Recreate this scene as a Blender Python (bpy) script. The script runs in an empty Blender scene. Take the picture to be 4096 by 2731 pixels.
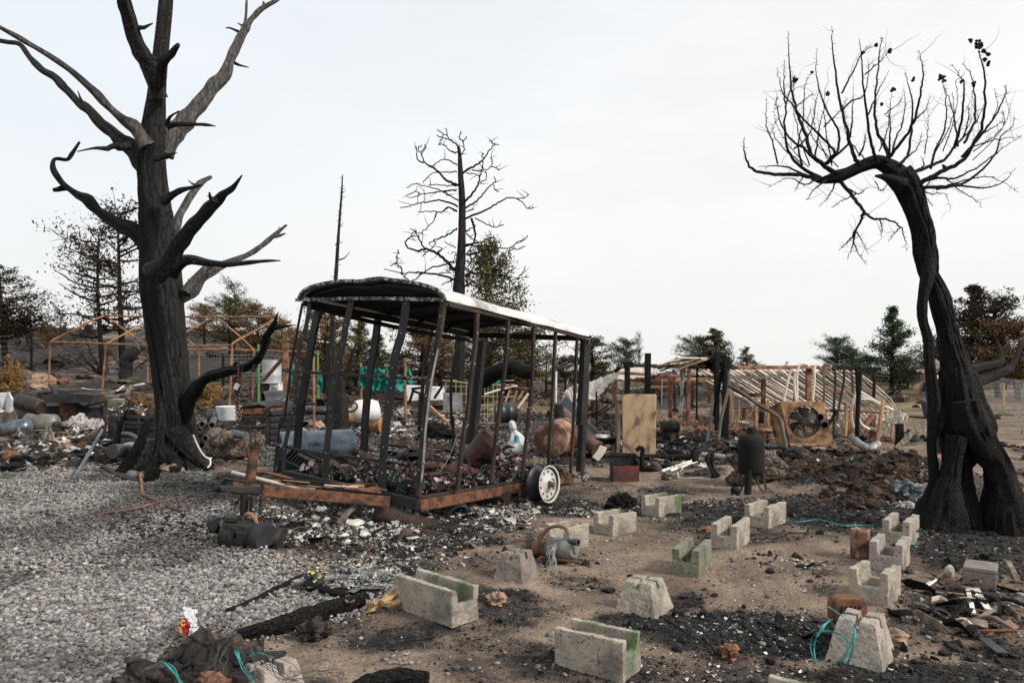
import bpy, math, random
import numpy as np
from mathutils import Vector, Matrix, noise as MN
random.seed(7); RNG=np.random.default_rng(7)
C=bpy.context.scene.collection; SC=bpy.context.scene
# ------------------------------------------------------------------ camera
F=3048.; CX=2048.; HY=1480.; CH=1.4           # focal length, centre and eye line in photo pixels
cd=bpy.data.cameras.new('camera'); cam=bpy.data.objects.new('camera',cd); C.objects.link(cam)
cam.location=(0,0,CH); cam.rotation_euler=(math.pi/2,0,0)
cd.sensor_width=36; cd.lens=36*F/4096; cd.shift_y=(HY-1365.5)/4096; cd.clip_start=.05; cd.clip_end=2000
SC.camera=cam
# ------------------------------------------------------------------ world and sun
SUN_EL=math.radians(38); SUN_AZ=math.radians(116)        # azimuth measured from +Y towards +X
wd=bpy.data.worlds.new('World'); SC.world=wd; wd.use_nodes=True
nt=wd.node_tree; nt.nodes.clear()
def wn(t,**k):
    n=nt.nodes.new(t)
    for a,b in k.items(): setattr(n,a,b)
    return n
out=wn('ShaderNodeOutputWorld'); sky=wn('ShaderNodeTexSky',sky_type='NISHITA',sun_disc=False,sun_elevation=SUN_EL,sun_rotation=SUN_AZ,air_density=1.2,dust_density=5.0)
b1=wn('ShaderNodeBackground'); b1.inputs[1].default_value=.1; nt.links.new(sky.outputs[0],b1.inputs[0])
tc=wn('ShaderNodeTexCoord'); mp=wn('ShaderNodeMapping'); mp.inputs['Scale'].default_value=(1,1,3.2); nt.links.new(tc.outputs['Generated'],mp.inputs[0])
nz=wn('ShaderNodeTexNoise'); nz.inputs['Scale'].default_value=1.7; nz.inputs['Detail'].default_value=5; nz.inputs['Roughness'].default_value=.55; nt.links.new(mp.outputs[0],nz.inputs[0])
rp=wn('ShaderNodeValToRGB'); rp.color_ramp.elements[0].position=.38; rp.color_ramp.elements[0].color=(.785,.80,.815,1); rp.color_ramp.elements[1].position=.66; rp.color_ramp.elements[1].color=(.90,.90,.90,1)
nt.links.new(nz.outputs[0],rp.inputs[0])
# clear bluish air high on the left, thick smoke elsewhere
dp=wn('ShaderNodeVectorMath',operation='DOT_PRODUCT'); dp.inputs[1].default_value=(-.62,.35,.70); nt.links.new(tc.outputs['Generated'],dp.inputs[0])
mr=wn('ShaderNodeMapRange'); mr.inputs[1].default_value=.45; mr.inputs[2].default_value=1.0; mr.inputs[3].default_value=0; mr.inputs[4].default_value=1; nt.links.new(dp.outputs['Value'],mr.inputs[0])
mc=wn('ShaderNodeMix',data_type='RGBA'); nt.links.new(mr.outputs[0],mc.inputs[0]); nt.links.new(rp.outputs[0],mc.inputs[6]); mc.inputs[7].default_value=(.72,.785,.835,1)
# warmer, slightly darker towards the horizon
sp=wn('ShaderNodeSeparateXYZ'); nt.links.new(tc.outputs['Generated'],sp.inputs[0])
m2=wn('ShaderNodeMapRange'); m2.inputs[1].default_value=.0; m2.inputs[2].default_value=.28; m2.inputs[3].default_value=.7; m2.inputs[4].default_value=0; nt.links.new(sp.outputs[2],m2.inputs[0])
mh=wn('ShaderNodeMix',data_type='RGBA'); nt.links.new(m2.outputs[0],mh.inputs[0]); nt.links.new(mc.outputs[2],mh.inputs[6]); mh.inputs[7].default_value=(.83,.82,.79,1)
b2=wn('ShaderNodeBackground'); b2.inputs[1].default_value=.93; nt.links.new(mh.outputs[2],b2.inputs[0])
ms=wn('ShaderNodeMixShader'); ms.inputs[0].default_value=.93
nt.links.new(b1.outputs[0],ms.inputs[1]); nt.links.new(b2.outputs[0],ms.inputs[2]); nt.links.new(ms.outputs[0],out.inputs[0])
sd=bpy.data.lights.new('sun','SUN'); sd.energy=2.9; sd.angle=math.radians(11); sd.color=(1,.93,.84)
so=bpy.data.objects.new('sun',sd); C.objects.link(so)
sdir=Vector((math.sin(SUN_AZ)*math.cos(SUN_EL),math.cos(SUN_AZ)*math.cos(SUN_EL),math.sin(SUN_EL)))
so.rotation_euler=sdir.to_track_quat('Z','Y').to_euler()
SC.view_settings.view_transform='Standard'; SC.view_settings.look='None'; SC.view_settings.exposure=0.34; SC.view_settings.gamma=1
SC.render.engine='CYCLES'; SC.cycles.max_bounces=5; SC.cycles.diffuse_bounces=2; SC.cycles.glossy_bounces=2
# ------------------------------------------------------------------ noise and terrain
_P=np.random.default_rng(3).random((256,256))
def vnoise(x,y):
    x=np.asarray(x,float); y=np.asarray(y,float)
    xi=np.floor(x).astype(int); yi=np.floor(y).astype(int); fx=x-xi; fy=y-yi
    fx=fx*fx*(3-2*fx); fy=fy*fy*(3-2*fy)
    a=_P[xi&255,yi&255]; b=_P[(xi+1)&255,yi&255]; c=_P[xi&255,(yi+1)&255]; d=_P[(xi+1)&255,(yi+1)&255]
    return (a*(1-fx)+b*fx)*(1-fy)+(c*(1-fx)+d*fx)*fy
def fbm(x,y,o=4):
    s=0;a=.5
    for i in range(o): s=s+a*(vnoise(x*2**i+17.3*i,y*2**i+5.1*i)-.5); a*=.5
    return s*2
def sst(a,b,x): t=np.clip((np.asarray(x,float)-a)/(b-a),0,1); return t*t*(3-2*t)
def hgt(x,y,micro=True):
    x=np.asarray(x,float); y=np.asarray(y,float); yy=np.maximum(y,2.)
    a=x/yy
    w=sst(-.07,-.42,a)
    z=w*(4.4*sst(19,62,y)+1.5*sst(60,200,y))
    z=z+.5*sst(25,70,y)*(1-w)
    z=z+fbm(x*.09,y*.09,4)*(.9*sst(22,60,y))
    z=z+fbm(x*.5,y*.5,3)*(.05+.18*sst(18,40,y))
    z=z-.10*np.exp(-((x-.75)**2+(y-8.4)**2)/.9)
    # mounds of dug soil
    z=z+.30*np.exp(-(((x-4.6)/1.1)**2+((y-9.2)/.8)**2))*(1+.5*fbm(x*3,y*3,3))
    z=z+.16*np.exp(-(((x-3.2)/.9)**2+((y-10.2)/.6)**2))
    if micro:
        near=1-sst(14,24,y)
        z=z+near*(fbm(x*2.3,y*2.3,3)*.030+fbm(x*9,y*9,2)*.012)
    return z
def W(px,py,d): return Vector(((px-CX)*d/F, d, CH-(py-HY)*d/F))
def G(px,py):
    "where the line of sight through a photo pixel meets the ground"
    a=(px-CX)/F; b=(py-HY)/F; d=2.
    last=d
    while d<300:
        if CH-b*d<=float(hgt(a*d,d,False)): break
        last=d; d*=1.01
    lo,hi=last,d
    for _ in range(14):
        m=(lo+hi)/2
        if CH-b*m<=float(hgt(a*m,m,False)): hi=m
        else: lo=m
    return Vector((a*hi,hi,float(hgt(a*hi,hi,False))))
class Q:
    "reads positions off an enlarged view of the photo: origin and scale"
    def __init__(s,ox,oy,k): s.ox,s.oy,s.k=ox,oy,k
    def s(s,x,y): return (s.ox+x*s.k, s.oy+y*s.k)
    def w(s,x,y,d): return W(*s.s(x,y),d)
    def g(s,x,y): return G(*s.s(x,y))
qA=Q(0,1300,.46769);qB=Q(800,1050,.42517);qC=Q(800,1600,.44643);qE=Q(1600,1050,.41456);qH=Q(1500,1500,.42517)
qI=Q(2200,1350,.31888);qJ=Q(2900,1350,.34014);qK=Q(2300,1700,.42517);qL=Q(3200,1700,.38258);qM=Q(3200,2150,.38095)
qN=Q(2100,2150,.46769);qO=Q(500,2150,.5102);qP=Q(0,1800,.44643);qR=Q(3300,1000,.51026);qT=Q(2900,100,.63787)
qU=Q(0,0,.70134);qV=Q(1500,1947,.5);qX=Q(2676,1947,.5);qY=Q(1500,500,1/3);qZ=Q(1500,900,1/3);qAA=Q(0,1000,1/3);qAB=Q(600,1500,1/3);qD=Q(0,0,1.7415)
# ------------------------------------------------------------------ objects
def meta(o,label=None,cat=None,group=None,kind=None):
    if label: o['label']=label
    if cat: o['category']=cat
    if group: o['group']=group
    if kind: o['kind']=kind
    return o
def thing(name,label,cat,loc,group=None):
    o=bpy.data.objects.new(name,None); o.empty_display_size=.2; C.objects.link(o); o.location=loc
    return meta(o,label,cat,group)
def wloc(o):
    v=Vector((0,0,0))
    while o: v=v+o.location; o=o.parent
    return v
class MB:
    def __init__(s): s.v=[];s.f=[];s.n=0
    def add(s,v,f):
        s.v.append(np.asarray(v,float).reshape(-1,3)); k=s.n; s.f.extend([tuple(i+k for i in q) for q in f]); s.n+=len(s.v[-1]); return s
    def box(s,c,sz,R=None,j=0):
        c=Vector(c); h=Vector(sz)/2; R=R or Matrix.Identity(3); vs=[]
        for x in(-1,1):
            for y in(-1,1):
                for z in(-1,1):
                    p=Vector((x*h.x,y*h.y,z*h.z))
                    if j: p+=Vector((random.uniform(-j,j),random.uniform(-j,j),random.uniform(-j,j)))
                    vs.append(c+R@p)
        return s.add(vs,[(0,1,3,2),(4,6,7,5),(0,4,5,1),(2,3,7,6),(0,2,6,4),(1,5,7,3)])
    def hexa(s,p):   # 8 corners: bottom 4 then top 4, same order
        return s.add(p,[(3,2,1,0),(4,5,6,7),(0,1,5,4),(1,2,6,5),(2,3,7,6),(3,0,4,7)])
    def bar(s,pts,w,t,wdir):
        "flat bar swept along points: width w along wdir, thickness t"
        pts=[Vector(p) for p in pts]; wd=Vector(wdir).normalized(); n=len(pts); vs=[]
        for i,p in enumerate(pts):
            tg=(pts[min(i+1,n-1)]-pts[max(i-1,0)]).normalized(); nn=tg.cross(wd).normalized(); w2=nn.cross(tg).normalized()
            ww=w[i] if isinstance(w,(list,tuple)) else w
            for a,b in((-1,-1),(1,-1),(1,1),(-1,1)): vs.append(p+w2*a*ww/2+nn*b*t/2)
        f=[(3,2,1,0),tuple(4*(n-1)+i for i in range(4))]
        for i in range(n-1):
            for j in range(4): a=4*i+j; b=4*i+(j+1)%4; f.append((a,b,b+4,a+4))
        return s.add(vs,f)
    def tube(s,pts,r,n=8,disp=None,caps=True):
        pts=[Vector(p) for p in pts]; m=len(pts)
        if not isinstance(r,(list,tuple,np.ndarray)): r=[r]*m
        up=None; vs=[]
        for i,p in enumerate(pts):
            tg=(pts[min(i+1,m-1)]-pts[max(i-1,0)])
            tg=tg.normalized() if tg.length>1e-9 else Vector((0,0,1))
            if up is None:
                up=Vector((0,1,0)) if abs(tg.y)<.8 else Vector((1,0,0))
            u=(up-tg*up.dot(tg)); u=u.normalized() if u.length>1e-6 else tg.orthogonal().normalized(); up=u; v=tg.cross(u)
            for j in range(n):
                a=2*math.pi*j/n; q=r[i]
                if disp: q=q*disp(i/(m-1) if m>1 else 0,a,p)
                vs.append(p+(u*math.cos(a)+v*math.sin(a))*q)
        f=[]
        for i in range(m-1):
            for j in range(n): a=i*n+j; b=i*n+(j+1)%n; f.append((a,b,b+n,a+n))
        if caps: f.append(tuple(range(n-1,-1,-1))); f.append(tuple((m-1)*n+j for j in range(n)))
        return s.add(vs,f)
    def lathe(s,prof,M,n=32,closed=False):
        vs=[];f=[];m=len(prof)
        for r,z in prof:
            for j in range(n): a=2*math.pi*j/n; vs.append(M@Vector((r*math.cos(a),r*math.sin(a),z)))
        rng=m if closed else m-1
        for i in range(rng):
            for j in range(n):
                a=i*n+j;b=i*n+(j+1)%n;c=((i+1)%m)*n
                f.append((a,b,c+(j+1)%n,c+j))
        if not closed:
            f.append(tuple(range(n-1,-1,-1))); f.append(tuple((m-1)*n+j for j in range(n)))
        return s.add(vs,f)
    def blob(s,c,sz,amp=.25,fr=2.,sub=3,R=None,seed=0,flat=0):
        v,f=ICO[sub]; c=Vector(c); R=R or Matrix.Identity(3); out=[]
        for p in v:
            p=Vector(p); o=Vector((seed*3.1,seed*1.7,seed*.9))
            k=1+amp*(MN.noise(p*fr+o)+.5*MN.noise(p*fr*2.3+o)+.3*MN.noise(p*fr*5+o))
            q=Vector((p.x*sz[0],p.y*sz[1],p.z*sz[2]))*k
            if flat and q.z<-flat: q.z=-flat
            out.append(c+R@q)
        return s.add(out,f)
    def sheet(s,grid,t=.01):
        "grid[i][j] of points -> thick sheet"
        g=np.array([[list(p) for p in r] for r in grid],float); a,b,_=g.shape
        du=np.gradient(g,axis=0); dv=np.gradient(g,axis=1); n=np.cross(du,dv); n/=np.linalg.norm(n,axis=2,keepdims=True)+1e-9
        top=(g+n*t/2).reshape(-1,3); bot=(g-n*t/2).reshape(-1,3); N=a*b; f=[]
        for i in range(a-1):
            for j in range(b-1):
                p=i*b+j; f.append((p,p+1,p+b+1,p+b)); f.append((N+p,N+p+b,N+p+b+1,N+p+1))
        for i in range(a-1):
            p=i*b; f.append((p,p+b,N+p+b,N+p)); p=i*b+b-1; f.append((p,N+p,N+p+b,p+b))
        for j in range(b-1):
            p=j; f.append((p,N+p,N+p+1,p+1)); p=(a-1)*b+j; f.append((p,p+1,N+p+1,N+p))
        return s.add(np.vstack([top,bot]),f)
    def make(s,name,mat,parent=None,smooth=True,bevel=0,sub=0,ang=40):
        V=np.vstack(s.v)
        if parent is None:
            o0=Vector(((V[:,0].min()+V[:,0].max())/2,(V[:,1].min()+V[:,1].max())/2,V[:,2].min()))
        else: o0=wloc(parent)
        me=bpy.data.meshes.new(name); me.from_pydata((V-np.array(o0)).tolist(),[],s.f); me.materials.append(mat)
        o=bpy.data.objects.new(name,me); C.objects.link(o)
        if parent is None: o.location=o0
        else: o.parent=parent
        if smooth:
            for p in me.polygons: p.use_smooth=True
            try: me.set_sharp_from_angle(angle=math.radians(ang))
            except Exception: pass
        if bevel:
            b=o.modifiers.new('b','BEVEL'); b.width=bevel; b.segments=2; b.limit_method='ANGLE'; b.harden_normals=False
        if sub:
            b=o.modifiers.new('s','SUBSURF'); b.levels=sub; b.render_levels=sub
        return o
def _ico(sub):
    import bmesh
    bm=bmesh.new(); bmesh.ops.create_icosphere(bm,subdivisions=sub,radius=1); bm.verts.index_update()
    v=[tuple(x.co) for x in bm.verts]; f=[tuple(q.index for q in x.verts) for x in bm.faces]; bm.free(); return v,f
ICO={i:_ico(i) for i in (1,2,3,4,5)}
def rot(axis,deg): return Matrix.Rotation(math.radians(deg),3,axis)
def smooth_path(pts,n):
    "Catmull-Rom through points"
    P=[Vector(p) for p in pts]; 
    if len(P)<3: return [P[0].lerp(P[-1],i/n) for i in range(n+1)]
    P=[P[0]*2-P[1]]+P+[P[-1]*2-P[-2]]; seg=len(P)-3; out=[]
    for i in range(n+1):
        u=i/n*seg; k=min(int(u),seg-1); t=u-k; a,b,c,d=P[k:k+4]
        out.append(.5*((2*b)+(c-a)*t+(2*a-5*b+4*c-d)*t*t+(3*b-a-3*c+d)*t**3))
    return out
# ------------------------------------------------------------------ materials
def mat(name,cols,scale=4,rough=.8,metal=0,bump=.3,stretch=(1,1,1),detail=8,dist=0,pos=None,bs=None,spec=.5,rough2=None,voro=None,attr=None,alpha=None,bdist=.02,coord='Object',trans=0):
    m=bpy.data.materials.new(name); m.use_nodes=True; t=m.node_tree; B=t.nodes['Principled BSDF']
    def N(k,**a):
        n=t.nodes.new(k)
        for x,y in a.items(): setattr(n,x,y)
        return n
    tcn=N('ShaderNodeTexCoord'); mpn=N('ShaderNodeMapping'); mpn.inputs['Scale'].default_value=stretch; t.links.new(tcn.outputs[coord],mpn.inputs[0])
    nn=N('ShaderNodeTexNoise'); nn.inputs['Scale'].default_value=scale; nn.inputs['Detail'].default_value=detail; nn.inputs['Roughness'].default_value=.62; nn.inputs['Distortion'].default_value=dist
    t.links.new(mpn.outputs[0],nn.inputs[0])
    r=N('ShaderNodeValToRGB'); e=r.color_ramp.elements; k=len(cols)
    pos=pos or [.32+.36*i/max(k-1,1) for i in range(k)]
    while len(e)<k: e.new(.5)
    for i in range(k): e[i].position=pos[i]; e[i].color=(*cols[i],1)
    t.links.new(nn.outputs[0],r.inputs[0]); col=r.outputs[0]
    if attr:
        an=N('ShaderNodeAttribute',attribute_name=attr); mx=N('ShaderNodeMix',data_type='RGBA',blend_type='MULTIPLY'); mx.inputs[0].default_value=1
        t.links.new(col,mx.inputs[6]); t.links.new(an.outputs['Color'],mx.inputs[7]); col=mx.outputs[2]
    t.links.new(col,B.inputs['Base Color'])
    B.inputs['Roughness'].default_value=rough; B.inputs['Metallic'].default_value=metal; B.inputs['Specular IOR Level'].default_value=spec
    if trans: B.inputs['Transmission Weight'].default_value=trans
    if rough2 is not None:
        q=N('ShaderNodeMapRange'); q.inputs[1].default_value=.35;q.inputs[2].default_value=.65;q.inputs[3].default_value=rough;q.inputs[4].default_value=rough2
        t.links.new(nn.outputs[0],q.inputs[0]); t.links.new(q.outputs[0],B.inputs['Roughness'])
    if bump:
        b=N('ShaderNodeBump'); b.inputs['Strength'].default_value=bump; b.inputs['Distance'].default_value=bdist
        n2=N('ShaderNodeTexNoise'); n2.inputs['Scale'].default_value=bs or scale*3; n2.inputs['Detail'].default_value=6; t.links.new(mpn.outputs[0],n2.inputs[0]); h=n2.outputs[0]
        if voro:
            v=N('ShaderNodeTexVoronoi',feature='DISTANCE_TO_EDGE'); v.inputs['Scale'].default_value=voro; t.links.new(mpn.outputs[0],v.inputs[0])
            mm=N('ShaderNodeMath',operation='MINIMUM'); mm.inputs[1].default_value=.12; t.links.new(v.outputs['Distance'],mm.inputs[0])
            m3=N('ShaderNodeMath',operation='MULTIPLY_ADD'); m3.inputs[1].default_value=6; t.links.new(mm.outputs[0],m3.inputs[0]); t.links.new(n2.outputs[0],m3.inputs[2]); h=m3.outputs[0]
        t.links.new(h,b.inputs['Height']); t.links.new(b.outputs[0],B.inputs['Normal'])
    if alpha is not None: B.inputs['Alpha'].default_value=alpha
    return m
M={}
def dm(k,*a,**b): M[k]=mat(k,*a,**b)
dm('char_bark',[(.003,.003,.003),(.0095,.009,.0088),(.021,.020,.019),(.060,.056,.052)],pos=[.3,.46,.59,.75],scale=7,rough=.7,rough2=.9,spec=.3,bump=.9,stretch=(3.5,3.5,.7),bs=16,voro=5,bdist=.03)
dm('grey_bark',[(.012,.011,.010),(.05,.045,.040),(.12,.108,.098)],scale=6,rough=.75,bump=.9,stretch=(3,3,.8),bs=18,voro=6,bdist=.02)
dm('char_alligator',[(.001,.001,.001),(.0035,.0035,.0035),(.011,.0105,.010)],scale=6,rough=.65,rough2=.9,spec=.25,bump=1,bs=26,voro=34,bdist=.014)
dm('char_twig',[(.003,.003,.003),(.008,.0075,.007),(.018,.016,.015)],scale=9,rough=.85,spec=.2,bump=.4)
dm('old_wood',[(.03,.025,.02),(.14,.11,.085),(.26,.21,.16)],scale=5,rough=.85,bump=.4,stretch=(4,4,1))
dm('charcoal',[(.003,.003,.003),(.010,.010,.010),(.036,.034,.033)],scale=14,rough=.6,rough2=.9,spec=.3,bump=.8,bs=40,attr='tint')
dm('dark_steel',[(.009,.010,.012),(.020,.021,.025),(.038,.035,.035),(.10,.045,.025)],scale=3.2,rough=.55,rough2=.8,metal=.2,spec=.35,bump=.25,bs=20,pos=[.3,.45,.6,.74])
dm('black_steel',[(.004,.004,.005),(.012,.012,.014),(.03,.028,.028)],scale=5,rough=.55,rough2=.8,metal=.2,bump=.3)
dm('rust_steel',[(.010,.009,.009),(.026,.020,.018),(.060,.031,.021),(.060,.053,.048)],scale=5,rough=.7,metal=.25,bump=.35,bs=24,pos=[.3,.46,.6,.74],stretch=(1.6,1.6,1))
dm('bright_rust',[(.018,.012,.011),(.06,.032,.023),(.19,.075,.030),(.085,.055,.042)],scale=11,rough=.75,metal=.15,bump=.35,bs=30,pos=[.3,.45,.58,.72])
dm('orange_pipe',[(.07,.045,.035),(.22,.11,.055),(.42,.19,.06)],scale=3,rough=.7,bump=.2,pos=[.3,.48,.66])
dm('galv',[(.05,.065,.08),(.13,.16,.185),(.26,.30,.33)],scale=4,rough=.25,rough2=.5,metal=.8,bump=.12,bs=40,pos=[.3,.48,.7])
dm('tank_grey',[(.06,.05,.045),(.15,.14,.13),(.27,.25,.23)],scale=3,rough=.5,metal=.3,bump=.15,pos=[.3,.5,.7])
dm('tank_black',[(.007,.007,.007),(.012,.012,.012),(.019,.018,.017)],scale=3,rough=.8,spec=.2,bump=.08)
dm('roof_white',[(.06,.06,.06),(.22,.215,.21),(.52,.51,.49),(.70,.69,.67)],scale=2.2,rough=.55,bump=.3,bs=5,pos=[.26,.38,.47,.66],bdist=.03)
dm('ash_trim',[(.02,.02,.02),(.05,.05,.05),(.42,.42,.41),(.62,.62,.61)],scale=26,rough=.9,bump=.7,bs=60,pos=[.36,.5,.6,.72])
dm('white_paint',[(.30,.26,.21),(.62,.59,.53),(.74,.72,.67)],scale=7,rough=.55,bump=.15,pos=[.28,.4,.6])
dm('white_flat',[(.42,.43,.44),(.66,.67,.68),(.74,.75,.76)],scale=4,rough=.6,bump=.2)
dm('ash',[(.09,.09,.088),(.30,.295,.285),(.56,.55,.53)],scale=9,rough=.95,bump=.6,attr='tint')
dm('wood_tan',[(.07,.04,.025),(.36,.20,.10),(.55,.34,.17)],scale=3,rough=.75,bump=.3,stretch=(4,4,.6))
dm('wood_redbrown',[(.04,.022,.016),(.24,.105,.058),(.40,.22,.125)],scale=3.5,rough=.8,bump=.3,stretch=(2,2,2))
dm('conduit',[(.38,.29,.21),(.66,.58,.49),(.78,.72,.64)],scale=2.5,rough=.5,bump=.1,pos=[.3,.45,.62])
dm('film',[(.55,.47,.37),(.76,.72,.64),(.84,.82,.78)],scale=3,rough=.6,bump=.15,bs=8)
dm('teal_tarp',[(.01,.16,.12),(.02,.30,.23),(.035,.38,.30)],scale=3,rough=.7,bump=.5,bs=6,bdist=.04)
dm('teal_rope',[(.02,.10,.10),(.03,.30,.29),(.08,.50,.47)],scale=12,rough=.6,bump=0)
dm('green_post',[(.04,.14,.05),(.10,.30,.10)],scale=6,rough=.6,bump=.1)
dm('wire',[(.03,.03,.032),(.09,.09,.09)],scale=9,rough=.5,metal=.3,bump=0)
dm('wire_light',[(.16,.16,.16),(.30,.30,.30)],scale=9,rough=.5,metal=.3,bump=0)
dm('lava',[(.006,.0055,.005),(.022,.018,.016),(.06,.046,.038),(.20,.10,.055)],scale=6,rough=.95,bump=1,bs=14,voro=9,bdist=.05,pos=[.3,.46,.58,.72])
dm('brown_rock',[(.04,.033,.028),(.14,.11,.085),(.26,.21,.16)],scale=4,rough=.95,bump=1,bs=15,voro=8,bdist=.05)
dm('tan_rock',[(.10,.07,.05),(.28,.19,.13),(.42,.31,.22)],scale=5,rough=.95,bump=.8)
dm('red_rock',[(.06,.03,.02),(.24,.11,.06),(.46,.24,.13)],scale=7,rough=.95,bump=1,voro=14)
dm('river_stone',[(.5,.5,.5),(.8,.8,.8),(1,1,1)],scale=18,rough=.8,bump=.15,attr='tint')
dm('foliage_brown',[(.035,.020,.009),(.13,.078,.032),(.26,.165,.07)],scale=1.1,rough=.9,bump=0,spec=.2)
dm('foliage_mixed',[(.028,.024,.010),(.082,.076,.030),(.19,.125,.05)],scale=.8,rough=.9,bump=0,spec=.2)
dm('foliage_green',[(.018,.024,.013),(.045,.068,.030),(.095,.12,.055)],scale=.9,rough=.9,bump=0,spec=.2)
dm('foliage_gold',[(.05,.03,.01),(.17,.10,.035),(.30,.19,.075)],scale=2.2,rough=.9,bump=0,spec=.2)
dm('foliage_dark',[(.016,.012,.009),(.05,.035,.022),(.11,.072,.04)],scale=1.2,rough=.9,bump=0,spec=.2)
dm('leaf_green',[(.05,.16,.015),(.16,.40,.04)],scale=9,rough=.6,bump=0)
dm('panel_yellow',[(.05,.028,.02),(.10,.09,.085),(.28,.19,.10),(.38,.28,.16),(.43,.33,.20)],scale=3.2,rough=.6,bump=.15,pos=[.34,.40,.46,.52,.68],stretch=(1.2,1.2,.8),dist=.3)
dm('fan_panel',[(.04,.025,.02),(.22,.10,.045),(.36,.22,.11),(.45,.33,.19)],scale=4.5,rough=.6,bump=.15,pos=[.38,.47,.57,.72])
dm('drum_rust',[(.055,.022,.012),(.13,.055,.03),(.36,.24,.17),(.46,.34,.26)],scale=3.6,rough=.65,bump=.2,bs=30,pos=[.36,.46,.56,.7],metal=.1)
dm('orange_drum',[(.45,.36,.25),(.34,.17,.06),(.42,.20,.05),(.48,.39,.28)],scale=2.6,rough=.5,bump=.1,pos=[.3,.45,.58,.72])
dm('red_box',[(.02,.015,.015),(.10,.03,.025),(.42,.02,.03)],scale=3,rough=.6,bump=.2,pos=[.36,.5,.66])
dm('brown_pipe',[(.04,.018,.015),(.10,.045,.038),(.16,.09,.08)],scale=3,rough=.6,bump=.15)
dm('pipe_grey',[(.025,.025,.023),(.065,.062,.055),(.11,.10,.09)],scale=5,rough=.7,bump=.1)
dm('blue_grey',[(.05,.06,.068),(.11,.13,.145)],scale=5,rough=.6,bump=.1)
dm('plastic_black',[(.008,.009,.011),(.022,.024,.028),(.04,.042,.046)],scale=4,rough=.42,bump=.15)
dm('strap_tan',[(.24,.15,.07),(.42,.28,.14),(.52,.37,.2)],scale=6,rough=.85,bump=.3)
dm('bag_white',[(.50,.53,.56),(.70,.72,.74),(.8,.8,.8)],scale=5,rough=.45,bump=.5,bs=12,bdist=.02)
dm('bag_teal',[(.02,.22,.36),(.02,.33,.36),(.05,.40,.52)],scale=9,rough=.45,bump=.3)
dm('bag_red',[(.30,.01,.03),(.48,.015,.045)],scale=8,rough=.4,bump=.3)
dm('yellow_print',[(.55,.36,.03),(.70,.50,.06)],scale=8,rough=.6,bump=0)
dm('yellow_char',[(.02,.02,.02),(.45,.44,.33),(.75,.46,.03)],scale=16,rough=.8,bump=.5,pos=[.38,.5,.62])
dm('insulation',[(.28,.26,.19),(.55,.53,.42)],scale=14,rough=.95,bump=.8)
dm('soil_dark',[(.012,.008,.006),(.045,.028,.018),(.11,.07,.045)],scale=5,rough=.98,bump=1,bs=22,bdist=.04,attr='tint')
dm('dry_grass',[(.14,.10,.05),(.30,.22,.12),(.40,.31,.19)],scale=5,rough=.9,bump=0)
dm('rust_grass',[(.10,.045,.02),(.26,.12,.05),(.34,.2,.09)],scale=5,rough=.9,bump=0)
dm('engine',[(.008,.0085,.008),(.022,.022,.020),(.075,.042,.022)],scale=7,rough=.6,metal=.2,bump=.4)
dm('pump_grey',[(.06,.065,.055),(.15,.155,.14),(.22,.22,.2)],scale=5,rough=.55,metal=.2,bump=.15)
dm('pump_green',[(.01,.05,.025),(.02,.10,.05)],scale=6,rough=.6,bump=.2)
dm('shirt_blue',[(.02,.05,.13),(.035,.075,.18)],scale=6,rough=.85,bump=.3)
dm('denim',[(.02,.025,.04),(.04,.05,.075)],scale=20,rough=.9,bump=.2)
dm('skin',[(.38,.19,.13),(.46,.25,.17)],scale=8,rough=.6,bump=.05)
dm('hair_grey',[(.10,.09,.08),(.25,.23,.21)],scale=30,rough=.8,bump=.5)
dm('tin',[(.12,.12,.12),(.27,.265,.26),(.40,.39,.38)],scale=5,rough=.55,metal=.5,bump=.2)
dm('cage_metal',[(.14,.11,.05),(.34,.28,.14),(.42,.37,.22)],scale=5,rough=.6,metal=.2,bump=.1)
dm('pale_pipe',[(.30,.27,.21),(.52,.50,.44)],scale=4,rough=.6,bump=.1)
for k_,c_,f_ in (('film',(.8,.76,.68),.45),('bag_white',(.8,.8,.8),.3),('teal_tarp',(.03,.45,.36),.4)):
    t_=M[k_].node_tree; o_=[n for n in t_.nodes if n.type=='OUTPUT_MATERIAL'][0]; x_=t_.nodes.new('ShaderNodeMixShader'); y_=t_.nodes.new('ShaderNodeBsdfTranslucent'); y_.inputs[0].default_value=(*c_,1); x_.inputs[0].default_value=f_; t_.links.new(t_.nodes['Principled BSDF'].outputs[0],x_.inputs[1]); t_.links.new(y_.outputs[0],x_.inputs[2]); t_.links.new(x_.outputs[0],o_.inputs[0])
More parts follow.
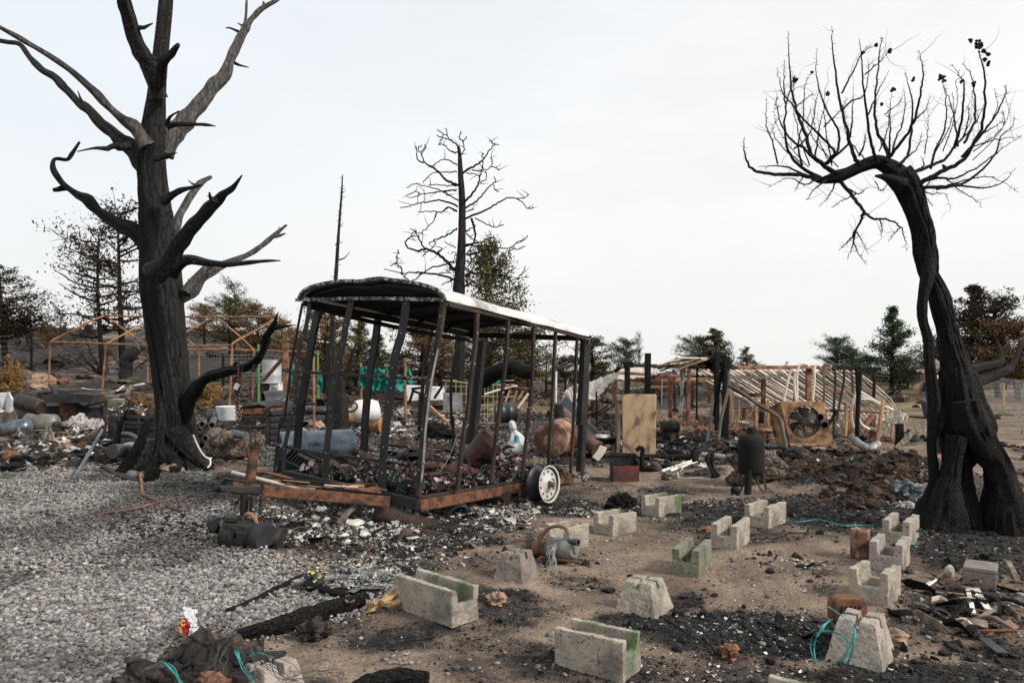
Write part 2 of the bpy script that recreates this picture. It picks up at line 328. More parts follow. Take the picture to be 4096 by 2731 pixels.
def concrete(name,c,moss=.0,mcol=(.07,.13,.05),dirt=(.10,.085,.075)):
    m=mat(name,c,scale=3.5,rough=.93,bump=.55,bs=38,bdist=.008,pos=[.25,.42,.68])
    t=m.node_tree; B=t.nodes['Principled BSDF']; src=B.inputs['Base Color'].links[0].from_socket
    tc=t.nodes.new('ShaderNodeTexCoord')
    def noise(s,st=(1,1,1),det=4):
        mp=t.nodes.new('ShaderNodeMapping'); mp.inputs['Scale'].default_value=st; t.links.new(tc.outputs['Object'],mp.inputs[0])
        n=t.nodes.new('ShaderNodeTexNoise'); n.inputs['Scale'].default_value=s; n.inputs['Detail'].default_value=det; t.links.new(mp.outputs[0],n.inputs[0]); return n.outputs[0]
    def layer(src,col,fac,a,b,mx=1):
        r=t.nodes.new('ShaderNodeMapRange'); r.inputs[1].default_value=a;r.inputs[2].default_value=b;r.inputs[4].default_value=mx; t.links.new(fac,r.inputs[0])
        x=t.nodes.new('ShaderNodeMix'); x.data_type='RGBA'; t.links.new(r.outputs[0],x.inputs[0]); t.links.new(src,x.inputs[6]); x.inputs[7].default_value=(*col,1); return x.outputs[2]
    src=layer(src,dirt,noise(4.5,det=8),.46,.62,.75)          # smudges
    src=layer(src,(.07,.06,.052),noise(60,det=3),.58,.68,.8)  # pores
    if moss: src=layer(src,mcol,noise(9,(1,1,.22)),.66-.2*moss,.78-.2*moss,.85)   # run-down streaks
    t.links.new(src,B.inputs['Base Color']); return m
cc=[(.185,.16,.127),(.325,.288,.235),(.45,.405,.335)]
M['concrete']=concrete('concrete',cc); M['concrete_moss']=concrete('concrete_moss',cc,.45); M['concrete_green']=concrete('concrete_green',[(.075,.085,.055),(.16,.165,.115),(.29,.27,.21)],.55,(.05,.07,.035))
M['concrete_dark']=concrete('concrete_dark',[(.11,.09,.08),(.19,.16,.14),(.27,.235,.21)]); M['concrete_pink']=concrete('concrete_pink',[(.19,.16,.14),(.33,.285,.25),(.42,.37,.33)])
# ------------------------------------------------------------------ ground
def ell(px,py,cx,cy,rx,ry,soft=.5):
    r=np.sqrt(((px-cx)/rx)**2+((py-cy)/ry)**2); return 1-sst(1-soft,1+soft,r)
def inpoly(px,py,poly):
    c=np.zeros(np.shape(px),bool); n=len(poly)
    for i in range(n):
        x1,y1=poly[i];x2,y2=poly[(i+1)%n]
        with np.errstate(divide='ignore',invalid='ignore'):
            c^=((y1>py)!=(y2>py))&(px<(x2-x1)*(py-y1)/((y2-y1) if y2!=y1 else 1e-9)+x1)
    return c
def dpix(x,y):
    yy=np.maximum(y,1.2); return (1176+1750*x/yy, 850+1750*1.4/yy)
GRAV=[(-3000,1050),(300,1058),(470,1075),(520,1150),(600,1262),(700,1285),(600,1335),(470,1395),(395,1450),(340,1568),(150,2100),(-3000,2200)]
GRAV2=[(560,945),(1000,950),(1260,975),(1330,1040),(1230,1085),(700,1090),(520,1040),(440,985)]
def masks(x,y):
    px,py=dpix(x,y); jx=fbm(x*1.3,y*1.3,3)*38; jy=fbm(x*1.3+9,y*1.3+4,3)*26; qx=px+jx; qy=py+jy
    g=inpoly(qx,qy,GRAV)*1.; g=np.maximum(g,inpoly(qx,qy,GRAV2)*.8)
    sp=np.maximum(ell(qx,qy,700,1360,190,60),ell(qx,qy,560,1400,120,60))*.45
    g=np.maximum(g,sp)
    s=0
    for e in [(390,1218,130,38,.95),(560,1235,110,35,.9),(860,1215,330,62,.95),(960,1130,380,60,.9),(250,1045,330,45,.85),(520,1170,90,50,.7),
              (60,1080,120,30,.7),(900,1480,150,26,.75),(1180,1420,130,24,.55),(1130,1290,120,30,.5),(1300,1500,90,30,.7),(1470,1440,130,28,.95),(1720,1450,340,55,1),(2080,1540,330,36,.95),(1560,1380,70,24,.7),
              (2230,1270,190,55,.95),(2180,1400,200,60,.6),(1900,1190,420,42,.95),(1650,1165,150,24,.8),(1450,1150,120,34,.75),(1290,1150,120,30,.9),(1880,1330,60,30,.5),(1260,1270,120,20,.6),(1330,1340,90,24,.6),
              (1620,1040,300,34,.9),(1150,1000,170,36,.75),(2240,1190,200,70,.95),(820,1345,150,30,.95),(450,1530,150,60,.9),(690,1440,190,26,.6),(1600,1545,220,30,.55),(1930,1100,160,42,.9),(760,1290,120,22,.5)]:
        s=np.maximum(s,e[4]*ell(qx,qy,e[0],e[1],e[2],e[3],.55))
    s=np.maximum(s,.70*sst(-.08,.30,fbm(x*1.1+3,y*1.1,5)))
    s=np.maximum(s,(.9*sst(14,19,y))*(1-sst(.42,.56,x/np.maximum(y,1)))*(1-.6*sst(-.05,.3,fbm(x*.16,y*.16,3))))
    h=sst(15,22,y)*sst(.38,.54,x/np.maximum(y,1))            # dry grass field far right
    h=np.maximum(h,.7*sst(17,22,y)*ell(px,py,1210,935,130,40,.5))
    return np.clip(g,0,1),np.clip(s,0,1),np.clip(h,0,1)
def build_ground():
    nx,ny=460,560
    u=np.linspace(-1,1,nx); xs=np.sinh(u*5.2)/np.sinh(5.2)*330
    y1=np.linspace(0,1,ny); ys=-12+ (np.exp(y1*4.6)-1)/(math.exp(4.6)-1)*0
    # spacing: 3 cm near the camera, growing with distance
    ys=[-12.,-6.,-3.,-1.,0.,.8,1.5]; v=1.5
    while v<420: v+=.028*max(1,(v/4.)**1.55); ys.append(v)
    xs=[0.]; v=0
    while v<330: v+=.03*max(1,(abs(v)/3.2)**1.7); xs.append(v)
    xs=np.array([-a for a in xs[:0:-1]]+xs); ys=np.array(ys)
    X,Y=np.meshgrid(xs,ys); Z=hgt(X,Y)
    V=np.stack([X,Y,Z],-1).reshape(-1,3); a,b=X.shape
    idx=np.arange(a*b).reshape(a,b); Fq=np.stack([idx[:-1,:-1],idx[:-1,1:],idx[1:,1:],idx[1:,:-1]],-1).reshape(-1,4)
    me=bpy.data.meshes.new('ground'); fast_mesh(me,V,Fq)
    g,s,h=masks(X.ravel(),Y.ravel())
    at=me.color_attributes.new('mask','FLOAT_COLOR','POINT'); at.data.foreach_set('color',np.stack([g,s,h,np.ones_like(g)],-1).astype(np.float32).ravel())
    o=bpy.data.objects.new('ground',me); C.objects.link(o); meta(o,kind='structure')
    me.polygons.foreach_set('use_smooth',np.ones(len(Fq),bool)); me.materials.append(ground_mat()); return o
def fast_mesh(me,V,Fc):
    k=Fc.shape[1]; me.vertices.add(len(V)); me.vertices.foreach_set('co',np.asarray(V,np.float32).ravel())
    me.loops.add(Fc.size); me.loops.foreach_set('vertex_index',Fc.astype(np.int32).ravel())
    me.polygons.add(len(Fc)); me.polygons.foreach_set('loop_start',np.arange(0,Fc.size,k,dtype=np.int32)); 
    me.update(calc_edges=True)
def ground_mat():
    m=bpy.data.materials.new('ground'); m.use_nodes=True; t=m.node_tree; B=t.nodes['Principled BSDF']; L=t.links.new
    def N(k,**a):
        n=t.nodes.new(k)
        for x,y in a.items(): setattr(n,x,y)
        return n
    tc=N('ShaderNodeTexCoord'); P=tc.outputs['Object']
    def noise(s,d=8,r=.6,st=None,dist=0):
        n=N('ShaderNodeTexNoise'); n.inputs['Scale'].default_value=s; n.inputs['Detail'].default_value=d; n.inputs['Roughness'].default_value=r; n.inputs['Distortion'].default_value=dist
        if st:
            mp=N('ShaderNodeMapping'); mp.inputs['Scale'].default_value=st; L(P,mp.inputs[0]); L(mp.outputs[0],n.inputs[0])
        else: L(P,n.inputs[0])
        return n.outputs[0]
    def ramp(f,ps):
        r=N('ShaderNodeValToRGB'); e=r.color_ramp.elements
        while len(e)<len(ps): e.new(.5)
        for i,(p,c) in enumerate(ps): e[i].position=p; e[i].color=(*c,1)
        L(f,r.inputs[0]); return r.outputs[0]
    def mix(f,a,b,bt='MIX'):
        x=N('ShaderNodeMix',data_type='RGBA',blend_type=bt); 
        if isinstance(f,float): x.inputs[0].default_value=f
        else: L(f,x.inputs[0])
        L(a,x.inputs[6]); 
        if isinstance(b,tuple): x.inputs[7].default_value=(*b,1)
        else: L(b,x.inputs[7])
        return x.outputs[2]
    def math_(op,a,b=None,c=None):
        x=N('ShaderNodeMath',operation=op,use_clamp=False)
        for i,q in enumerate((a,b,c)):
            if q is None: continue
            if isinstance(q,(int,float)): x.inputs[i].default_value=q
            else: L(q,x.inputs[i])
        return x.outputs[0]
    def mr(f,a,b,c=0,d=1):
        x=N('ShaderNodeMapRange'); x.inputs[1].default_value=a;x.inputs[2].default_value=b;x.inputs[3].default_value=c;x.inputs[4].default_value=d; L(f,x.inputs[0]); return x.outputs[0]
    at=N('ShaderNodeAttribute',attribute_name='mask'); sp=N('ShaderNodeSeparateColor'); L(at.outputs['Color'],sp.inputs[0]); g,s,h=sp.outputs[0],sp.outputs[1],sp.outputs[2]
    sand=ramp(noise(1.6,10,.66,dist=.4),[(.3,(.075,.056,.046)),(.43,(.155,.115,.088)),(.55,(.235,.178,.135)),(.7,(.36,.28,.215))])
    grit=ramp(noise(55,3),[(.36,(.45,.43,.42)),(.5,(1,1,1)),(.66,(1.25,1.2,1.15))]); sand=mix(.75,sand,grit,'MULTIPLY')
    soot=ramp(noise(12,8,.7),[(.34,(.010,.0095,.009)),(.52,(.030,.027,.025)),(.68,(.085,.074,.066))])
    # grain of soot: thresholded with noise so the edges break up
    sf=math_('ADD',s,math_('MULTIPLY',math_('SUBTRACT',noise(2.6,12,.75),.5),2.0)); sf=mr(sf,.30,.76)
    sf2=math_('ADD',sf,mr(noise(24,5,.7),.58,.68,0,.7)); 
    col=mix(mr(sf2,0,1),sand,soot)
    # far grass field: straw and soot streaks lying across the slope
    gr=ramp(noise(1.1,8,.65,(.22,1,1)),[(.34,(.05,.042,.036)),(.5,(.16,.12,.08)),(.64,(.30,.235,.15))])
    col=mix(h,col,gr)
    # gravel cells
    v=N('ShaderNodeTexVoronoi'); v.inputs['Scale'].default_value=42; L(P,v.inputs[0])
    sv=N('ShaderNodeSeparateColor'); L(v.outputs['Color'],sv.inputs[0])
    gc=ramp(sv.outputs[0],[(0,(.05,.046,.043)),(.3,(.15,.135,.12)),(.6,(.26,.24,.22)),(.85,(.36,.33,.30)),(1,(.48,.45,.42))])
    edge=mr(v.outputs['Distance'],.35,.62,1,.22); gc=mix(1.,gc,N_comb(N,L,edge),'MULTIPLY')
    gs=mix(math_('MULTIPLY',mr(math_('ADD',s,math_('MULTIPLY',math_('SUBTRACT',noise(6,8,.7),.5),1.2)),.35,.8),.86),gc,(.018,.017,.016))
    gm=mr(math_('ADD',g,math_('MULTIPLY',math_('SUBTRACT',noise(5,6),.5),.7)),.4,.6)
    col=mix(gm,col,gs)
    L(col,B.inputs['Base Color']); B.inputs['Roughness'].default_value=.95; B.inputs['Specular IOR Level'].default_value=.2
    hgt_=math_('ADD',math_('MULTIPLY',noise(9,8,.7),1.2),math_('MULTIPLY',noise(60,4,.6),.35))
    hg=math_('MULTIPLY',math_('MULTIPLY',mr(v.outputs['Distance'],0,.6,1,0),gm),1.0)
    b=N('ShaderNodeBump'); b.inputs['Strength'].default_value=.9; b.inputs['Distance'].default_value=.03; L(math_('ADD',hgt_,hg),b.inputs['Height']); L(b.outputs[0],B.inputs['Normal'])
    return m
def N_comb(N,L,f):
    c=N('ShaderNodeCombineColor'); [L(f,c.inputs[i]) for i in range(3)]; return c.outputs[0]
build_ground()
# ------------------------------------------------------------------ loose stuff nobody could count
def rot_batch(n,tilt=1.):
    "random rotation matrices; tilt<1 keeps them lying roughly flat"
    az=RNG.uniform(0,2*np.pi,n); tl=RNG.normal(0,1,n)*tilt; ta=RNG.uniform(0,2*np.pi,n)
    ca,sa=np.cos(az),np.sin(az); Rz=np.zeros((n,3,3)); Rz[:,0,0]=ca;Rz[:,0,1]=-sa;Rz[:,1,0]=sa;Rz[:,1,1]=ca;Rz[:,2,2]=1
    k=np.stack([np.cos(ta),np.sin(ta),np.zeros(n)],-1); c,s_=np.cos(tl),np.sin(tl); K=np.zeros((n,3,3))
    K[:,0,2]=k[:,1];K[:,1,2]=-k[:,0];K[:,2,0]=-k[:,1];K[:,2,1]=k[:,0]
    Rt=np.eye(3)[None]+s_[:,None,None]*K+(1-c)[:,None,None]*(K@K); return Rt@Rz
def scatter(name,protos,P,S,R,col,material,label,cat,smooth=True):
    "one mesh holding copies of small prototypes"
    n=len(P); pick=RNG.integers(0,len(protos),n); VV=[];FF=[];CC=[];off=0
    for k,(pv,pf) in enumerate(protos):
        i=np.where(pick==k)[0]
        if not len(i): continue
        pv=np.asarray(pv,float); pf=np.asarray(pf,int)
        v=np.einsum('nij,nvj->nvi',R[i],pv[None]*S[i][:,None,:])+P[i][:,None,:]
        VV.append(v.reshape(-1,3)); FF.append((pf[None]+(np.arange(len(i))*len(pv))[:,None,None]+off).reshape(-1,pf.shape[1])); off+=len(i)*len(pv)
        CC.append(np.repeat(col[i],len(pv),axis=0))
    V=np.vstack(VV);Fc=np.vstack(FF);Cc=np.vstack(CC); me=bpy.data.meshes.new(name); fast_mesh(me,V,Fc)
    at=me.color_attributes.new('tint','FLOAT_COLOR','POINT'); at.data.foreach_set('color',np.hstack([Cc,np.ones((len(Cc),1))]).astype(np.float32).ravel())
    me.polygons.foreach_set('use_smooth',np.full(len(Fc),smooth)); me.materials.append(material)
    o=bpy.data.objects.new(name,me); C.objects.link(o); meta(o,label,cat,kind='stuff'); return o
def jit(sub,amp,seed,flat=1.):
    v,f=ICO[sub]; r=np.random.default_rng(seed); v=np.array(v)*(1+r.uniform(-amp,amp,(len(v),1)))
    v[:,2]*=flat; return v,np.array(f)
def flake(seed):
    r=np.random.default_rng(seed); g=[];n=4; cx,cy=r.uniform(-.9,.9,2)
    for i in range(n):
        for j in range(n):
            x=i/(n-1)*2-1;y=j/(n-1)*2-1; q=1-.25*r.random(); g.append((x*q*(1-.25*y*y),y*q*(1-.3*x*x),cx*x*x*.5+cy*x*y*.5+r.uniform(-.16,.16)))
    f=[(i*n+j,i*n+j+1,(i+1)*n+j+1,(i+1)*n+j) for i in range(n-1) for j in range(n-1)]
    return np.array(g),np.array(f)
PEB=[jit(1,.14,i,.52) for i in range(6)]; CHK=[jit(1,.42,20+i,.7) for i in range(7)]; FLK=[flake(i) for i in range(8)]
def zpts(x,y,lift=0): return np.stack([x,y,hgt(x,y)+lift],-1)
def sample(n,x0,x1,y0,y1,fn):
    "rejection sampling with density proportional to fn(x,y) and thinning with distance"
    X=[];Y=[];c=0
    while c<n:
        x=RNG.uniform(x0,x1,n*2);y=RNG.uniform(y0,y1,n*2); k=RNG.random(n*2)<fn(x,y); X.append(x[k]);Y.append(y[k]);c+=k.sum()
    return np.concatenate(X)[:n],np.concatenate(Y)[:n]
def vis(x,y): px,py=dpix(x,y); return (px>-120)&(px<2470)&(py<1640)
# gravel pebbles
def gfn(x,y):
    g,s,h=masks(x,y); return g*(1-.62*s*(y>4))*vis(x,y)
def pebcol(n):
    base=RNG.choice([.10,.17,.24,.30,.36,.44,.52],n,p=[.14,.19,.2,.19,.15,.08,.05]); c=base[:,None]*.92*np.array([[1.02,.98,.94]])
    k=RNG.random(n); c[k<.13]*=np.array([1.09,.95,.90]); c[(k>.13)&(k<.17)]*=np.array([1.1,1.0,.84]); c[k>.9]*=np.array([.93,.97,1.03]); return c
def gravel(n,x0,x1,y0,y1,s0,s1,nm,label,fn=gfn):
    x,y=sample(n,x0,x1,y0,y1,fn); sc=RNG.lognormal(math.log(s0),s1,n); S=sc[:,None]*RNG.uniform(.72,1.25,(n,3)); S=np.clip(S,.003,.021 if s0<.02 else .05)
    c=pebcol(n)*(1-.62*sst(.0,.36,fbm(x*.8,y*.8,4)+.25*sst(5,9,y)))[:,None]
    scatter(nm,PEB,zpts(x,y,sc*RNG.uniform(-.15,.95,n)),S,rot_batch(n,.5),c,M['river_stone'],label,'gravel')
gravel(82000,-3.2,.2,2.6,5.3,.0084,.42,'gravel','rounded grey and pinkish river pebbles covering the ground at lower left')
gravel(66000,-7.5,.0,5.3,11.5,.0112,.4,'gravel','grey river pebbles with soot between the burnt tree and the trailer')
gravel(9000,-5.5,2.6,10.5,22,.03,.3,'gravel','ashy grey pebbles on the yard behind the trailer')
x,y=sample(3800,-1.9,3.8,2.7,9,lambda x,y: vis(x,y)*(.25+.5*(fbm(x*1.7,y*1.7,2)>.1))*(1-gfn(x,y)))
n=len(x); sc=RNG.lognormal(math.log(.0075),.5,n); scatter('pebbles',PEB,zpts(x,y,sc*.2),np.clip(sc[:,None]*RNG.uniform(.7,1.3,(n,3)),.003,.03),rot_batch(n,.4),pebcol(n)*.8,M['river_stone'],'stray small pebbles strewn over the bare brown soil','pebbles')
# charcoal crumbs
def sfn(x,y):
    g,s,h=masks(x,y); return np.clip(s*1.15-.12,0,1)**2*vis(x,y)*(1-.6*(g>.6))
def grey(n,lo,hi): v=RNG.uniform(lo,hi,n); return np.stack([v,v,v*1.02],-1)
for n,y0,y1,s0,x0,x1 in ((26000,2.6,5.5,.0030,-2.6,3.8),(16000,5.5,10.5,.0065,-6.5,7.2),(9000,10.5,24,.028,-14,10)):
    x,y=sample(n,x0,x1,y0,y1,sfn); sc=RNG.lognormal(math.log(s0),.55,n); sc=np.clip(sc,.003,.05*max(1,y0/6))
    scatter('charcoal_crumbs',CHK,zpts(x,y,sc*.25),sc[:,None]*RNG.uniform(.6,1.5,(n,3)),rot_batch(n,.8),grey(n,.5,1.7),M['charcoal'],'black charcoal crumbs scattered over the sooty ground','charcoal',smooth=False)
# streak of big charred lumps in the foreground right of centre
def streak(lst):
    def f(x,y):
        px,py=dpix(x,y); r=0
        for e in lst: r=np.maximum(r,e[4]*ell(px,py,*e[:4],.6))
        return np.clip(r,0,1)*(fbm(x*3.1,y*3.1,2)>-.25)
    return f
big=streak([(1470,1448,60,16,.6),(1640,1425,190,26,.9),(1800,1470,200,40,1),(1960,1520,80,20,.4),(2080,1480,140,26,.6),(1590,1375,60,20,.6),(1300,1300,60,18,.5),(1390,1340,70,18,.5),(2200,1460,120,60,.5),(380,1215,120,30,1),(1830,1310,60,20,.4),(1770,1290,60,14,.5),(780,1345,120,30,.8),(870,1230,280,50,.7),(1990,1260,80,20,.3),(2170,1340,150,60,.6)])
n=2100; x,y=sample(n,-5,5,2.7,9,big); sc=np.clip(RNG.lognormal(math.log(.0085),.7,n),.003,.032)
scatter('charred_lumps',CHK,zpts(x,y,sc*.3),sc[:,None]*RNG.uniform(.6,1.6,(n,3)),rot_batch(n,.9),grey(n,.35,1.9),M['charcoal'],'drifts of charred wood lumps lying among the concrete blocks','charcoal',smooth=False)
# pale ash flakes and curled burnt sheet
def flakes(n,fn,s0,x0,x1,y0,y1,lo,hi,label,dark=.35,tilt=.45,nm='ash_flakes'):
    x,y=sample(n,x0,x1,y0,y1,fn); sc=np.clip(RNG.lognormal(math.log(s0),.6,n),.003,s0*3); c=grey(n,lo,hi)*np.array([[1.04,1,.94]]); k=RNG.random(n)<dark; c[k]*=.12
    scatter(nm,FLK,zpts(x,y,sc*.5),sc[:,None]*np.stack([RNG.uniform(.7,1.6,n),RNG.uniform(.5,1.1,n),RNG.uniform(.5,1.4,n)],-1),rot_batch(n,tilt),c,M['ash'],label,'ash',smooth=False)
fl1=streak([(620,1180,120,30,.35),(700,1195,170,34,.8),(860,1210,250,40,1),(1010,1215,130,26,.9),(1120,1180,80,22,.8),(1190,1150,60,20,.5),(780,1240,110,24,.6),(900,1290,140,30,.25),(1350,1155,60,16,.6)])
flakes(19000,fl1,.0085,-4.2,1.4,5.2,9.5,.35,1.6,'grey and white ash flakes heaped under and in front of the burnt trailer',.35)
flakes(420,fl1,.024,-4.0,1.4,5.4,9.0,.9,1.9,'large curled white ash sheets in front of the trailer',.25,.3)
allv=lambda x,y: vis(x,y)*1.*(fbm(x*1.2+5,y*1.2,3)>0)*(1-.85*(gfn(x,y)>.6))
flakes(6000,allv,.0045,-5.5,6.5,2.7,11,.7,1.9,'tiny white ash specks sprinkled across the yard',.3)
fl2=streak([(1720,1435,150,20,.5),(1590,1160,90,10,1),(1850,1300,70,12,1),(1800,1290,60,10,.6),(2190,1395,120,40,.45),(1390,1160,50,16,.8),(1650,1545,60,12,.8),(2060,1150,40,14,.8),(1970,1280,50,16,.4),(1830,1460,120,16,.4)])
flakes(1500,fl2,.0065,.2,6,2.8,10,.6,1.9,'pale ash smears between the concrete blocks on the right',.3)
mid=streak([(170,975,60,16,1),(225,965,70,14,.9),(60,930,60,14,.8),(290,945,60,12,.7),(130,1025,150,26,.5),(100,1050,120,22,.5),(560,965,60,12,.9),(660,980,50,12,.5),(900,985,80,20,.5),(1050,960,80,20,.4),(1500,1035,120,16,.5),(1700,1020,120,14,.4),(1560,1070,80,16,.4),(1900,1070,90,20,.4),(1300,935,30,20,.3),(280,890,70,8,.5)])
flakes(3400,mid,.045,-13,7,8,26,.5,1.9,'grey and white burnt rubbish strewn over the yard behind the trees',.45)
# dark rubble strewn across the yard behind
rub=streak([(120,1040,220,40,.6),(240,1030,200,40,.6),(1000,1000,160,30,.5),(1600,1040,260,34,.6),(1900,1080,200,44,.7),(60,930,120,20,.5),(560,985,100,24,.4),(1050,960,150,20,.5),(2000,1120,120,40,.6)])
n=3200; x,y=sample(n,-14,7.5,7.5,26,rub); sc=np.clip(RNG.lognormal(math.log(.035),.55,n),.012,.13)*np.clip(y/13,.5,1.2)
scatter('burnt_rubble',CHK,zpts(x,y,sc*.15),sc[:,None]*RNG.uniform(.5,1.5,(n,3))*np.array([[1,1,.7]]),rot_batch(n,.7),grey(n,.4,2.2)*np.array([[1.15,1,.9]]),M['soil_dark'],'dark burnt rubble and clods across the yard','rubble',smooth=False)
# clods of turned soil on the mound at right
mo=streak([(1990,1125,110,34,1),(1850,1085,90,26,.8),(2060,1130,50,26,.8),(1780,1075,70,24,.6)])
n=5200; x,y=sample(n,2.2,7,7.6,12.5,mo); sc=np.clip(RNG.lognormal(math.log(.02),.55,n),.008,.08)
scatter('soil_clods',CHK,zpts(x,y,sc*.2),sc[:,None]*RNG.uniform(.6,1.4,(n,3)),rot_batch(n,.8),RNG.uniform(.3,1.1,(n,1))*np.array([[1.0,.92,.84]]),M['soil_dark'],'dark brown turned soil and roots heaped beside the black tree','soil',smooth=False)
# stones, sticks and tussocks on the burnt hillside
def hfn(x,y): a=x/y; return (sst(17,22,y)*(1-.8*sst(0,.15,a)))*(fbm(x*.35,y*.35,3)>-.1)*1.
n=6000; x,y=sample(n,-42,16,17,62,hfn); sc=np.clip(RNG.lognormal(math.log(.11),.6,n),.04,.5)
scatter('hillside_stones',CHK,zpts(x,y,sc*.1),sc[:,None]*RNG.uniform(.6,1.6,(n,3))*np.array([[1,1,.6]]),rot_batch(n,.5),RNG.uniform(.4,2.4,(n,1))*np.array([[.9,1,1.05]]),M['soil_dark'],'burnt stones and stumps scattered over the hillside','stones',smooth=False)
def sticks(name,n,fn,box,L0,r0,col,label,up=.25,matk='charcoal'):
    x,y=sample(n,*box,fn); pv=np.array([(x_,y_,z_) for x_ in(-1,1) for y_ in(-1,1) for z_ in(-1,1)],float); pv[pv[:,0]>0]*=np.array([1,.35,.35])
    pf=np.array([(0,1,3,2),(4,6,7,5),(0,4,5,1),(2,3,7,6),(0,2,6,4),(1,5,7,3)])
    Ln=RNG.lognormal(math.log(L0),.5,n); S=np.stack([Ln,np.full(n,r0)*RNG.uniform(.5,1.5,n),np.full(n,r0)],-1)
    R=rot_batch(n,up); scatter(name,[(pv,pf)],zpts(x,y,r0+Ln*up*.3),S,R,col(n),M[matk],label,'sticks',smooth=False)
sticks('fallen_twigs',1500,hfn,(-42,16,17,60),.45,.02,lambda n:grey(n,.6,3.2),'burnt twigs and branches strewn over the hillside',.5)
sticks('burnt_sticks',260,sfn,(-6,7,2.9,12),.06,.005,lambda n:grey(n,.4,2.5),'thin burnt sticks on the sooty soil',.3)
def tuft(n,fn,box,h0,label,matk,nm='dry_grass'):
    x,y=sample(n,*box,fn); pv=np.array([(-.06,0,0),(.06,0,0),(.10,.02,.6),(.22,.05,1.)]); pf=np.array([(0,1,2),(0,2,3)])
    H=RNG.lognormal(math.log(h0),.4,n); S=np.stack([H*.8,H*.8,H],-1); scatter(nm,[(pv,pf)],zpts(x,y,-.01),S,rot_batch(n,.35),np.ones((n,3)),M[matk],label,'grass',smooth=False)
ff=lambda x,y: sst(15,20,y)*sst(.24,.4,x/y)*(fbm(x*.3,y*.3,3)>-.05)
tuft(9000,ff,(4,26,15,46),.17,'scorched straw coloured grass on the field beyond the black tree','dry_grass')
gg=streak([(1730,985,170,26,.9),(1560,955,60,14,.7),(1950,990,90,14,.7),(1640,950,60,20,.6)])
tuft(5200,gg,(3,11,12,24),.13,'rust coloured scorched grass around the collapsed frame','rust_grass','scorched_grass')
g3=streak([(1215,935,80,22,1)]); tuft(1200,g3,(-1,2,15,32),.16,'pale dry grass seen through the open side of the trailer','dry_grass')
# ------------------------------------------------------------------ the two big burnt trees
def bark(seed,ridge=.10,k=9,fine=.05):
    def f(t,a,p):
        r=1+ridge*math.sin(k*a+2.2*MN.noise((p.z*.8,seed,0))+seed)*.5
        r+=ridge*1.3*MN.noise((math.cos(a)*2.1+seed,math.sin(a)*2.1,p.z*.55))
        r+=fine*MN.noise((math.cos(a)*7+seed,math.sin(a)*7,p.z*2.6))*1.6
        r-=ridge*.9*max(0,abs(MN.noise((math.cos(a)*4.2+seed*2,math.sin(a)*4.2,p.z*.35+seed)))*-1+.16)*4
        return max(r,.3)
    return f
def limb(mb,q,pts,d0,d1,r,n=14,seg=None,seed=0,ridge=.10,k=6,knob=.1):
    "limb traced in view q: pts (x,y), distance d0 to d1, r list of radii in metres"
    m=len(pts); P=[q.w(x,y,d0+(d1-d0)*i/(m-1)) for i,(x,y) in enumerate(pts)]
    seg=seg or max(6,int(sum((P[i+1]-P[i]).length for i in range(m-1))/.07)); S=smooth_path(P,seg)
    rr=[]; R=list(r)
    for i in range(seg+1):
        u=i/seg*(len(R)-1); a=min(int(u),len(R)-2); v=R[a]+(R[a+1]-R[a])*(u-a); rr.append(v*(1+knob*MN.noise((i*.31+seed,seed,0))))
    S=[p+Vector((MN.noise((i*.22,seed,1)),MN.noise((i*.22,seed,5)),MN.noise((i*.22,seed,9))))*rr[i]*.35 for i,p in enumerate(S)]
    mb.tube(S,rr,n,bark(seed,ridge,k,.09)); return S,rr
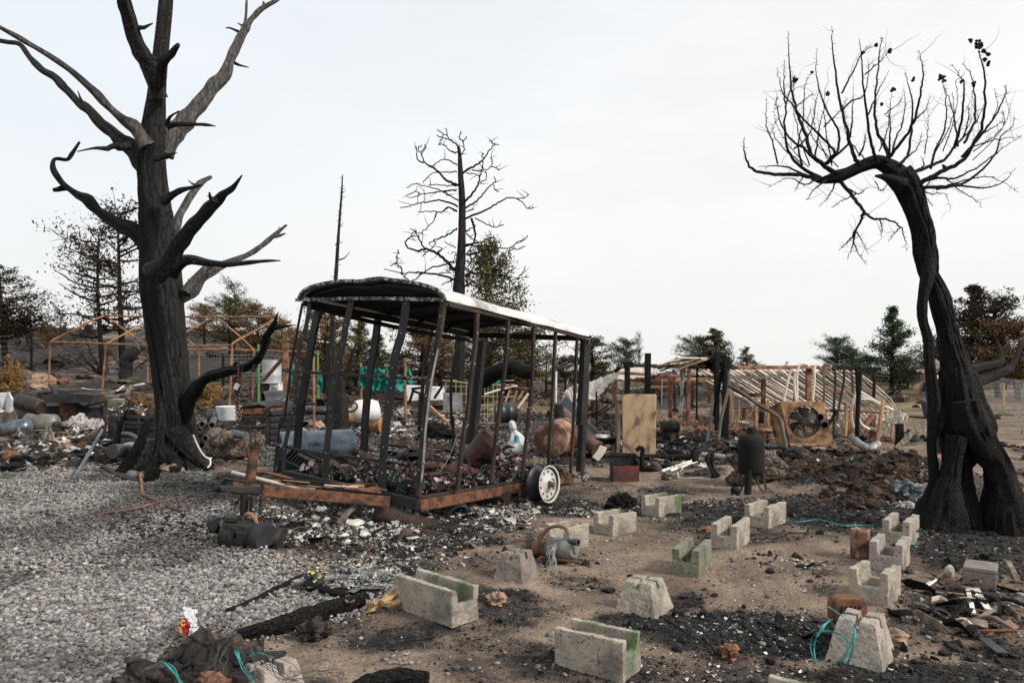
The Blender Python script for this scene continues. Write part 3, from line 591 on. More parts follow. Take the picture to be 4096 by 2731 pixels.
def big_tree():
    d=10.9; b=qD.w(410,1072,d); b.z=float(hgt(b.x,b.y))-.05
    T=thing('burnt_tree','massive charred dead tree with broken limbs at the left, rooted in gravel','tree',b)
    k=d/3048
    # centre line and half widths read off the photo (photo pixels)
    prof=[(690,1880,150),(700,1840,120),(705,1760,98),(700,1660,94),(690,1560,92),(680,1460,94),(668,1360,98),(655,1250,100),(645,1150,106),(640,1050,100),(633,950,92),(625,850,88),(615,750,82),(608,650,80),(612,560,76),(618,480,64),(625,400,54),(632,320,48),(640,230,44),(650,140,43),(660,40,41),(668,-60,38),(680,-200,34),(690,-380,28),(700,-560,18),(705,-700,6)]
    P=[W(x,y,d) for x,y,_ in prof]; seg=230; S=smooth_path(P,seg); R=[]
    for i in range(seg+1):
        u=i/seg*(len(prof)-1); a=min(int(u),len(prof)-2); R.append((prof[a][2]+(prof[a+1][2]-prof[a][2])*(u-a))*k*.73*(.88+.12*float(sst(750,1150,prof[a][1]))))
    def dsp(t,a,p):
        z=p.z; low=max(0,1-z/1.3)
        r=1+.10*MN.noise((math.cos(a)*1.6,math.sin(a)*1.6,z*.35))
        # deep vertical folds that twist slightly
        w=a+.22*z; f=math.sin(w*7)+.6*math.sin(w*13+1.7)+.4*math.sin(w*23+z); r+=.045*f
        g=MN.noise((math.cos(w)*5,math.sin(w)*5,z*.25)); r-=.16*max(0,.12-abs(g))*6*.45
        r+=.03*MN.noise((math.cos(a)*14,math.sin(a)*14,z*3))
        r+=.22*low*math.sin(w*5+.8)+.25*low*low*max(0,math.sin(w*3))
        # burnt out hollow on the camera side, left of centre, from the base upward
        c=math.exp(-((a-1.30*math.pi)/.42)**2)*(max(0,1-abs(z-.55)/1.1)); r-=.38*c
        return max(r,.35)
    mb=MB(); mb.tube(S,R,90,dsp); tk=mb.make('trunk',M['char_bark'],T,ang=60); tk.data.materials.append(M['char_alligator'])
    for p in tk.data.polygons:      # lower left-side faces of the trunk in blacker alligator char, ragged edge
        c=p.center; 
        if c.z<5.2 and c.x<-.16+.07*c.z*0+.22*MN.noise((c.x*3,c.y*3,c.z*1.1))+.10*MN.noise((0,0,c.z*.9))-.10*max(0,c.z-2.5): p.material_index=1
    B=[ # view, points, depths, radii px, material
     (qU,[(905,560),(870,400),(815,330),(775,230),(730,120),(705,0),(690,-120),(670,-300)],10.7,9.6,[46,44,40,37,34,32,28,14],'char_bark'),
     (qU,[(900,480),(930,360),(975,310),(1018,258)],10.5,9.7,[30,24,19,10],'char_bark'),
     (qU,[(850,850),(780,740),(700,690),(630,620),(560,540),(500,490),(410,410),(330,350),(220,280),(120,225),(40,180),(-40,130),(-160,60)],10.8,9.9,[46,34,26,21,20,18,17,15,14,12,10,9,6],'grey_bark'),
     (qU,[(850,950),(760,840),(670,780),(600,720),(520,640),(440,580),(370,500),(310,440),(240,400),(170,330),(115,255),(50,240),(-60,225),(-150,215)],11,12.2,[48,38,30,24,21,19,19,18,17,14,11,10,9,5],'char_bark'),
     (qU,[(740,830),(690,840),(650,830),(610,850),(560,845),(510,850),(440,865)],10.7,10.2,[26,18,15,14,9,6,3],'char_bark'),
     (qU,[(860,1400),(780,1320),(680,1280),(590,1230),(540,1190),(500,1140),(440,1110),(380,1070),(340,1030),(305,970),(305,920),(325,905),(380,910),(410,880),(455,810)],10.9,11.9,[44,36,30,27,26,24,20,16,14,12,11,9,9,10,6],'char_alligator'),
     (qU,[(380,1068),(340,1080),(300,1085)],11.5,11.4,[16,12,9],'char_alligator'),
     (qU,[(930,880),(1010,740),(1080,660),(1160,560),(1210,500),(1280,420),(1330,300),(1380,200),(1420,130),(1480,60),(1570,5),(1640,-50)],11,12.6,[44,40,36,33,32,28,24,19,16,13,11,6],'grey_bark'),
     (qU,[(1395,170),(1400,110),(1405,50),(1408,-20)],12.2,12.4,[14,8,6,4],'grey_bark'),
     (qU,[(1500,50),(1505,12)],12.4,12.5,[8,4],'grey_bark'),
     (qU,[(1375,190),(1350,175),(1310,160),(1288,162)],12.2,12.0,[9,7,4,2],'char_bark'),
     (qU,[(1330,355),(1360,372),(1420,386)],12,12.1,[9,7,2],'char_bark'),
     (qU,[(960,720),(1010,705),(1100,708),(1180,712),(1230,720)],10.6,10.1,[16,11,9,7,2],'char_bark'),
     (qU,[(950,710),(965,675),(985,655),(1020,635)],10.5,10.2,[12,8,6,4],'char_bark'),
     (qU,[(880,905),(940,890),(1010,873)],10.3,9.9,[18,12,2],'char_bark'),
     (qU,[(930,1150),(1000,1105),(1040,1085),(1100,1070),(1150,1055)],10.6,10.3,[30,16,12,10,5],'char_bark'),
     (qU,[(960,1380),(1010,1260),(1050,1180),(1100,1110),(1140,1050),(1205,1010)],11.2,12,[30,22,18,17,17,9],'grey_bark'),
     (qU,[(870,1560),(960,1480),(1010,1400),(1080,1310),(1140,1240),(1200,1175),(1260,1120),(1320,1080),(1380,1000)],10.2,9.2,[60,46,36,33,30,27,22,15,3],'char_bark'),
     (qU,[(1240,1150),(1205,1135),(1195,1098)],9.4,9.3,[14,9,4],'char_bark'),
     (qU,[(960,1560),(1060,1490),(1180,1500),(1290,1510),(1400,1500),(1500,1490),(1600,1487)],10.4,9.9,[40,26,18,12,10,8,2],'char_bark'),
     (qD,[(400,690),(440,670),(470,635),(510,610),(560,590),(600,565),(630,540),(658,517)],11.1,12.2,[34,28,24,18,14,12,11,6],'grey_bark'),
     (qD,[(425,675),(450,640),(480,610),(500,603)],10.9,11.3,[26,22,16,8],'grey_bark'),
     (qD,[(625,543),(645,540),(656,536)],12.0,12.1,[10,7,3],'grey_bark'),
     (qB,[(-165,1650),(-145,1450),(-110,1310),(-55,1200),(15,1130),(100,1075),(200,1040),(320,1010),(430,985),(520,930),(575,860),(610,780),(622,700),(660,640),(700,580),(715,520),(740,458)],10.95,9.7,[26,34,38,34,29,26,23,21,20,18,17,16,19,20,13,7,1],'char_alligator'),
     (qB,[(690,610),(760,600),(830,595),(910,583)],9.9,9.7,[18,9,6,1],'char_bark'),
     (qB,[(520,970),(500,1010),(520,1020)],10,9.95,[14,10,6],'char_bark'),
    ]
    for i,(q,pts,d0,d1,rp,mk) in enumerate(B):
        mb=MB(); S2,r2=limb(mb,q,pts,d0,d1,[r*.80*(d0+d1)/2/3048 for r in rp],n=20 if max(rp)>20 else 12,seed=i*1.7+1,ridge=.2,k=5,knob=.34); 
        rg=random.Random(i)
        for _ in range(len(S2)//14):       # snapped stubs and knots
            j=rg.randint(len(S2)//5,len(S2)-2); v=Vector((rg.gauss(0,1),rg.gauss(-.3,.6),rg.gauss(.3,.8))).normalized(); l=r2[j]*rg.uniform(1.3,3.2); mb.tube([S2[j],S2[j]+v*l*.6,S2[j]+v*l+Vector((0,0,l*.2))],[r2[j]*.5,r2[j]*.28,r2[j]*.08],7)
        mb.make('limb',M[mk],T,ang=60)
    # root flares
    for i,(pts,rp) in enumerate([([(700,1730),(745,1790),(790,1840),(832,1878)],[40,32,22,8]),([(640,1780),(600,1830),(560,1860),(535,1882)],[40,30,20,8]),([(660,1800),(690,1850),(700,1885)],[42,34,18])]):
        mb=MB(); P=[W(x,y,10.75-(.25 if i==2 else .1)*j) for j,(x,y) in enumerate(pts)]; mb.tube(smooth_path(P,24),np.interp(np.linspace(0,1,25),np.linspace(0,1,len(rp)),rp)*k,20,bark(i+40,.16,5)); mb.make('root',M['char_bark'],T,ang=60)
    return T
big_tree()
def shoots(mb,P,n,rng,L=(.15,.5),r=.004,up=.5,out=None):
    "side twigs off a polyline"
    for i in range(n):
        k=rng.randint(max(1,len(P)//5),len(P)-1); p=P[k]; t=(P[k]-P[k-1]).normalized()
        v=Vector((rng.gauss(0,1),rng.gauss(0,.8),rng.gauss(0,.6))); v-=t*v.dot(t)*.6; v=v.normalized()+Vector((0,0,up))+t*.4; v.normalize()
        l=rng.uniform(*L); Q_=[p]; 
        for j in range(4):
            v=(v+Vector((rng.gauss(0,.25),rng.gauss(0,.25),rng.gauss(0,.25)+up*.15))).normalized(); Q_.append(Q_[-1]+v*l/4)
        mb.tube(Q_,[r,r*.8,r*.65,r*.45,r*.2],4,caps=False)
def black_tree():
    d=6.75; b=W(3890,2110,d); b.z=float(hgt(b.x,b.y))-.05
    T=thing('burnt_tree','black charred leaning tree with split trunk and upswept bare shoots at right','tree',b); k=d/3048
    def strand(name,prof,seed,n=56,dd=0,seg=150,ridge=.2):
        P=[W(x,y,d+dd+(z if len(q)>3 else 0)) for q in prof for x,y,_,z in [q if len(q)>3 else (*q,0)]]; S=smooth_path(P,seg); R=[]
        for i in range(seg+1):
            u=i/seg*(len(prof)-1); a=min(int(u),len(prof)-2); R.append((prof[a][2]+(prof[a+1][2]-prof[a][2])*(u-a))*k)
        def f(t,a,p):
            r=1+.22*MN.noise((math.cos(a)*1.8+seed,math.sin(a)*1.8,p.z*1.6))+.14*MN.noise((math.cos(a)*6+seed,math.sin(a)*6,p.z*4))
            r-=ridge*max(0,.16-abs(MN.noise((math.cos(a)*3+seed*3,math.sin(a)*3,p.z*.9))))*4
            r+=.035*MN.noise((math.cos(a)*16,math.sin(a)*16,p.z*22)); return max(r,.3)
        mb=MB(); mb.tube(S,R,n,f); mb.make(name,M['char_alligator'],T,ang=70); return S
    strand('trunk',[(3880,2150,150),(3850,2090,112),(3830,2010,84),(3826,1930,62),(3828,1860,54),(3845,1800,74),(3859,1714,98),(3842,1612,82),(3828,1510,68),(3822,1459,56),(3809,1408,47),(3797,1357,43),(3785,1306,38),(3773,1255,42),(3762,1204,43),(3752,1168,38),(3730,1120,33),(3716,1095,35),(3703,1010,45),(3694,930,43),(3675,865,42),(3653,802,45),(3624,738,48),(3592,695,50)],3,n=80,seg=260)
    strand('side_trunk',[(3720,2120,110),(3703,2030,42),(3716,1990,27),(3735,1930,20),(3732,1853,19),(3725,1776,16),(3734,1714,20),(3738,1612,22),(3725,1510,19),(3716,1434,18),(3712,1357,19),(3693,1286,18),(3689,1230,19),(3692,1184,18),(3702,1140,24),(3712,1090,26),(3712,1030,18),(3706,980,5)],9,n=28,dd=-.08)
    strand('buttress',[(4035,2160,130),(4020,2090,104),(4018,2006,80),(4006,1930,58),(3984,1853,50),(3930,1780,58),(3885,1700,62),(3860,1600,50)],14,n=40,dd=-.18)
    strand('buttress',[(3770,2140,96),(3785,2040,72),(3792,1960,46),(3805,1900,34),(3812,1840,32),(3830,1740,40)],19,n=32,dd=-.2)
    strand('side_trunk',[(3640,780,24),(3665,850,18),(3690,905,16),(3706,960,16),(3712,1010,24),(3718,1060,24),(3728,1110,8)],29,n=22,dd=-.06,seg=60)
    strand('crown_bough',[(3640,770,46),(3592,700,40),(3545,662,30),(3500,648,26),(3440,668,23),(3390,692,22),(3350,706,26),(3315,716,18),(3280,722,12),(3245,716,5)],31,n=30,dd=0,seg=90)
    strand('crown_bough',[(3610,745,36),(3572,722,22),(3535,708,12),(3500,704,4)],33,n=24,dd=-.1,seg=50)
    strand('crown_bough',[(3660,830,30),(3668,765,24),(3655,725,10)],35,n=20,dd=.05,seg=30)
    rng=random.Random(5); tw=MB()
    S_=[ # view T polylines: points, start radius px (in photo px), depth offset at tip
     ([(850,880),(800,800),(760,640),(720,480),(690,280),(672,120),(670,10)],11,.3),
     ([(960,860),(920,760),(890,560),(870,400),(855,200),(842,85)],9,-.4),
     ([(1010,860),(1020,790),(960,680),(940,560),(945,420),(960,280),(975,120),(990,80)],10,.5),
     ([(1030,830),(1100,740),(1180,620),(1215,480),(1240,350),(1235,240),(1215,160)],9,-.5),
     ([(1100,880),(1150,800),(1170,640),(1175,480),(1150,380),(1128,300)],8,.4),
     ([(1030,850),(1035,700),(1035,560),(1040,430)],6,-.2),
     ([(1050,800),(1065,730),(1110,620),(1130,500),(1120,400)],6,.7),
     ([(700,940),(620,880),(540,810),(510,700),(470,600),(430,470),(410,330),(400,180),(396,40)],13,.2),
     ([(620,880),(560,830),(420,720),(360,640),(330,540),(318,455)],8,-.5),
     ([(600,960),(490,900),(400,800),(375,650),(385,500),(410,400),(415,350)],10,.6),
     ([(600,960),(450,940),(300,935),(190,915),(140,860),(120,780),(120,705)],12,-.3),
     ([(330,870),(300,740),(262,640),(258,540),(260,460)],5,.2),
     ([(700,940),(720,930),(620,880),(690,800),(600,700),(500,600),(430,510),(370,440),(340,350),(328,265)],9,-.7),
     ([(640,870),(700,800),(715,680),(640,540),(590,400),(570,270),(578,145)],8,.5),
     ([(640,860),(760,760),(790,660),(800,520),(805,420)],7,-.4),
     ([(560,830),(580,740),(600,600),(650,460)],6,.7),
     ([(480,880),(460,740),(490,600),(500,400),(540,300)],6,.4),
     ([(430,780),(520,700),(560,560),(585,390)],5,-.3),
     ([(380,520),(370,400),(370,300),(375,220)],5,.5),
     ([(840,820),(870,760),(883,685)],7,.1),
     ([(1210,1000),(1280,960),(1400,900),(1500,840),(1560,740),(1610,640),(1630,480),(1625,300),(1600,200),(1590,150)],13,-.3),
     ([(1130,940),(1250,900),(1380,840),(1440,760),(1500,700),(1580,600),(1620,500)],10,.3),
     ([(1290,900),(1320,780),(1370,680),(1388,560),(1380,430),(1365,360)],7,.5),
     ([(1440,760),(1480,620),(1495,480),(1500,380),(1480,330),(1420,250)],7,-.6),
     ([(1460,760),(1440,600),(1410,480),(1370,380)],6,.8),
     ([(1500,740),(1560,620),(1570,500),(1560,400),(1540,310),(1490,240)],7,.4),
     ([(1480,830),(1600,700),(1700,560),(1760,430),(1755,380)],7,-.5),
     ([(1220,1020),(1400,1010),(1500,990),(1620,900),(1700,800),(1730,700),(1800,640),(1815,580)],9,.4),
     ([(1240,980),(1350,960),(1450,960),(1600,880),(1720,790),(1860,690)],7,-.7),
     ([(1330,1030),(1460,1010),(1640,1020),(1750,980),(1825,895)],7,.2),
     ([(1210,1020),(1340,1020),(1420,1000),(1560,960),(1690,960),(1840,1050)],6,-.4),
     ([(1390,960),(1460,1030),(1560,1090),(1615,1145)],4,.3),
     ([(1230,1040),(1300,1060),(1380,1060),(1415,1150)],4,.5),
     ([(1300,950),(1250,1050),(1305,1140)],4,-.3),
     ([(720,980),(790,1060),(850,1140),(880,1180),(930,1215),(1020,1220),(1100,1265),(1125,1340),(1140,1415)],10,-.4),
     ([(870,1170),(850,1230),(800,1320),(760,1370),(712,1412)],8,.2),
     ([(820,1290),(800,1380),(768,1470)],5,.3),
     ([(800,1330),(830,1420),(890,1505)],4,-.5),
     ([(820,1290),(850,1340),(900,1440)],4,.3),
     ([(1100,1265),(1060,1310),(1020,1360)],4,.2),
     ([(970,1225),(985,1270),(978,1330)],4,.2),
     ([(700,960),(660,1060),(588,1145)],5,.3),([(640,970),(560,1030),(512,1100)],5,-.3),([(500,940),(460,1000),(442,1042)],4,.2),
     ([(600,960),(500,1000),(400,960),(265,1022)],5,-.6),([(480,930),(380,890),(280,885),(210,890)],6,.6),([(820,1060),(740,1100),(662,1145)],4,.4),
     ([(760,1020),(840,1060),(885,1020)],5,-.2),([(940,980),(980,1040),(1020,1000)],3,-.2),
     ([(730,540),(790,480),(870,440),(900,300),(895,215)],6,.6),([(730,430),(800,300),(860,180),(945,125)],5,-.4),([(900,560),(960,420),(1030,285)],5,.4),([(880,310),(960,240),(1035,165)],4,-.5),
     ([(1180,600),(1250,540),(1290,450)],5,.3),([(1100,860),(1200,780),(1235,680)],5,-.3),([(1130,940),(1240,890),(1232,825)],7,.2),([(1000,560),(1080,500),(1110,460)],3,.6),([(620,640),(720,540),(770,460)],4,-.5),([(440,520),(500,470),(550,428)],4,.4),
     ([(1600,690),(1690,640),(1740,600)],4,.5),([(1560,760),(1700,720),(1860,700)],4,-.6),([(1500,700),(1530,560),(1520,515)],4,-.2),
    ]
    # extra thin whips thrown upward from the boughs so that the crown has depth
    for i in range(16):
        x0=rng.choice([rng.uniform(480,720),rng.uniform(850,1100),rng.uniform(1250,1560)]); y0={0:900,1:850,2:850}[0 if x0<730 else 1 if x0<1120 else 2]-rng.uniform(0,60)
        h=rng.uniform(250,560); lean=rng.uniform(-120,120)+(x0-1000)*.22
        S_.append(([(x0,y0),(x0+lean*.7,y0-h*.35),(x0+lean*1.1,y0-h*.7),(x0+lean*1.0,y0-h)],rng.uniform(2.6,4.2),rng.uniform(-1.1,1.1)))
    parts=[]
    for i,(pts,rp,off) in enumerate(S_):
        dd=d+rng.uniform(-.1,.1); m=len(pts); P=[qT.w(x,y,dd+off*(j/(m-1))) for j,(x,y) in enumerate(pts)]
        P=smooth_path(P,max(12,m*5)); R=[max(.0020,rp*k*.78*(1-j/(len(P)))**.8) for j in range(len(P))]
        P=[p+Vector((MN.noise((j*.5,i,0)),MN.noise((j*.5,i,4)),MN.noise((j*.5,i,8))))*.012 for j,p in enumerate(P)]
        q=MB(); q.tube(P,R,7 if rp>6 else 5)
        # short thorn-like stubs
        for j in range(3,len(P)-1):
            for _ in range(2):
                if rng.random()<.75:
                    v=Vector((rng.gauss(0,1),rng.gauss(0,1),rng.gauss(.4,.7))).normalized(); l=rng.uniform(.012,.045); q.tube([P[j],P[j]+v*l],[.0025,.0008],3,caps=False)
        shoots(q,P,rng.randint(1,3),rng,(.1,.3),.0022,.5)
        q.make('branch',M['char_twig'],T)
    # clusters of scorched cones or leaves left at a few tips
    for (x,y,n,s) in [(1590,130,26,26),(1540,95,10,14),(1620,165,12,14),(1650,185,8,10),(1630,215,8,12),(1652,245,6,9),(1355,330,18,24),(1185,342,8,10),(860,178,7,9),(945,128,6,8),(1035,165,7,10),(1048,412,8,12),(440,345,12,18),(545,298,5,7),(645,430,7,12),(1375,890,6,10),(1560,370,10,16),(1490,350,6,10),(985,500,4,8)]:
        q=MB()
        for _ in range(n): q.blob(qT.w(x+rng.gauss(0,s*.45),y+rng.gauss(0,s*.5),d+rng.uniform(-.1,.1)),[rng.uniform(.006,.014)*1.2]*3,.5,3,1,seed=rng.random()*50)
        q.make('leaf_cluster',M['char_twig'],T,smooth=False)
    # two low dead boughs reaching right
    for pts in ([(1080,950),(1180,930),(1300,900),(1385,870),(1380,800),(1345,700)],[(1150,1040),(1260,1010),(1400,950),(1470,900),(1530,760),(1555,700)]):
        q=MB(); limb(q,qR,pts,6.8,7.4,[.06,.045,.035,.028,.02,.012],n=12,seed=len(pts)+.3,knob=.4); q.make('branch',M['char_alligator'],T)
    return T
black_tree()
# ------------------------------------------------------------------ tall bare tree behind the trailer, and the thin pole snag
def mid_tree():
    base=G(1845,1500) ; d=24.; b=W(1840,1530,d); b.z=float(hgt(b.x,b.y))-.1
    T=thing('dead_tree','tall bare blackened tree with crooked spreading branches behind the trailer roof','tree',b); k=d/3048; rng=random.Random(8)
    prof=[(1838,1600,50),(1838,1500,44),(1840,1350,38),(1838,1250,34),(1835,1160,44),(1838,1100,34),(1845,1010,30),(1847,900,26),(1848,800,24),(1842,700,19),(1838,620,13),(1833,585,10)]
    P=smooth_path([W(x,y,d) for x,y,_ in prof],90); R=np.interp(np.linspace(0,1,91),np.linspace(0,1,len(prof)),[p[2]*k*.56 for p in prof]); mb=MB(); mb.tube(P,R,20,bark(5,.14,7)); mb.make('trunk',M['char_bark'],T,ang=60)
    br=[([(985,480),(900,430),(820,415),(760,440),(690,490),(640,500)],6),([(1000,720),(900,690),(830,640),(780,580),(720,530),(650,490),(590,450),(520,430),(500,370),(505,320),(490,255)],14),([(590,440),(560,350),(600,290),(600,235)],6),([(560,350),(515,290),(560,245)],4),
     ([(980,565),(880,565),(780,570),(700,575),(630,630),(575,690)],6),([(980,725),(880,730),(780,720),(700,718),(645,718)],6),([(980,780),(880,790),(760,800),(640,820),(550,835),(450,876)],8),([(550,835),(490,800),(375,848)],4),
     ([(1000,905),(900,850),(820,800),(740,770),(640,740),(560,725),(480,705),(378,755)],7),([(990,980),(920,940),(820,915),(745,902),(640,925),(540,935),(450,960),(380,985),(305,992)],10),([(980,1035),(930,1010),(880,985),(830,1020),(790,1050),(700,1035),(600,1040),(525,1045)],10),
     ([(745,1050),(710,1140),(640,1220),(550,1300)],5),([(980,1240),(920,1290),(850,1330),(780,1355),(710,1380),(650,1415)],9),([(710,1385),(720,1430),(670,1490)],4),([(970,1475),(900,1440),(832,1400)],4),([(1000,330),(950,330),(900,310),(850,260),(820,240),(755,235)],7),([(1000,300),(995,260),(960,220),(900,180),(870,130),(850,35)],10),([(870,170),(800,150),(745,130)],5),([(860,130),(790,90),(745,60)],3),
     ([(1010,350),(1050,340),(1072,280),(1060,200),(1100,140)],5),([(1060,210),(1020,160),(1028,80)],3),([(1030,600),(1090,550),(1180,500),(1260,450),(1310,400),(1370,310),(1440,235),(1485,240)],13),([(1440,235),(1400,205),(1372,190)],4),([(1310,400),(1280,370),(1310,345)],4),
     ([(1060,930),(1130,870),(1200,780),(1240,700),(1265,600),(1290,500),(1295,430)],12),([(1070,1000),(1150,960),(1220,910),(1290,840),(1360,750),(1420,700),(1450,665),(1430,625)],11),([(1420,715),(1440,780),(1490,800)],4),([(1075,1130),(1140,1095),(1230,1065),(1330,1020),(1430,965),(1500,920),(1600,875),(1700,880),(1790,875),(1850,830)],12),([(1700,880),(1780,940),(1830,1005),(1900,985)],5),
     ([(1100,580),(1200,590),(1250,610)],5),([(1160,540),(1290,550),(1395,495),(1405,430),(1385,390)],6),([(1395,495),(1450,515),(1485,540)],4),([(1260,690),(1335,650),(1330,560)],5),([(1060,1045),(1130,1030),(1190,1010)],5),([(1160,1120),(1190,1240),(1205,1320),(1180,1420),(1130,1500),(1050,1620)],14),([(1200,1120),(1300,1170),(1380,1210),(1450,1225),(1545,1195)],6),([(1050,1310),(1120,1260),(1210,1200)],10),
     ([(1090,1440),(1180,1420),(1290,1400),(1400,1355)],9),([(1080,1450),(1220,1445),(1400,1460),(1530,1480),(1640,1465),(1700,1410),(1780,1380),(1835,1325)],9),([(1640,1465),(1710,1495),(1800,1455)],4),([(1100,1560),(1240,1530),(1340,1500),(1420,1500),(1480,1525)],9),([(1100,1300),(1160,1360),(1190,1380)],7)]
    bz=[([(960,545),(900,480),(820,400),(750,345),(680,310),(600,290),(520,310),(440,290),(375,255),(370,200),(430,140),(500,130)],18),([(590,280),(545,200),(510,130),(480,70),(425,50)],9),([(640,310),(600,340),(568,380)],4),([(430,140),(460,90),(500,70)],5),([(750,345),(765,310),(800,300),(800,275)],7),
     ([(950,440),(870,460),(780,490),(680,510),(620,545),(560,590),(490,650),(430,670)],9),([(940,650),(850,620),(740,590),(640,580),(540,570),(440,570),(340,580),(250,560),(110,525)],13),([(320,575),(320,520),(280,480),(240,465),(180,490)],7),([(240,460),(270,430),(255,380),(285,330),(272,295)],5),([(310,580),(370,630),(405,665)],6),([(940,650),(890,680),(850,690),(790,725)],8),([(920,580),(850,572),(770,578)],4),
     ([(1080,610),(1180,575),(1280,585),(1400,600),(1500,600),(1580,590),(1625,535)],12),([(1480,610),(1560,650),(1680,655),(1740,610),(1780,560),(1805,500)],7),([(1500,600),(1620,625),(1740,635),(1830,620)],6),([(1080,430),(1160,450),(1260,470),(1340,480)],4),([(1070,740),(1130,700),(1200,690)],9),([(1120,350),(1180,430),(1280,480)],5)]
    for q,L in ((qY,br),(qZ,bz)):
        for i,(pts,rp) in enumerate(L):
            off=rng.uniform(-1.6,1.6); m=len(pts); Pp=smooth_path([q.w(x,y,d+off*j/(m-1)) for j,(x,y) in enumerate(pts)],m*4)
            Rr=[max(.012,rp*.42*k*(1-.8*j/len(Pp))) for j in range(len(Pp))]; Pp=[p+Vector((MN.noise((j*.6,i,0)),0,MN.noise((j*.6,i,8))))*.05 for j,p in enumerate(Pp)]
            Rr=[q_*.82+.006 for q_ in Rr]; mb=MB(); mb.tube(Pp,Rr,6); shoots(mb,Pp,rng.randint(1,3),rng,(.2,.55),.014,.1); mb.make('branch',M['char_twig'],T)
mid_tree()
def snag():
    d=17.; b=W(1335,1690,d); b.z=float(hgt(b.x,b.y))-.05
    T=thing('dead_tree','thin straight pole-like dead snag with stub branches left of the trailer roof','tree',b); k=d/3048; rng=random.Random(3)
    prof=[(1332,1700,15),(1330,1500,13),(1330,1300,11),(1342,1130,8),(1350,1000,7),(1358,880,5),(1366,780,4),(1370,700,2)]
    P=smooth_path([W(x,y,d) for x,y,_ in prof],60); R=np.interp(np.linspace(0,1,61),np.linspace(0,1,len(prof)),[p[2]*k for p in prof]); mt=MB(); mt.tube(P,R,12,bark(8,.12,5))
    for pts,r in (([(1356,1040),(1380,1030),(1400,1006)],.02),([(1340,980),(1370,970)],.012),([(1362,900),(1376,890)],.01),([(1375,1035),(1388,1020)],.012)):
        mb=MB(); mb.tube(smooth_path([W(x,y,d) for x,y in pts],8),[r*(1-j/10) for j in range(9)],6); mb.make('branch',M['char_twig'],T)
    for i in range(70):
        j=rng.randint(8,58); v=Vector((rng.choice((-1,1))*rng.random(),rng.gauss(0,.5),rng.gauss(.1,.3))).normalized(); mt.tube([P[j],P[j]+v*(R[j]+rng.uniform(.02,.10))],[.008,.003],4)
    mt.make('trunk',M['char_bark'],T)
snag()
# ------------------------------------------------------------------ background trees
def crown_mesh(seed,kind):
    "returns trunk and crown MBs in a unit tree one metre high"
    rng=random.Random(seed); tr=MB(); cr=MB()
    lean=Vector((rng.uniform(-.05,.05),rng.uniform(-.05,.05),0))
    def tp(t): return Vector((lean.x*t+.012*math.sin(5*t+seed),lean.y*t,t))
    H=1.0; tr.tube([tp(t) for t in np.linspace(-.03,.96,14)],[.022*(1-.9*t)+.002 for t in np.linspace(0,1,14)],8,bark(seed,.1,4))
    spec={'cone':(62,.34,.10,.22),'round':(58,.42,.22,.35),'loose':(46,.34,.30,.5),'column':(50,.19,.08,.2),'sparse':(34,.38,.25,.8),'bush':(50,.60,.03,.3)}[kind]
    nb,wid,lo,sparse=spec; tips=[]
    for i in range(nb):
        t=lo+(1-lo)*((i+rng.random())/nb)**.9; az=rng.uniform(0,2*math.pi)
        u=(t-lo)/(1-lo)
        if kind=='cone': w=wid*(1-u)**.8+.02
        elif kind=='column': w=wid*(1-u**3)**.7*(.6+.4*min(1,u*4))+.02
        elif kind in('round','bush'): w=wid*math.sqrt(max(.02,1-(1.7*u-.7)**2)) if u>.05 else wid*.6
        else: w=wid*math.sqrt(max(.03,1-(1.6*u-.6)**2))*rng.uniform(.5,1.1)
        w*=rng.uniform(.6,1.15); rise=(.10+.25*u)*rng.uniform(.3,1.3)
        p=tp(t*.97); v=Vector((math.cos(az),math.sin(az),rise)).normalized(); pts=[p]; n=5
        for j in range(n):
            v=(v+Vector((rng.gauss(0,.14),rng.gauss(0,.14),rng.gauss(.05,.10)))).normalized(); pts.append(pts[-1]+v*w/n)
        tr.tube(pts,[.009*(1-u*.6)*(1-.85*j/n)+.0012 for j in range(n+1)],5,caps=False)
        for j in range(1,n+1): tips.append((pts[j],w,j/n))
        if kind in('sparse','loose'):
            for _ in range(5):
                a=rng.choice(pts[1:]); v2=(v+Vector((rng.gauss(0,.7),rng.gauss(0,.7),rng.gauss(.2,.5)))).normalized(); e=a+v2*rng.uniform(.04,.13); tr.tube([a,(a+e)/2+Vector((0,0,.008)),e],[.0025,.0018,.0008],3,caps=False); tips.append((e,w,.9))
    V=[];Fc=[]
    dens={'cone':34,'round':34,'loose':22,'column':30,'sparse':9,'bush':50}[kind]
    for p,w,f in tips:
        if rng.random()<sparse*.55: continue
        r=.030+.20*w*rng.uniform(.6,1.1)
        for _ in range(int(dens*rng.uniform(.6,1.5)*(1.4 if w>.15 else .8))):
            c=p+Vector((rng.gauss(0,r*.42),rng.gauss(0,r*.42),rng.gauss(r*.12,r*.33))); s=rng.uniform(.004,.0115)
            a=Vector((rng.gauss(0,1),rng.gauss(0,1),rng.gauss(0,1))).normalized(); b_=a.orthogonal().normalized(); c_=a.cross(b_)
            an=rng.uniform(0,6.28); b2=b_*math.cos(an)+c_*math.sin(an); c2=c_*math.cos(an)-b_*math.sin(an)
            k=len(V); V+= [c-b2*s*1.5,c+c2*s*.6,c+b2*s*1.5,c-c2*s*.6]; Fc.append((k,k+1,k+2,k+3))
    cr.add(V,Fc); return tr,cr
PROTO={}
def proto(kind,seed):
    key=(kind,seed)
    if key not in PROTO:
        tr,cr=crown_mesh(seed,kind); V=[]
        def mk(mb,nm):
            me=bpy.data.meshes.new(nm); me.from_pydata(np.vstack(mb.v).tolist(),[],mb.f); return me
        PROTO[key]=(mk(tr,'trunk'),mk(cr,'crown'))
    return PROTO[key]
MESHC={}
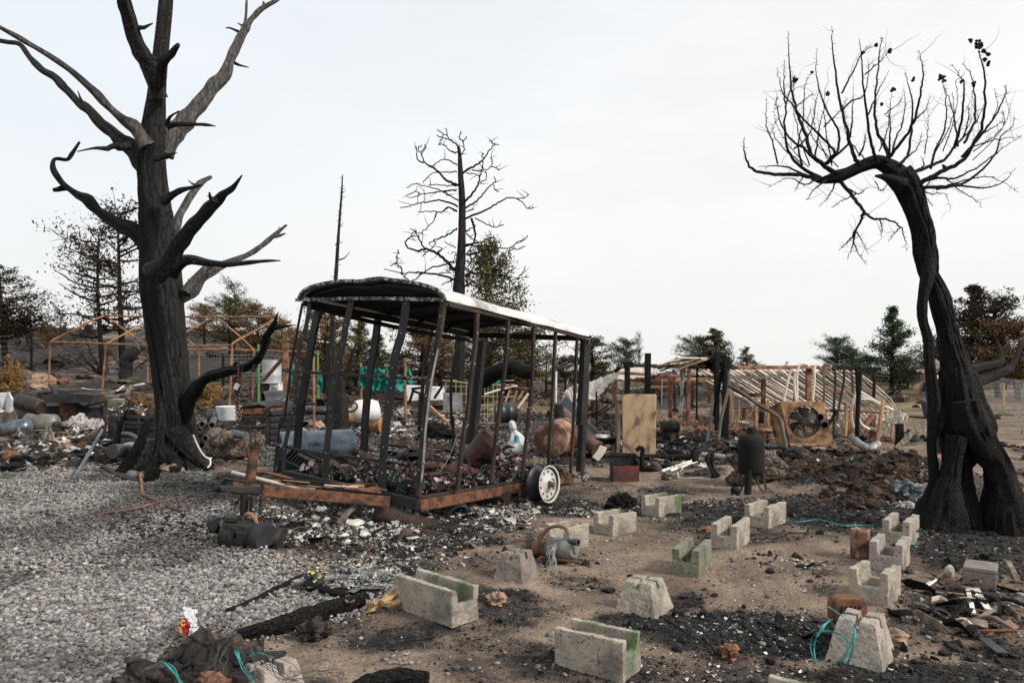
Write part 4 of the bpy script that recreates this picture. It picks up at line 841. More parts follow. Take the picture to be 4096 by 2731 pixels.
def bgtree(px,top,base,d,kind,seed,fol,label,wk=1.,group='trees around the yard',name='juniper_tree',cat='tree'):
    "px: centre, top and base rows in photo pixels; d distance"
    h=(base-top)*d/3048; b=W(px,base,d); g=float(hgt(b.x,b.y)); h=h+(b.z-g) if b.z>g else h+max(0,b.z-g); b.z=g-.05
    h=CH-(top-HY)*d/3048-b.z
    T=thing(name,label,cat,b,group); T.rotation_euler=(0,0,random.uniform(0,6.28)); f=1. if kind=='sparse' else 1.25; T.scale=(h*wk*f,h*wk*f,h)
    tm,cm=proto(kind,seed)
    for nm,me,mk in(('trunk',tm,'char_twig'),('crown',cm,fol)):
        key=(me.name,mk)
        if key not in MESHC:
            m2=me.copy(); m2.materials.clear(); m2.materials.append(M[mk]); MESHC[key]=m2
        o=bpy.data.objects.new(nm,MESHC[key]); C.objects.link(o); o.parent=T
    return T
D_=lambda v:v*1.7415
BT=[ # D coordinates: x, top, base, distance, kind, seed, foliage, label, width
 (14,625,860,34,'loose',1,'foliage_dark','scorched brown juniper cut off by the left edge of the photo',1.1),
 (62,705,800,44,'sparse',2,'foliage_dark','small twiggy burnt tree just right of the leftmost juniper',1.2),
 (104,742,790,46,'bush',3,'foliage_brown','low rust-brown conical juniper on the left hillside crest',.9),
 (140,712,800,46,'sparse',4,'foliage_dark','bare twiggy tree above the left corner of the orange frame',.8),
 (232,520,780,33,'sparse',5,'foliage_dark','slender burnt tree with bare crooked twigs, left of the pair behind the orange frame',.9),
 (284,465,800,34,'sparse',6,'foliage_dark','taller burnt tree of the pair behind the orange frame, forked trunk',.95),
 (200,745,800,50,'bush',7,'foliage_dark','dark low juniper behind the left bay of the orange frame',1.3),
 (335,720,800,46,'loose',8,'foliage_brown','brown juniper half hidden behind the massive charred trunk',1.),
 (470,700,800,46,'round',9,'foliage_brown','brown juniper close right of the massive charred trunk',1.),
 (527,682,830,42,'round',10,'foliage_mixed','round brown-green juniper with bare twigs above it behind the orange frame',1.),
 (540,648,800,44,'sparse',4,'foliage_dark','bare pale-twigged tree rising behind the round brown-green juniper',.8),
 (592,700,840,40,'round',11,'foliage_brown','rust-brown juniper between the orange frame and the trailer',1.),
 (650,738,850,44,'loose',12,'foliage_brown','thin brown juniper left of the trailer posts',1.1),
 (745,715,890,30,'loose',13,'foliage_brown','brown juniper seen between the wavy front posts of the trailer',1.),
 (700,760,880,36,'round',14,'foliage_brown','low brown juniper behind the leftmost trailer posts',1.1),
 (815,735,890,34,'cone',15,'foliage_mixed','olive and brown conical juniper seen through the front of the trailer',1.),
 (868,765,890,40,'cone',16,'foliage_green','greener small juniper behind the teal netting',1.1),
 (965,735,890,31,'loose',17,'foliage_brown','brown juniper left of the tall bare tree, under the trailer roof',1.2),
 (1010,770,900,38,'round',18,'foliage_dark','dark juniper behind the trunk of the tall bare tree',1.3),
 (1122,568,900,33,'round',19,'foliage_mixed','large brown-green juniper behind the tall bare tree',.62),
 (1160,725,905,30,'round',20,'foliage_mixed','wide brown-green juniper seen under the trailer roof',1.2),
 (1215,770,900,34,'loose',21,'foliage_brown','rust-brown juniper seen between the right side posts of the trailer',1.),
 (1255,815,905,42,'sparse',22,'foliage_dark','thin bare tree between the right side posts of the trailer',1.3),
 (1300,820,900,46,'loose',23,'foliage_dark','sparse dark bush left of the thick rear post of the trailer',1.3),
 (1362,765,905,40,'column',24,'foliage_mixed','narrow brown-green juniper beside the rear corner post of the trailer',1.6),
 (1390,835,905,46,'bush',25,'foliage_mixed','low bushy juniper right of the trailer rear corner',.9),
 (1437,780,905,52,'round',26,'foliage_green','green juniper with brown tips left of the collapsed greenhouse',.9),
 (1466,765,905,60,'sparse',6,'foliage_dark','very thin bare spire behind the left end of the greenhouse',.35),
 (1478,830,900,60,'cone',15,'foliage_brown','small rust-brown tree above the left end of the greenhouse beam',1.2),
 (1605,775,905,56,'round',27,'foliage_green','broad green juniper behind the burnt thatch, left of the pair',1.1),
 (1645,752,905,54,'cone',28,'foliage_mixed','taller green-brown juniper behind the burnt thatch, right of the pair',1.1),
 (1715,795,905,66,'column',29,'foliage_brown','narrow pale-brown conical tree right of the burnt thatch',1.3),
 (1735,830,905,70,'bush',30,'foliage_green','low green bush behind the middle of the greenhouse beam',1.),
 (1806,830,905,74,'sparse',2,'foliage_dark','tiny bare spire behind the middle of the greenhouse beam',.6),
 (1922,776,905,52,'round',31,'foliage_green','rounded green juniper behind the right end of the greenhouse beam',1.),
 (1955,800,905,50,'round',32,'foliage_green','darker green juniper between the rounded one and the tall conical one',1.2),
 (2048,702,910,44,'cone',33,'foliage_green','tall conical dark green juniper left of the black leaning tree',.95),
 (2000,820,910,46,'bush',34,'foliage_green','low dark juniper at the left foot of the tall conical one',1.),
 (2085,820,915,44,'bush',35,'foliage_mixed','low brown-green juniper at the right foot of the tall conical one',1.),
 (2222,652,915,36,'cone',36,'foliage_dark','tall dark brown juniper right of the black leaning trunk',1.05),
 (2290,690,915,34,'loose',37,'foliage_dark','dark brown ragged juniper near the right edge of the photo',1.15),
 (2340,740,915,32,'round',38,'foliage_brown','brown juniper cut off by the right edge of the photo',1.2),
 (2160,780,915,46,'loose',8,'foliage_dark','dark juniper showing in the gap of the split black trunk',1.1),
 (2250,790,920,40,'bush',39,'foliage_dark','low dark juniper behind the two dead boughs at right',1.2),
]
for (x,t,b,d,kd,sd_,fo,lb,wk) in BT: bgtree(D_(x),D_(t),D_(b),d,kd,sd_,fo,lb,wk)
# brown side foliage on the left of the mid tree and filler thickets that merge into one mass on the crest
for i,(x,t,b,d,kd,fo,lb) in enumerate([(40,760,820,52,'bush','foliage_dark','dark thicket at the far left crest below the leftmost juniper'),(420,770,840,48,'bush','foliage_dark','dark thicket right behind the massive charred trunk'),(560,760,850,50,'bush','foliage_dark','dark thicket under the peak of the orange frame'),(780,800,890,46,'bush','foliage_dark','dark thicket seen low through the front of the trailer'),(920,815,890,44,'bush','foliage_dark','dark thicket right of the teal netting'),(1085,800,900,44,'bush','foliage_dark','dark thicket directly right of the tall bare tree trunk'),(1185,840,905,48,'bush','foliage_brown','brown thicket under the charred arching log'),(2120,830,915,60,'bush','foliage_dark','dark thicket between the conical juniper and the black trunk'),(1330,850,905,60,'bush','foliage_dark','low dark thicket seen right of the trailer mid posts'),(1500,862,905,34,'bush','foliage_dark','low dark scrub behind the left end of the greenhouse'),(1570,858,905,38,'bush','foliage_dark','low dark scrub behind the charred posts of the greenhouse'),(1660,856,905,36,'bush','foliage_dark','low dark scrub behind the grey conduit'),(1750,858,905,36,'bush','foliage_dark','low dark scrub behind the middle of the white hoops'),(1840,856,908,38,'bush','foliage_dark','low dark scrub behind the fan box'),(1900,858,908,34,'bush','foliage_dark','low dark scrub behind the right end of the white hoops')]):
    bgtree(D_(x),D_(t),D_(b),d,kd,50+i%3,fo,lb,1.3,'thickets on the skyline','thicket','bush')
for i in range(34):
    x=random.uniform(-20,960) if i<22 else random.uniform(2120,2380); k=x/960 if i<22 else 1; t=random.uniform(742,790)+60*max(0,k-.2)*(i<22)+(70 if i>=22 else 0); bgtree(D_(x),D_(t),D_(t+75),random.uniform(48,66) if i<22 else random.uniform(44,60),random.choice(['bush','round','loose','sparse']),60+i%4,random.choice(['foliage_dark','foliage_dark','foliage_brown']),'low scorched scrub in the ragged band along the skyline',random.uniform(.9,1.6),'scorched scrub along the skyline','scrub','bush')
# scorched golden bushes in the yard
def bush(px,py,w,h,label,fol='foliage_gold',seed=1,dd=None):
    g=G(px,py); k=g.y/3048; T=thing('scorched_bush',label,'bush',g,'scorched bushes in the yard'); rng=random.Random(seed); f=MB(); st=MB(); V=[];Fc=[]
    for i in range(26):
        a=rng.uniform(0,6.28); e=rng.uniform(.25,1.3); r=rng.uniform(.6,1.); t=g+Vector((math.cos(a)*math.cos(e)*w*k*r,math.sin(a)*math.cos(e)*w*k*r*.8,math.sin(e)*h*k*r)); mid_=g.lerp(t,.5)+Vector((0,0,.06)); st.tube([g,mid_,t],[.018,.01,.004],5)
        for j in range(170):
            c=g.lerp(t,rng.uniform(.45,1.08))+Vector((rng.gauss(0,.12),rng.gauss(0,.12),rng.gauss(0,.09)))*w*k; c.z=max(c.z,g.z+.02); s=rng.uniform(.010,.024)*(g.y/16)
            v=Vector((rng.gauss(0,1),rng.gauss(0,1),rng.gauss(.4,1))).normalized(); o=v.orthogonal().normalized(); q=len(V); V+=[c-v*s*1.4,c+o*s*.5,c+v*s*1.4,c-o*s*.5]; Fc.append((q,q+1,q+2,q+3))
    f.add(V,Fc); f.make('foliage',M[fol],T,smooth=False); st.make('stems',M['char_twig'],T)
bush(40,1592,75,165,'golden-brown scorched bush at the left edge behind the propane tanks',seed=1)
bush(836,1618,56,98,'golden-brown scorched bush seen under the low arching limb',seed=2)
bush(560,1622,60,34,'flat rust-brown scorched shrub left of the massive trunk',seed=3,fol='foliage_brown')
bush(818,1640,30,40,'small golden shrub at the foot of the bush under the low limb',seed=4)
# ------------------------------------------------------------------ burnt trailer
At,Bt,Ct=Vector((-.615,6.9,2.03)),Vector((-2.19,8.0,2.13)),Vector((.976,9.7,1.82)); Dt=Bt+Ct-At
Ab,Bb,Cb=Vector((-.83,6.9,.25)),Vector((-2.38,8.0,.32)),Vector((.90,9.7,.03)); Db=Bb+Cb-Ab
def on(px,py,a0,a1,b0,b1):
    "distance at which the line of sight meets the (twisted) wall between top edge a0-a1 and bottom edge b0-b1"
    s=(px-CX)/F; z0=.5
    for _ in range(12):
        v=min(max((py-1235)/760,0),1); P0=a0.lerp(b0,v);P1=a1.lerp(b1,v); dd=P1-P0; t=(s*P0.y-P0.x)/(dd.x-s*dd.y); z0=P0.y+dd.y*t
    return z0
RS=lambda px,py:on(px,py,At,Ct,Ab,Cb); FS=lambda px,py:on(px,py,At,Bt,Ab,Bb); LS=lambda px,py:on(px,py,Bt,Dt,Bb,Db)
side=(Ct-At).normalized(); front=(Bt-At).normalized()
def tr():
    b=(Ab+Bb+Cb+Db)/4; T=thing('burnt_trailer','burnt out trailer, bare leaning steel frame under a warped pale roof','trailer',(b.x,b.y,0))
    def path(segs,fn):
        out=[]
        for q,pts in segs:
            for x,y in pts: px,py=q.s(x,y); out.append(W(px,py,fn(px,py)))
        return out
    def post(name,segs,fn,w,t,wd,mk,parent=T,n=26,bolts=0):
        P=smooth_path(path(segs,fn),n); m=MB(); m.bar(P,w,t,wd); o=m.make(name,M[mk],parent,bevel=.003)
        if bolts:
            nb=wd.cross(Vector((0,0,1))).normalized(); nb=nb if nb.y<0 else -nb
            for i in range(bolts):
                p=P[int((i+.6)/bolts*(len(P)-1))]; q=MB(); q.lathe([(.009,-.004),(.009,t/2+.005),(.005,t/2+.009)],Matrix.Translation(p)@nb.to_track_quat('Z','Y').to_matrix().to_4x4(),8); q.make('bolt',M['tin'],o)
        return o
    # front face
    post('post',[(qB,[(965,380),(930,560),(880,820),(850,1000),(830,1200),(775,1529)]),(qC,[(720,170),(690,400),(665,650)])],FS,.022,.02,front,'black_steel')
    post('front_strap',[(qB,[(1030,345),(1020,480),(985,650),(940,770),(920,900),(905,1050),(895,1180),(905,1290),(870,1420)]),(qC,[(860,20),(800,240),(760,420),(745,660)])],FS,.062,.008,front,'dark_steel',bolts=7)
    post('front_strap',[(qB,[(1425,345),(1400,480),(1370,600),(1345,760),(1310,900),(1285,1080),(1240,1210),(1225,1380)]),(qC,[(1175,130),(1140,400),(1120,745)])],FS,.09,.008,front,'dark_steel',bolts=8)
    post('front_strap',[(qB,[(1940,335),(1930,480),(1895,680),(1850,820),(1820,960),(1805,1100),(1790,1300)]),(qC,[(1690,30),(1650,400),(1640,600),(1625,830)])],FS,.104,.009,front,'dark_steel',bolts=8)
    cp=post('corner_post',[(qB,[(2290,370),(2270,520),(2235,750),(2180,1000),(2140,1250),(2110,1529)]),(qC,[(2000,300),(1980,600),(1955,870)])],lambda a,b:FS(a,b),.05,.04,front,'rust_steel',bolts=5)
    post('corner_flange',[(qB,[(2312,372),(2294,520),(2256,750),(2200,1000),(2160,1250),(2128,1529)]),(qC,[(2018,300),(1997,600),(1970,860)])],lambda a,b:RS(a,b)+.02,.03,.006,side,'tin',cp)
    # cross rails of the front
    post('front_rail',[(qB,[(800,1020),(1200,1045),(1780,1075),(1980,1092),(2180,1110)])],lambda a,b:FS(a,b)+.03,.030,.02,Vector((0,0,1)),'dark_steel')
    post('front_rail',[(qC,[(640,395),(750,415),(1100,480),(1600,540),(2000,580)])],lambda a,b:FS(a,b)+.03,.030,.02,Vector((0,0,1)),'dark_steel')
    for q,pts in ((qB,[(1870,1075),(1960,1085),(2060,1088),(2170,1100)]),(qB,[(800,1012),(840,1010),(880,1030)]),(qC,[(1690,540),(1800,560),(1900,570),(2000,560)]),(qC,[(640,385),(680,395),(740,410)]),(qB,[(1700,1066),(1740,1070),(1775,1073)])):
        P=smooth_path([q.w(x,y,FS(*q.s(x,y))-.01) for x,y in pts],16); m=MB()
        for i,p in enumerate(P):
            for _ in range(3): m.blob(p+Vector((random.gauss(0,.01),random.gauss(0,.006),random.gauss(.004,.006))),[random.uniform(.006,.015) for _ in range(3)],.6,3,1,seed=random.random()*99)
        m.make('melted_drips',M['ash_trim'],T,smooth=False)
    # left wall (far side seen from inside)
    post('left_post',[(qB,[(1125,400),(1060,700),(1010,1000),(960,1300),(930,1529)]),(qC,[(900,20),(870,430)])],LS,.10,.03,front,'black_steel')
    post('left_post',[(qB,[(1680,490),(1640,800),(1590,1100),(1550,1529)]),(qC,[(1480,250),(1465,510)])],LS,.10,.03,front,'black_steel')
    post('left_post',[(qB,[(2185,620),(2110,960),(2075,1529)]),(qH,[(430,170),(420,430)])],LS,.05,.02,front,'black_steel')
    post('left_post',[(qE,[(575,730),(530,900),(500,1100),(490,1240),(500,1568)]),(qH,[(735,400),(735,740)])],lambda a,b:LS(a,b),.035,.02,front,'black_steel')
    post('rear_post',[(qE,[(780,765),(740,1150),(700,1568)]),(qH,[(930,300),(900,650)])],lambda a,b:min(LS(a,b),10.9),.16,.09,front,'black_steel')
    # right wall
    for i,(segs,w) in enumerate([([(qE,[(745,475),(735,700),(715,900),(690,1100),(640,1568)]),(qH,[(860,400),(830,600),(800,850),(770,1085)])],.05),
      ([(qE,[(1045,535),(1020,950),(980,1300),(950,1568)]),(qH,[(1190,150),(1150,500),(1090,1015)])],.042),
      ([(qE,[(1290,585),(1280,950),(1275,1130),(1262,1300),(1240,1550)]),(qH,[(1450,300),(1430,550),(1380,965)])],.042),
      ([(qE,[(1502,650),(1480,1100),(1465,1568)]),(qH,[(1665,300),(1650,500),(1635,860)])],.042),
      ([(qE,[(1710,715),(1690,1150),(1675,1568)]),(qH,[(1870,400),(1860,600),(1840,925)])],.04)]):
        o=post('side_post',segs,RS,w,.03,side,'rust_steel',bolts=5)
    post('rear_post',[(qE,[(1780,735),(1765,1100),(1740,1568)]),(qH,[(1975,0),(1950,500),(1930,910)])],RS,.11,.07,side,'black_steel')
    rc=post('rear_flange',[(qE,[(1826,760),(1810,1100),(1785,1568)]),(qH,[(2010,0),(1985,500),(1960,960)])],lambda a,b:RS(a,b)-.05,.04,.012,side,'rust_steel')
    q=MB()
    for _ in range(16): q.blob(qH.w(1950+random.gauss(0,16),945+random.gauss(0,26),9.6),[random.uniform(.012,.03) for _ in range(3)],.6,2,1,seed=random.random()*99)
    q.make('melted_drips',M['ash_trim'],T,smooth=False)
    # eave rails
    def rail(name,a,b,w,t,mk,sag=0,off=Vector((0,0,0)),n=14):
        P=[a.lerp(b,i/n)+off+Vector((0,0,-sag*math.sin(math.pi*i/n))) for i in range(n+1)]; m=MB(); m.bar(P,w,t,Vector((0,0,1))); return m.make(name,M[mk],T,bevel=.003)
    dz=Vector((0,0,-.02)); rail('eave_rail',At,Ct,.062,.03,'rust_steel',-.015,dz); rail('eave_rail',Bt,Dt,.07,.03,'black_steel',0,dz); rail('eave_rail',Ct,Dt,.07,.03,'black_steel',0,dz)
    rail('front_header',At+side*-.03-front*.02,Bt+side*-.03+front*.09,.034,.016,'ash_trim',-.012,Vector((0,0,.002)))
    # diagonal brace behind the roof and inner longitudinal angle
    rail('roof_brace',Bt.lerp(Dt,.02)+Vector((0,0,-.05)),Dt+Vector((0,0,-.1)),.05,.03,'black_steel',.03)
    # arched roof
    ns,ntt=44,40
    def rise(u,s): return .185*(1-abs(u)**3.2)**(1/2.)*(1-.10*s)
    def rp_(s,t,off=0):
        u=2*t-1; e=At.lerp(Ct,s).lerp(Bt.lerp(Dt,s),t); z=rise(max(-1,min(1,u)),s)
        e=e+Vector((0,0,z+off)); wr=MN.noise((s*3.2,t*4,0))*.030+MN.noise((s*9,t*11,3))*.011
        edge=-front*(.035*(1-abs(1-2*t)))*0
        return e+Vector((0,0,wr*(.3+(1-abs(u))))) - front*(.05*math.exp(-t*9)*(.6+MN.noise((s*6,0,7))))*(1 if t<.5 else 0)
    S_=[i/ns for i in range(ns+1)]; T_=[.5-.5*math.cos(math.pi*j/ntt) for j in range(ntt+1)]
    m=MB(); m.sheet([[rp_(-.012+s*1.03,t) for t in T_] for s in S_],.012); m.make('roof',M['roof_white'],T,ang=70)
    m=MB(); m.sheet([[rp_(.0+s,.02+.96*t,-.022) for t in T_] for s in S_],.008); m.make('roof_lining',M['black_steel'],T)
    for s in (.22,.42,.62,.82):
        P=[rp_(s,t,-.05) for t in T_[2:-2]]; m=MB(); m.bar(P,.04,.03,side); m.make('roof_rib',M['black_steel'],T)
    P=[rp_(-.016,t,.0) for t in T_]; m=MB(); m.bar(P,.045,.03,side); m.make('front_trim',M['ash_trim'],T)
    P=[rp_(.02,t,-.045) for t in T_]; m=MB(); m.bar(P,.04,.02,side); m.make('front_arch',M['dark_steel'],T)
    P=[rp_(1.0,t,-.03) for t in T_]; m=MB(); m.bar(P,.09,.03,side); m.make('rear_arch',M['black_steel'],T)
    q=MB()
    for _ in range(14): q.blob(qE.w(1825+random.gauss(0,12),745+random.gauss(0,22),9.6),[random.uniform(.01,.022)]*3,.6,2,1,seed=random.random()*99)
    q.make('melted_drips',M['ash_trim'],T,smooth=False)
    # floor frame
    def beam(name,a,b,w,h,mk,n=8,sag=0): 
        P=[a.lerp(b,i/n)+Vector((0,0,-sag*math.sin(math.pi*i/n))) for i in range(n+1)]; m=MB(); m.bar(P,h,w,Vector((0,0,1))); return m.make(name,M[mk],T,bevel=.004)
    A0=qC.w(1960,935,6.9); E0=qH.w(1310,1060,8.6); R0=qH.w(1850,960,9.65)
    beam('frame_beam',A0+Vector((0,0,-.01)),R0+Vector((0,0,-.01)),.05,.10,'bright_rust')
    beam('frame_lip',A0+Vector((0,0,.055))+Vector((-.02,.03,0)),R0+Vector((-.02,.03,.05)),.06,.03,'rust_steel')
    Fr=qC.w(1540,885,FS(*qC.s(1540,885))); Bl=Bb+Vector((0,0,-.02))
    beam('front_beam',A0,Bl,.05,.10,'dark_steel'); beam('left_beam',Bl,Db+Vector((0,0,-.02)),.05,.09,'dark_steel'); beam('rear_beam',R0,Db,.05,.09,'dark_steel')
    for s in (.2,.4,.6,.8): beam('floor_joist',A0.lerp(R0,s),Bl.lerp(Db,s),.04,.05,'black_steel')
    # corner gusset plate
    m=MB(); c=qC.w(1625,888,FS(*qC.s(1625,888))-.06); m.bar([c+front*.12,c-front*.115],.155,.012,Vector((0,0,1))); m.make('gusset_plate',M['dark_steel'],T)
    # drawbar: two beams meeting at the hitch
    Hh=qC.w(290,785,6.42); m=MB(); e=qC.w(1700,905,6.95)
    beam('drawbar',Hh,e+Vector((0,-.02,0)),.05,.092,'bright_rust',10); beam('drawbar',Hh+Vector((.05,.08,0)),qC.w(720,690,7.9),.05,.085,'rust_steel',10)
    m=MB(); h0=qC.w(175,790,6.38); m.bar([h0,Hh+(e-Hh)*.16],[.04,.075],.075,Vector((0,0,1))); cpl=m.make('coupler',M['dark_steel'],T,bevel=.008)
    m=MB(); m.blob(h0+Vector((.0,0,.005)),(.055,.05,.04),.2,2,2,seed=3); m.tube([h0+Vector((.02,0,.03)),h0+Vector((.06,-.01,.085)),h0+Vector((.12,0,.07))],[.022,.018,.012],8); m.make('coupler_head',M['black_steel'],cpl)
    # jack
    m=MB(); m.tube([qC.w(448,720,6.45),qC.w(490,420,6.45)],[.044,.040],20); j=m.make('jack_post',M['bright_rust'],T)
    m=MB(); m.tube([qC.w(490,425,6.45),qC.w(491,405,6.45)],.047,20); m.tube([qC.w(450,390,6.42),qC.w(485,415,6.45),qC.w(520,375,6.45)],[.02,.028,.02],8); m.tube([qC.w(455,400,6.44),qC.w(458,280,6.44)],[.012,.008],6); m.make('jack_cap',M['rust_steel'],j)
    m=MB(); m.tube([qC.w(400,840,6.42),qC.w(390,1040,6.42)],[.036,.032],14); m.make('jack_leg',M['black_steel'],T)
    # safety chains
    for pts in ([(560,740),(555,800),(545,880),(540,960),(535,1060),(540,1110)],[(455,860),(460,930),(450,1000)]):
        m=MB(); P=smooth_path([qC.w(x,y,6.38) for x,y in pts],14); chain(m,P,.016,.0045); m.make('safety_chain',M['black_steel'],T)
    # wheel rim
    c=W(2198,1936,8.45); ax=(Vector((.80,-.60,.04))).normalized(); Mx=Matrix.Translation(c)@ax.to_track_quat('Z','Y').to_matrix().to_4x4(); R=.207
    m=MB(); m.lathe([(R*1.0,.0),(R*1.0,-.012),(R*.90,-.02),(R*.80,-.06),(R*.78,-.12),(R*.86,-.145),(R*.98,-.16),(R*1.0,-.175),(R*.96,-.175),(R*.80,-.15),(R*.73,-.12),(R*.74,-.05),(R*.86,-.01)],Mx,56,closed=True); wh=m.make('wheel',M['plastic_black'],T)
    V=[];Fc=[];nr,na=22,128; prof=lambda r:(.0-.012*0 if r>.93 else -.028*sst(.94,.86,r)) + (.022*float(sst(.55,.2,r)))
    for i in range(nr+1):
        r=1.0-(1-.16)*i/nr
        for jx in range(na): a=2*math.pi*jx/na; V.append(Mx@Vector((R*r*math.cos(a),R*r*math.sin(a),float(prof(r))+.004)))
    hs=[(.66*math.cos(2*math.pi*(k+.3)/10),.66*math.sin(2*math.pi*(k+.3)/10)) for k in range(10)]
    for i in range(nr):
        for jx in range(na):
            r=1-.84*(i+.5)/nr; a=2*math.pi*(jx+.5)/na; x,y=r*math.cos(a),r*math.sin(a)
            if any((x-hx)**2+(y-hy)**2<.075**2 for hx,hy in hs): continue
            k=i*na+jx;k2=i*na+(jx+1)%na; Fc.append((k,k2,k2+na,k+na))
    m=MB(); m.add(V,Fc); o=m.make('rim_face',M['white_paint'],wh); so_=o.modifiers.new('t','SOLIDIFY'); so_.thickness=.004
    m=MB(); m.lathe([(.035,0),(.035,.045),(.028,.055),(.028,.075),(.0,.078)],Mx,20); m.make('hub',M['panel_yellow'],wh)
    for k in range(5):
        a=2*math.pi*k/5; p=Mx@Vector((.058*math.cos(a),.058*math.sin(a),.022)); m=MB(); m.tube([p,p+ax*.018],.0075,6); m.make('wheel_nut',M['dark_steel'],wh)
    # axle bracket and torn skirt pieces hanging under the side beam
    m=MB(); m.hexa([qH.w(1170,1130,8.1),qH.w(1245,1240,8.1),qH.w(1250,1235,8.15),qH.w(1180,1125,8.15),qH.w(1200,1110,8.1),qH.w(1285,1095,8.1),qH.w(1290,1095,8.16),qH.w(1205,1105,8.16)]); m.make('axle_bracket',M['rust_steel'],T)
    m=MB(); m.bar([qH.w(1355,1070,8.35),qH.w(1357,1160,8.35)],.035,.02,side); m.make('step_bracket',M['dark_steel'],T)
    m=MB(); m.tube([c-ax*.12,c-ax*1.2+Vector((0,0,.02))],.03,10); m.make('axle',M['black_steel'],T)
    # charred debris heaped on the drawbar and floor: bars, rods and flaky ash
    m=MB()
    rng=random.Random(4)
    for i in range(30):
        u=rng.uniform(.18,1.); a=Hh.lerp(e,u*.95)+Vector((rng.uniform(-.02,.1),rng.uniform(.02,.45*u),.055+rng.uniform(0,.03))); dr=(e-Hh).normalized()+Vector((rng.gauss(0,.12),rng.gauss(0,.15),rng.gauss(0,.03))); l=rng.uniform(.08,.4)
        o=MB(); o.tube([a-dr*l/2,a,a+dr*l/2],[rng.uniform(.006,.016)]*3,6); o.make('burnt_rod',M[rng.choice(['orange_pipe','bright_rust','bright_rust','char_twig','pale_pipe'])],T)
    o=MB(); P=smooth_path([qC.w(290,645,6.75),qC.w(470,690,6.62),qC.w(700,745,6.62),qC.w(900,790,6.7),qC.w(1030,805,6.75)],24); o.tube(P,.017,8); o.make('loose_pipe',M['pale_pipe'],T)
    o=MB(); P=smooth_path([qC.w(300,650,6.9),qC.w(480,640,6.9),qC.w(620,655,6.9),qC.w(800,700,6.9),qC.w(1030,760,6.9)],24); o.tube(P,.014,8); o.make('loose_pipe',M['bright_rust'],T)
    return T
def chain(m,P,r,t):
    n=len(P)
    for i in range(n-1):
        a,b=P[i],P[i+1]; c=(a+b)/2; ax=(b-a).normalized(); u=ax.orthogonal().normalized(); w=ax.cross(u)
        if i%2: u,w=w,u
        h=(b-a).length*.68; L=[]
        for k in range(10): an=2*math.pi*k/10; L.append(c+ax*math.cos(an)*h+u*math.sin(an)*r)
        m.tube(L+[L[0]],t,5,caps=False)
tr()
# ash and scraps lying on the trailer's floor
def fl(x,y):
    P=np.stack([x,y],-1)-np.array([Ab.x,Ab.y]); e1=np.array([(Cb-Ab).x,(Cb-Ab).y]); e2=np.array([(Bb-Ab).x,(Bb-Ab).y]); M2=np.linalg.inv(np.stack([e1,e2],-1)); uv=P@M2.T; return uv
x,y=sample(4200,-2.6,1.2,6.8,10.8,lambda x,y: ((fl(x,y)>.03)&(fl(x,y)<.95)).all(-1)*1.)
uv=fl(x,y); z=Ab.z+(Cb.z-Ab.z)*uv[:,0]+(Bb.z-Ab.z)*uv[:,1]+.03+np.abs(RNG.normal(0,.05,len(x))); n=len(x); sc=np.clip(RNG.lognormal(math.log(.016),.55,n),.005,.04); c=grey(n,.3,1.3); c[RNG.random(n)<.78]*=.1
c[:,0]*=1.1; scatter('trailer_rubble',FLK+[ (CHK[0][0],CHK[0][1]) ][:0],np.stack([x,y,z],-1),sc[:,None]*RNG.uniform(.6,1.6,(n,3)),rot_batch(n,.9),c,M['ash'],'ash and burnt scraps heaped on the trailer floor','ash',smooth=False)
rng=random.Random(77)
def junk(n,fn,nm,label,grp,Ls=(.12,.5),mks=('rust_steel','bright_rust','dark_steel','charcoal','brown_pipe','engine'),up=.25):
    for i in range(n):
        c=fn(); L=rng.uniform(*Ls); a=rng.uniform(0,6.28); v=Vector((math.cos(a),math.sin(a),rng.gauss(0,up))).normalized()*L/2; m=MB(); b_=Vector((rng.gauss(0,.25),rng.gauss(0,.25),rng.uniform(0,.4)))*L*.6; P=smooth_path([c-v,c-v*.3+b_*.6,c+v*.4+b_,c+v],9); k=rng.random()
        if k<.4: m.tube(P,rng.uniform(.004,.013),6)
        elif k<.8: m.bar(P,rng.uniform(.015,.07),.004,Vector((rng.gauss(0,1),rng.gauss(0,1),.6)))
        else:
            w=Vector((rng.gauss(0,1),rng.gauss(0,1),.3)).normalized()*L*.35; m.sheet([[p+w*(j/4-.5)+Vector((0,0,.05*MN.noise((p.x*9,j,i)))) for j in range(5)] for p in P],.004)
        meta(m.make(nm,M[rng.choice(mks)],None),label,'scrap metal',grp)
def infloor():
    s,t=rng.uniform(.06,.94),rng.uniform(.08,.92); return Ab.lerp(Cb,s).lerp(Bb.lerp(Db,s),t)+Vector((0,0,rng.uniform(.04,.30)*math.sin(math.pi*t)**.5))
junk(85,infloor,'bent_scrap','bent burnt metal bar or strip tangled in the heap inside the trailer','tangled scrap inside the trailer')
def spread(lst,x0,x1,y0,y1):
    f=streak(lst)
    def g():
        while 1:
            x,y=rng.uniform(x0,x1),rng.uniform(y0,y1)
            if rng.random()<float(f(np.array([x]),np.array([y]))[0]): return Vector((x,y,float(hgt(x,y))+.02))
    return g
junk(40,spread([(850,1215,300,50,1)],-3.5,1,5.3,8.5),'ash_scrap','small bent scrap lying in the ash in front of the trailer','scrap in the ash in front of the trailer',(.06,.26),up=.1)
junk(46,spread([(2210,1400,110,60,1),(2280,1450,60,40,.8)],1.8,4.2,3,5.6),'scrap_offcut','small burnt offcut in the scrap heap at the lower right','offcuts in the scrap heap at lower right',(.05,.28),('old_wood','conduit','rust_steel','bright_rust','charcoal','charcoal'),.15)
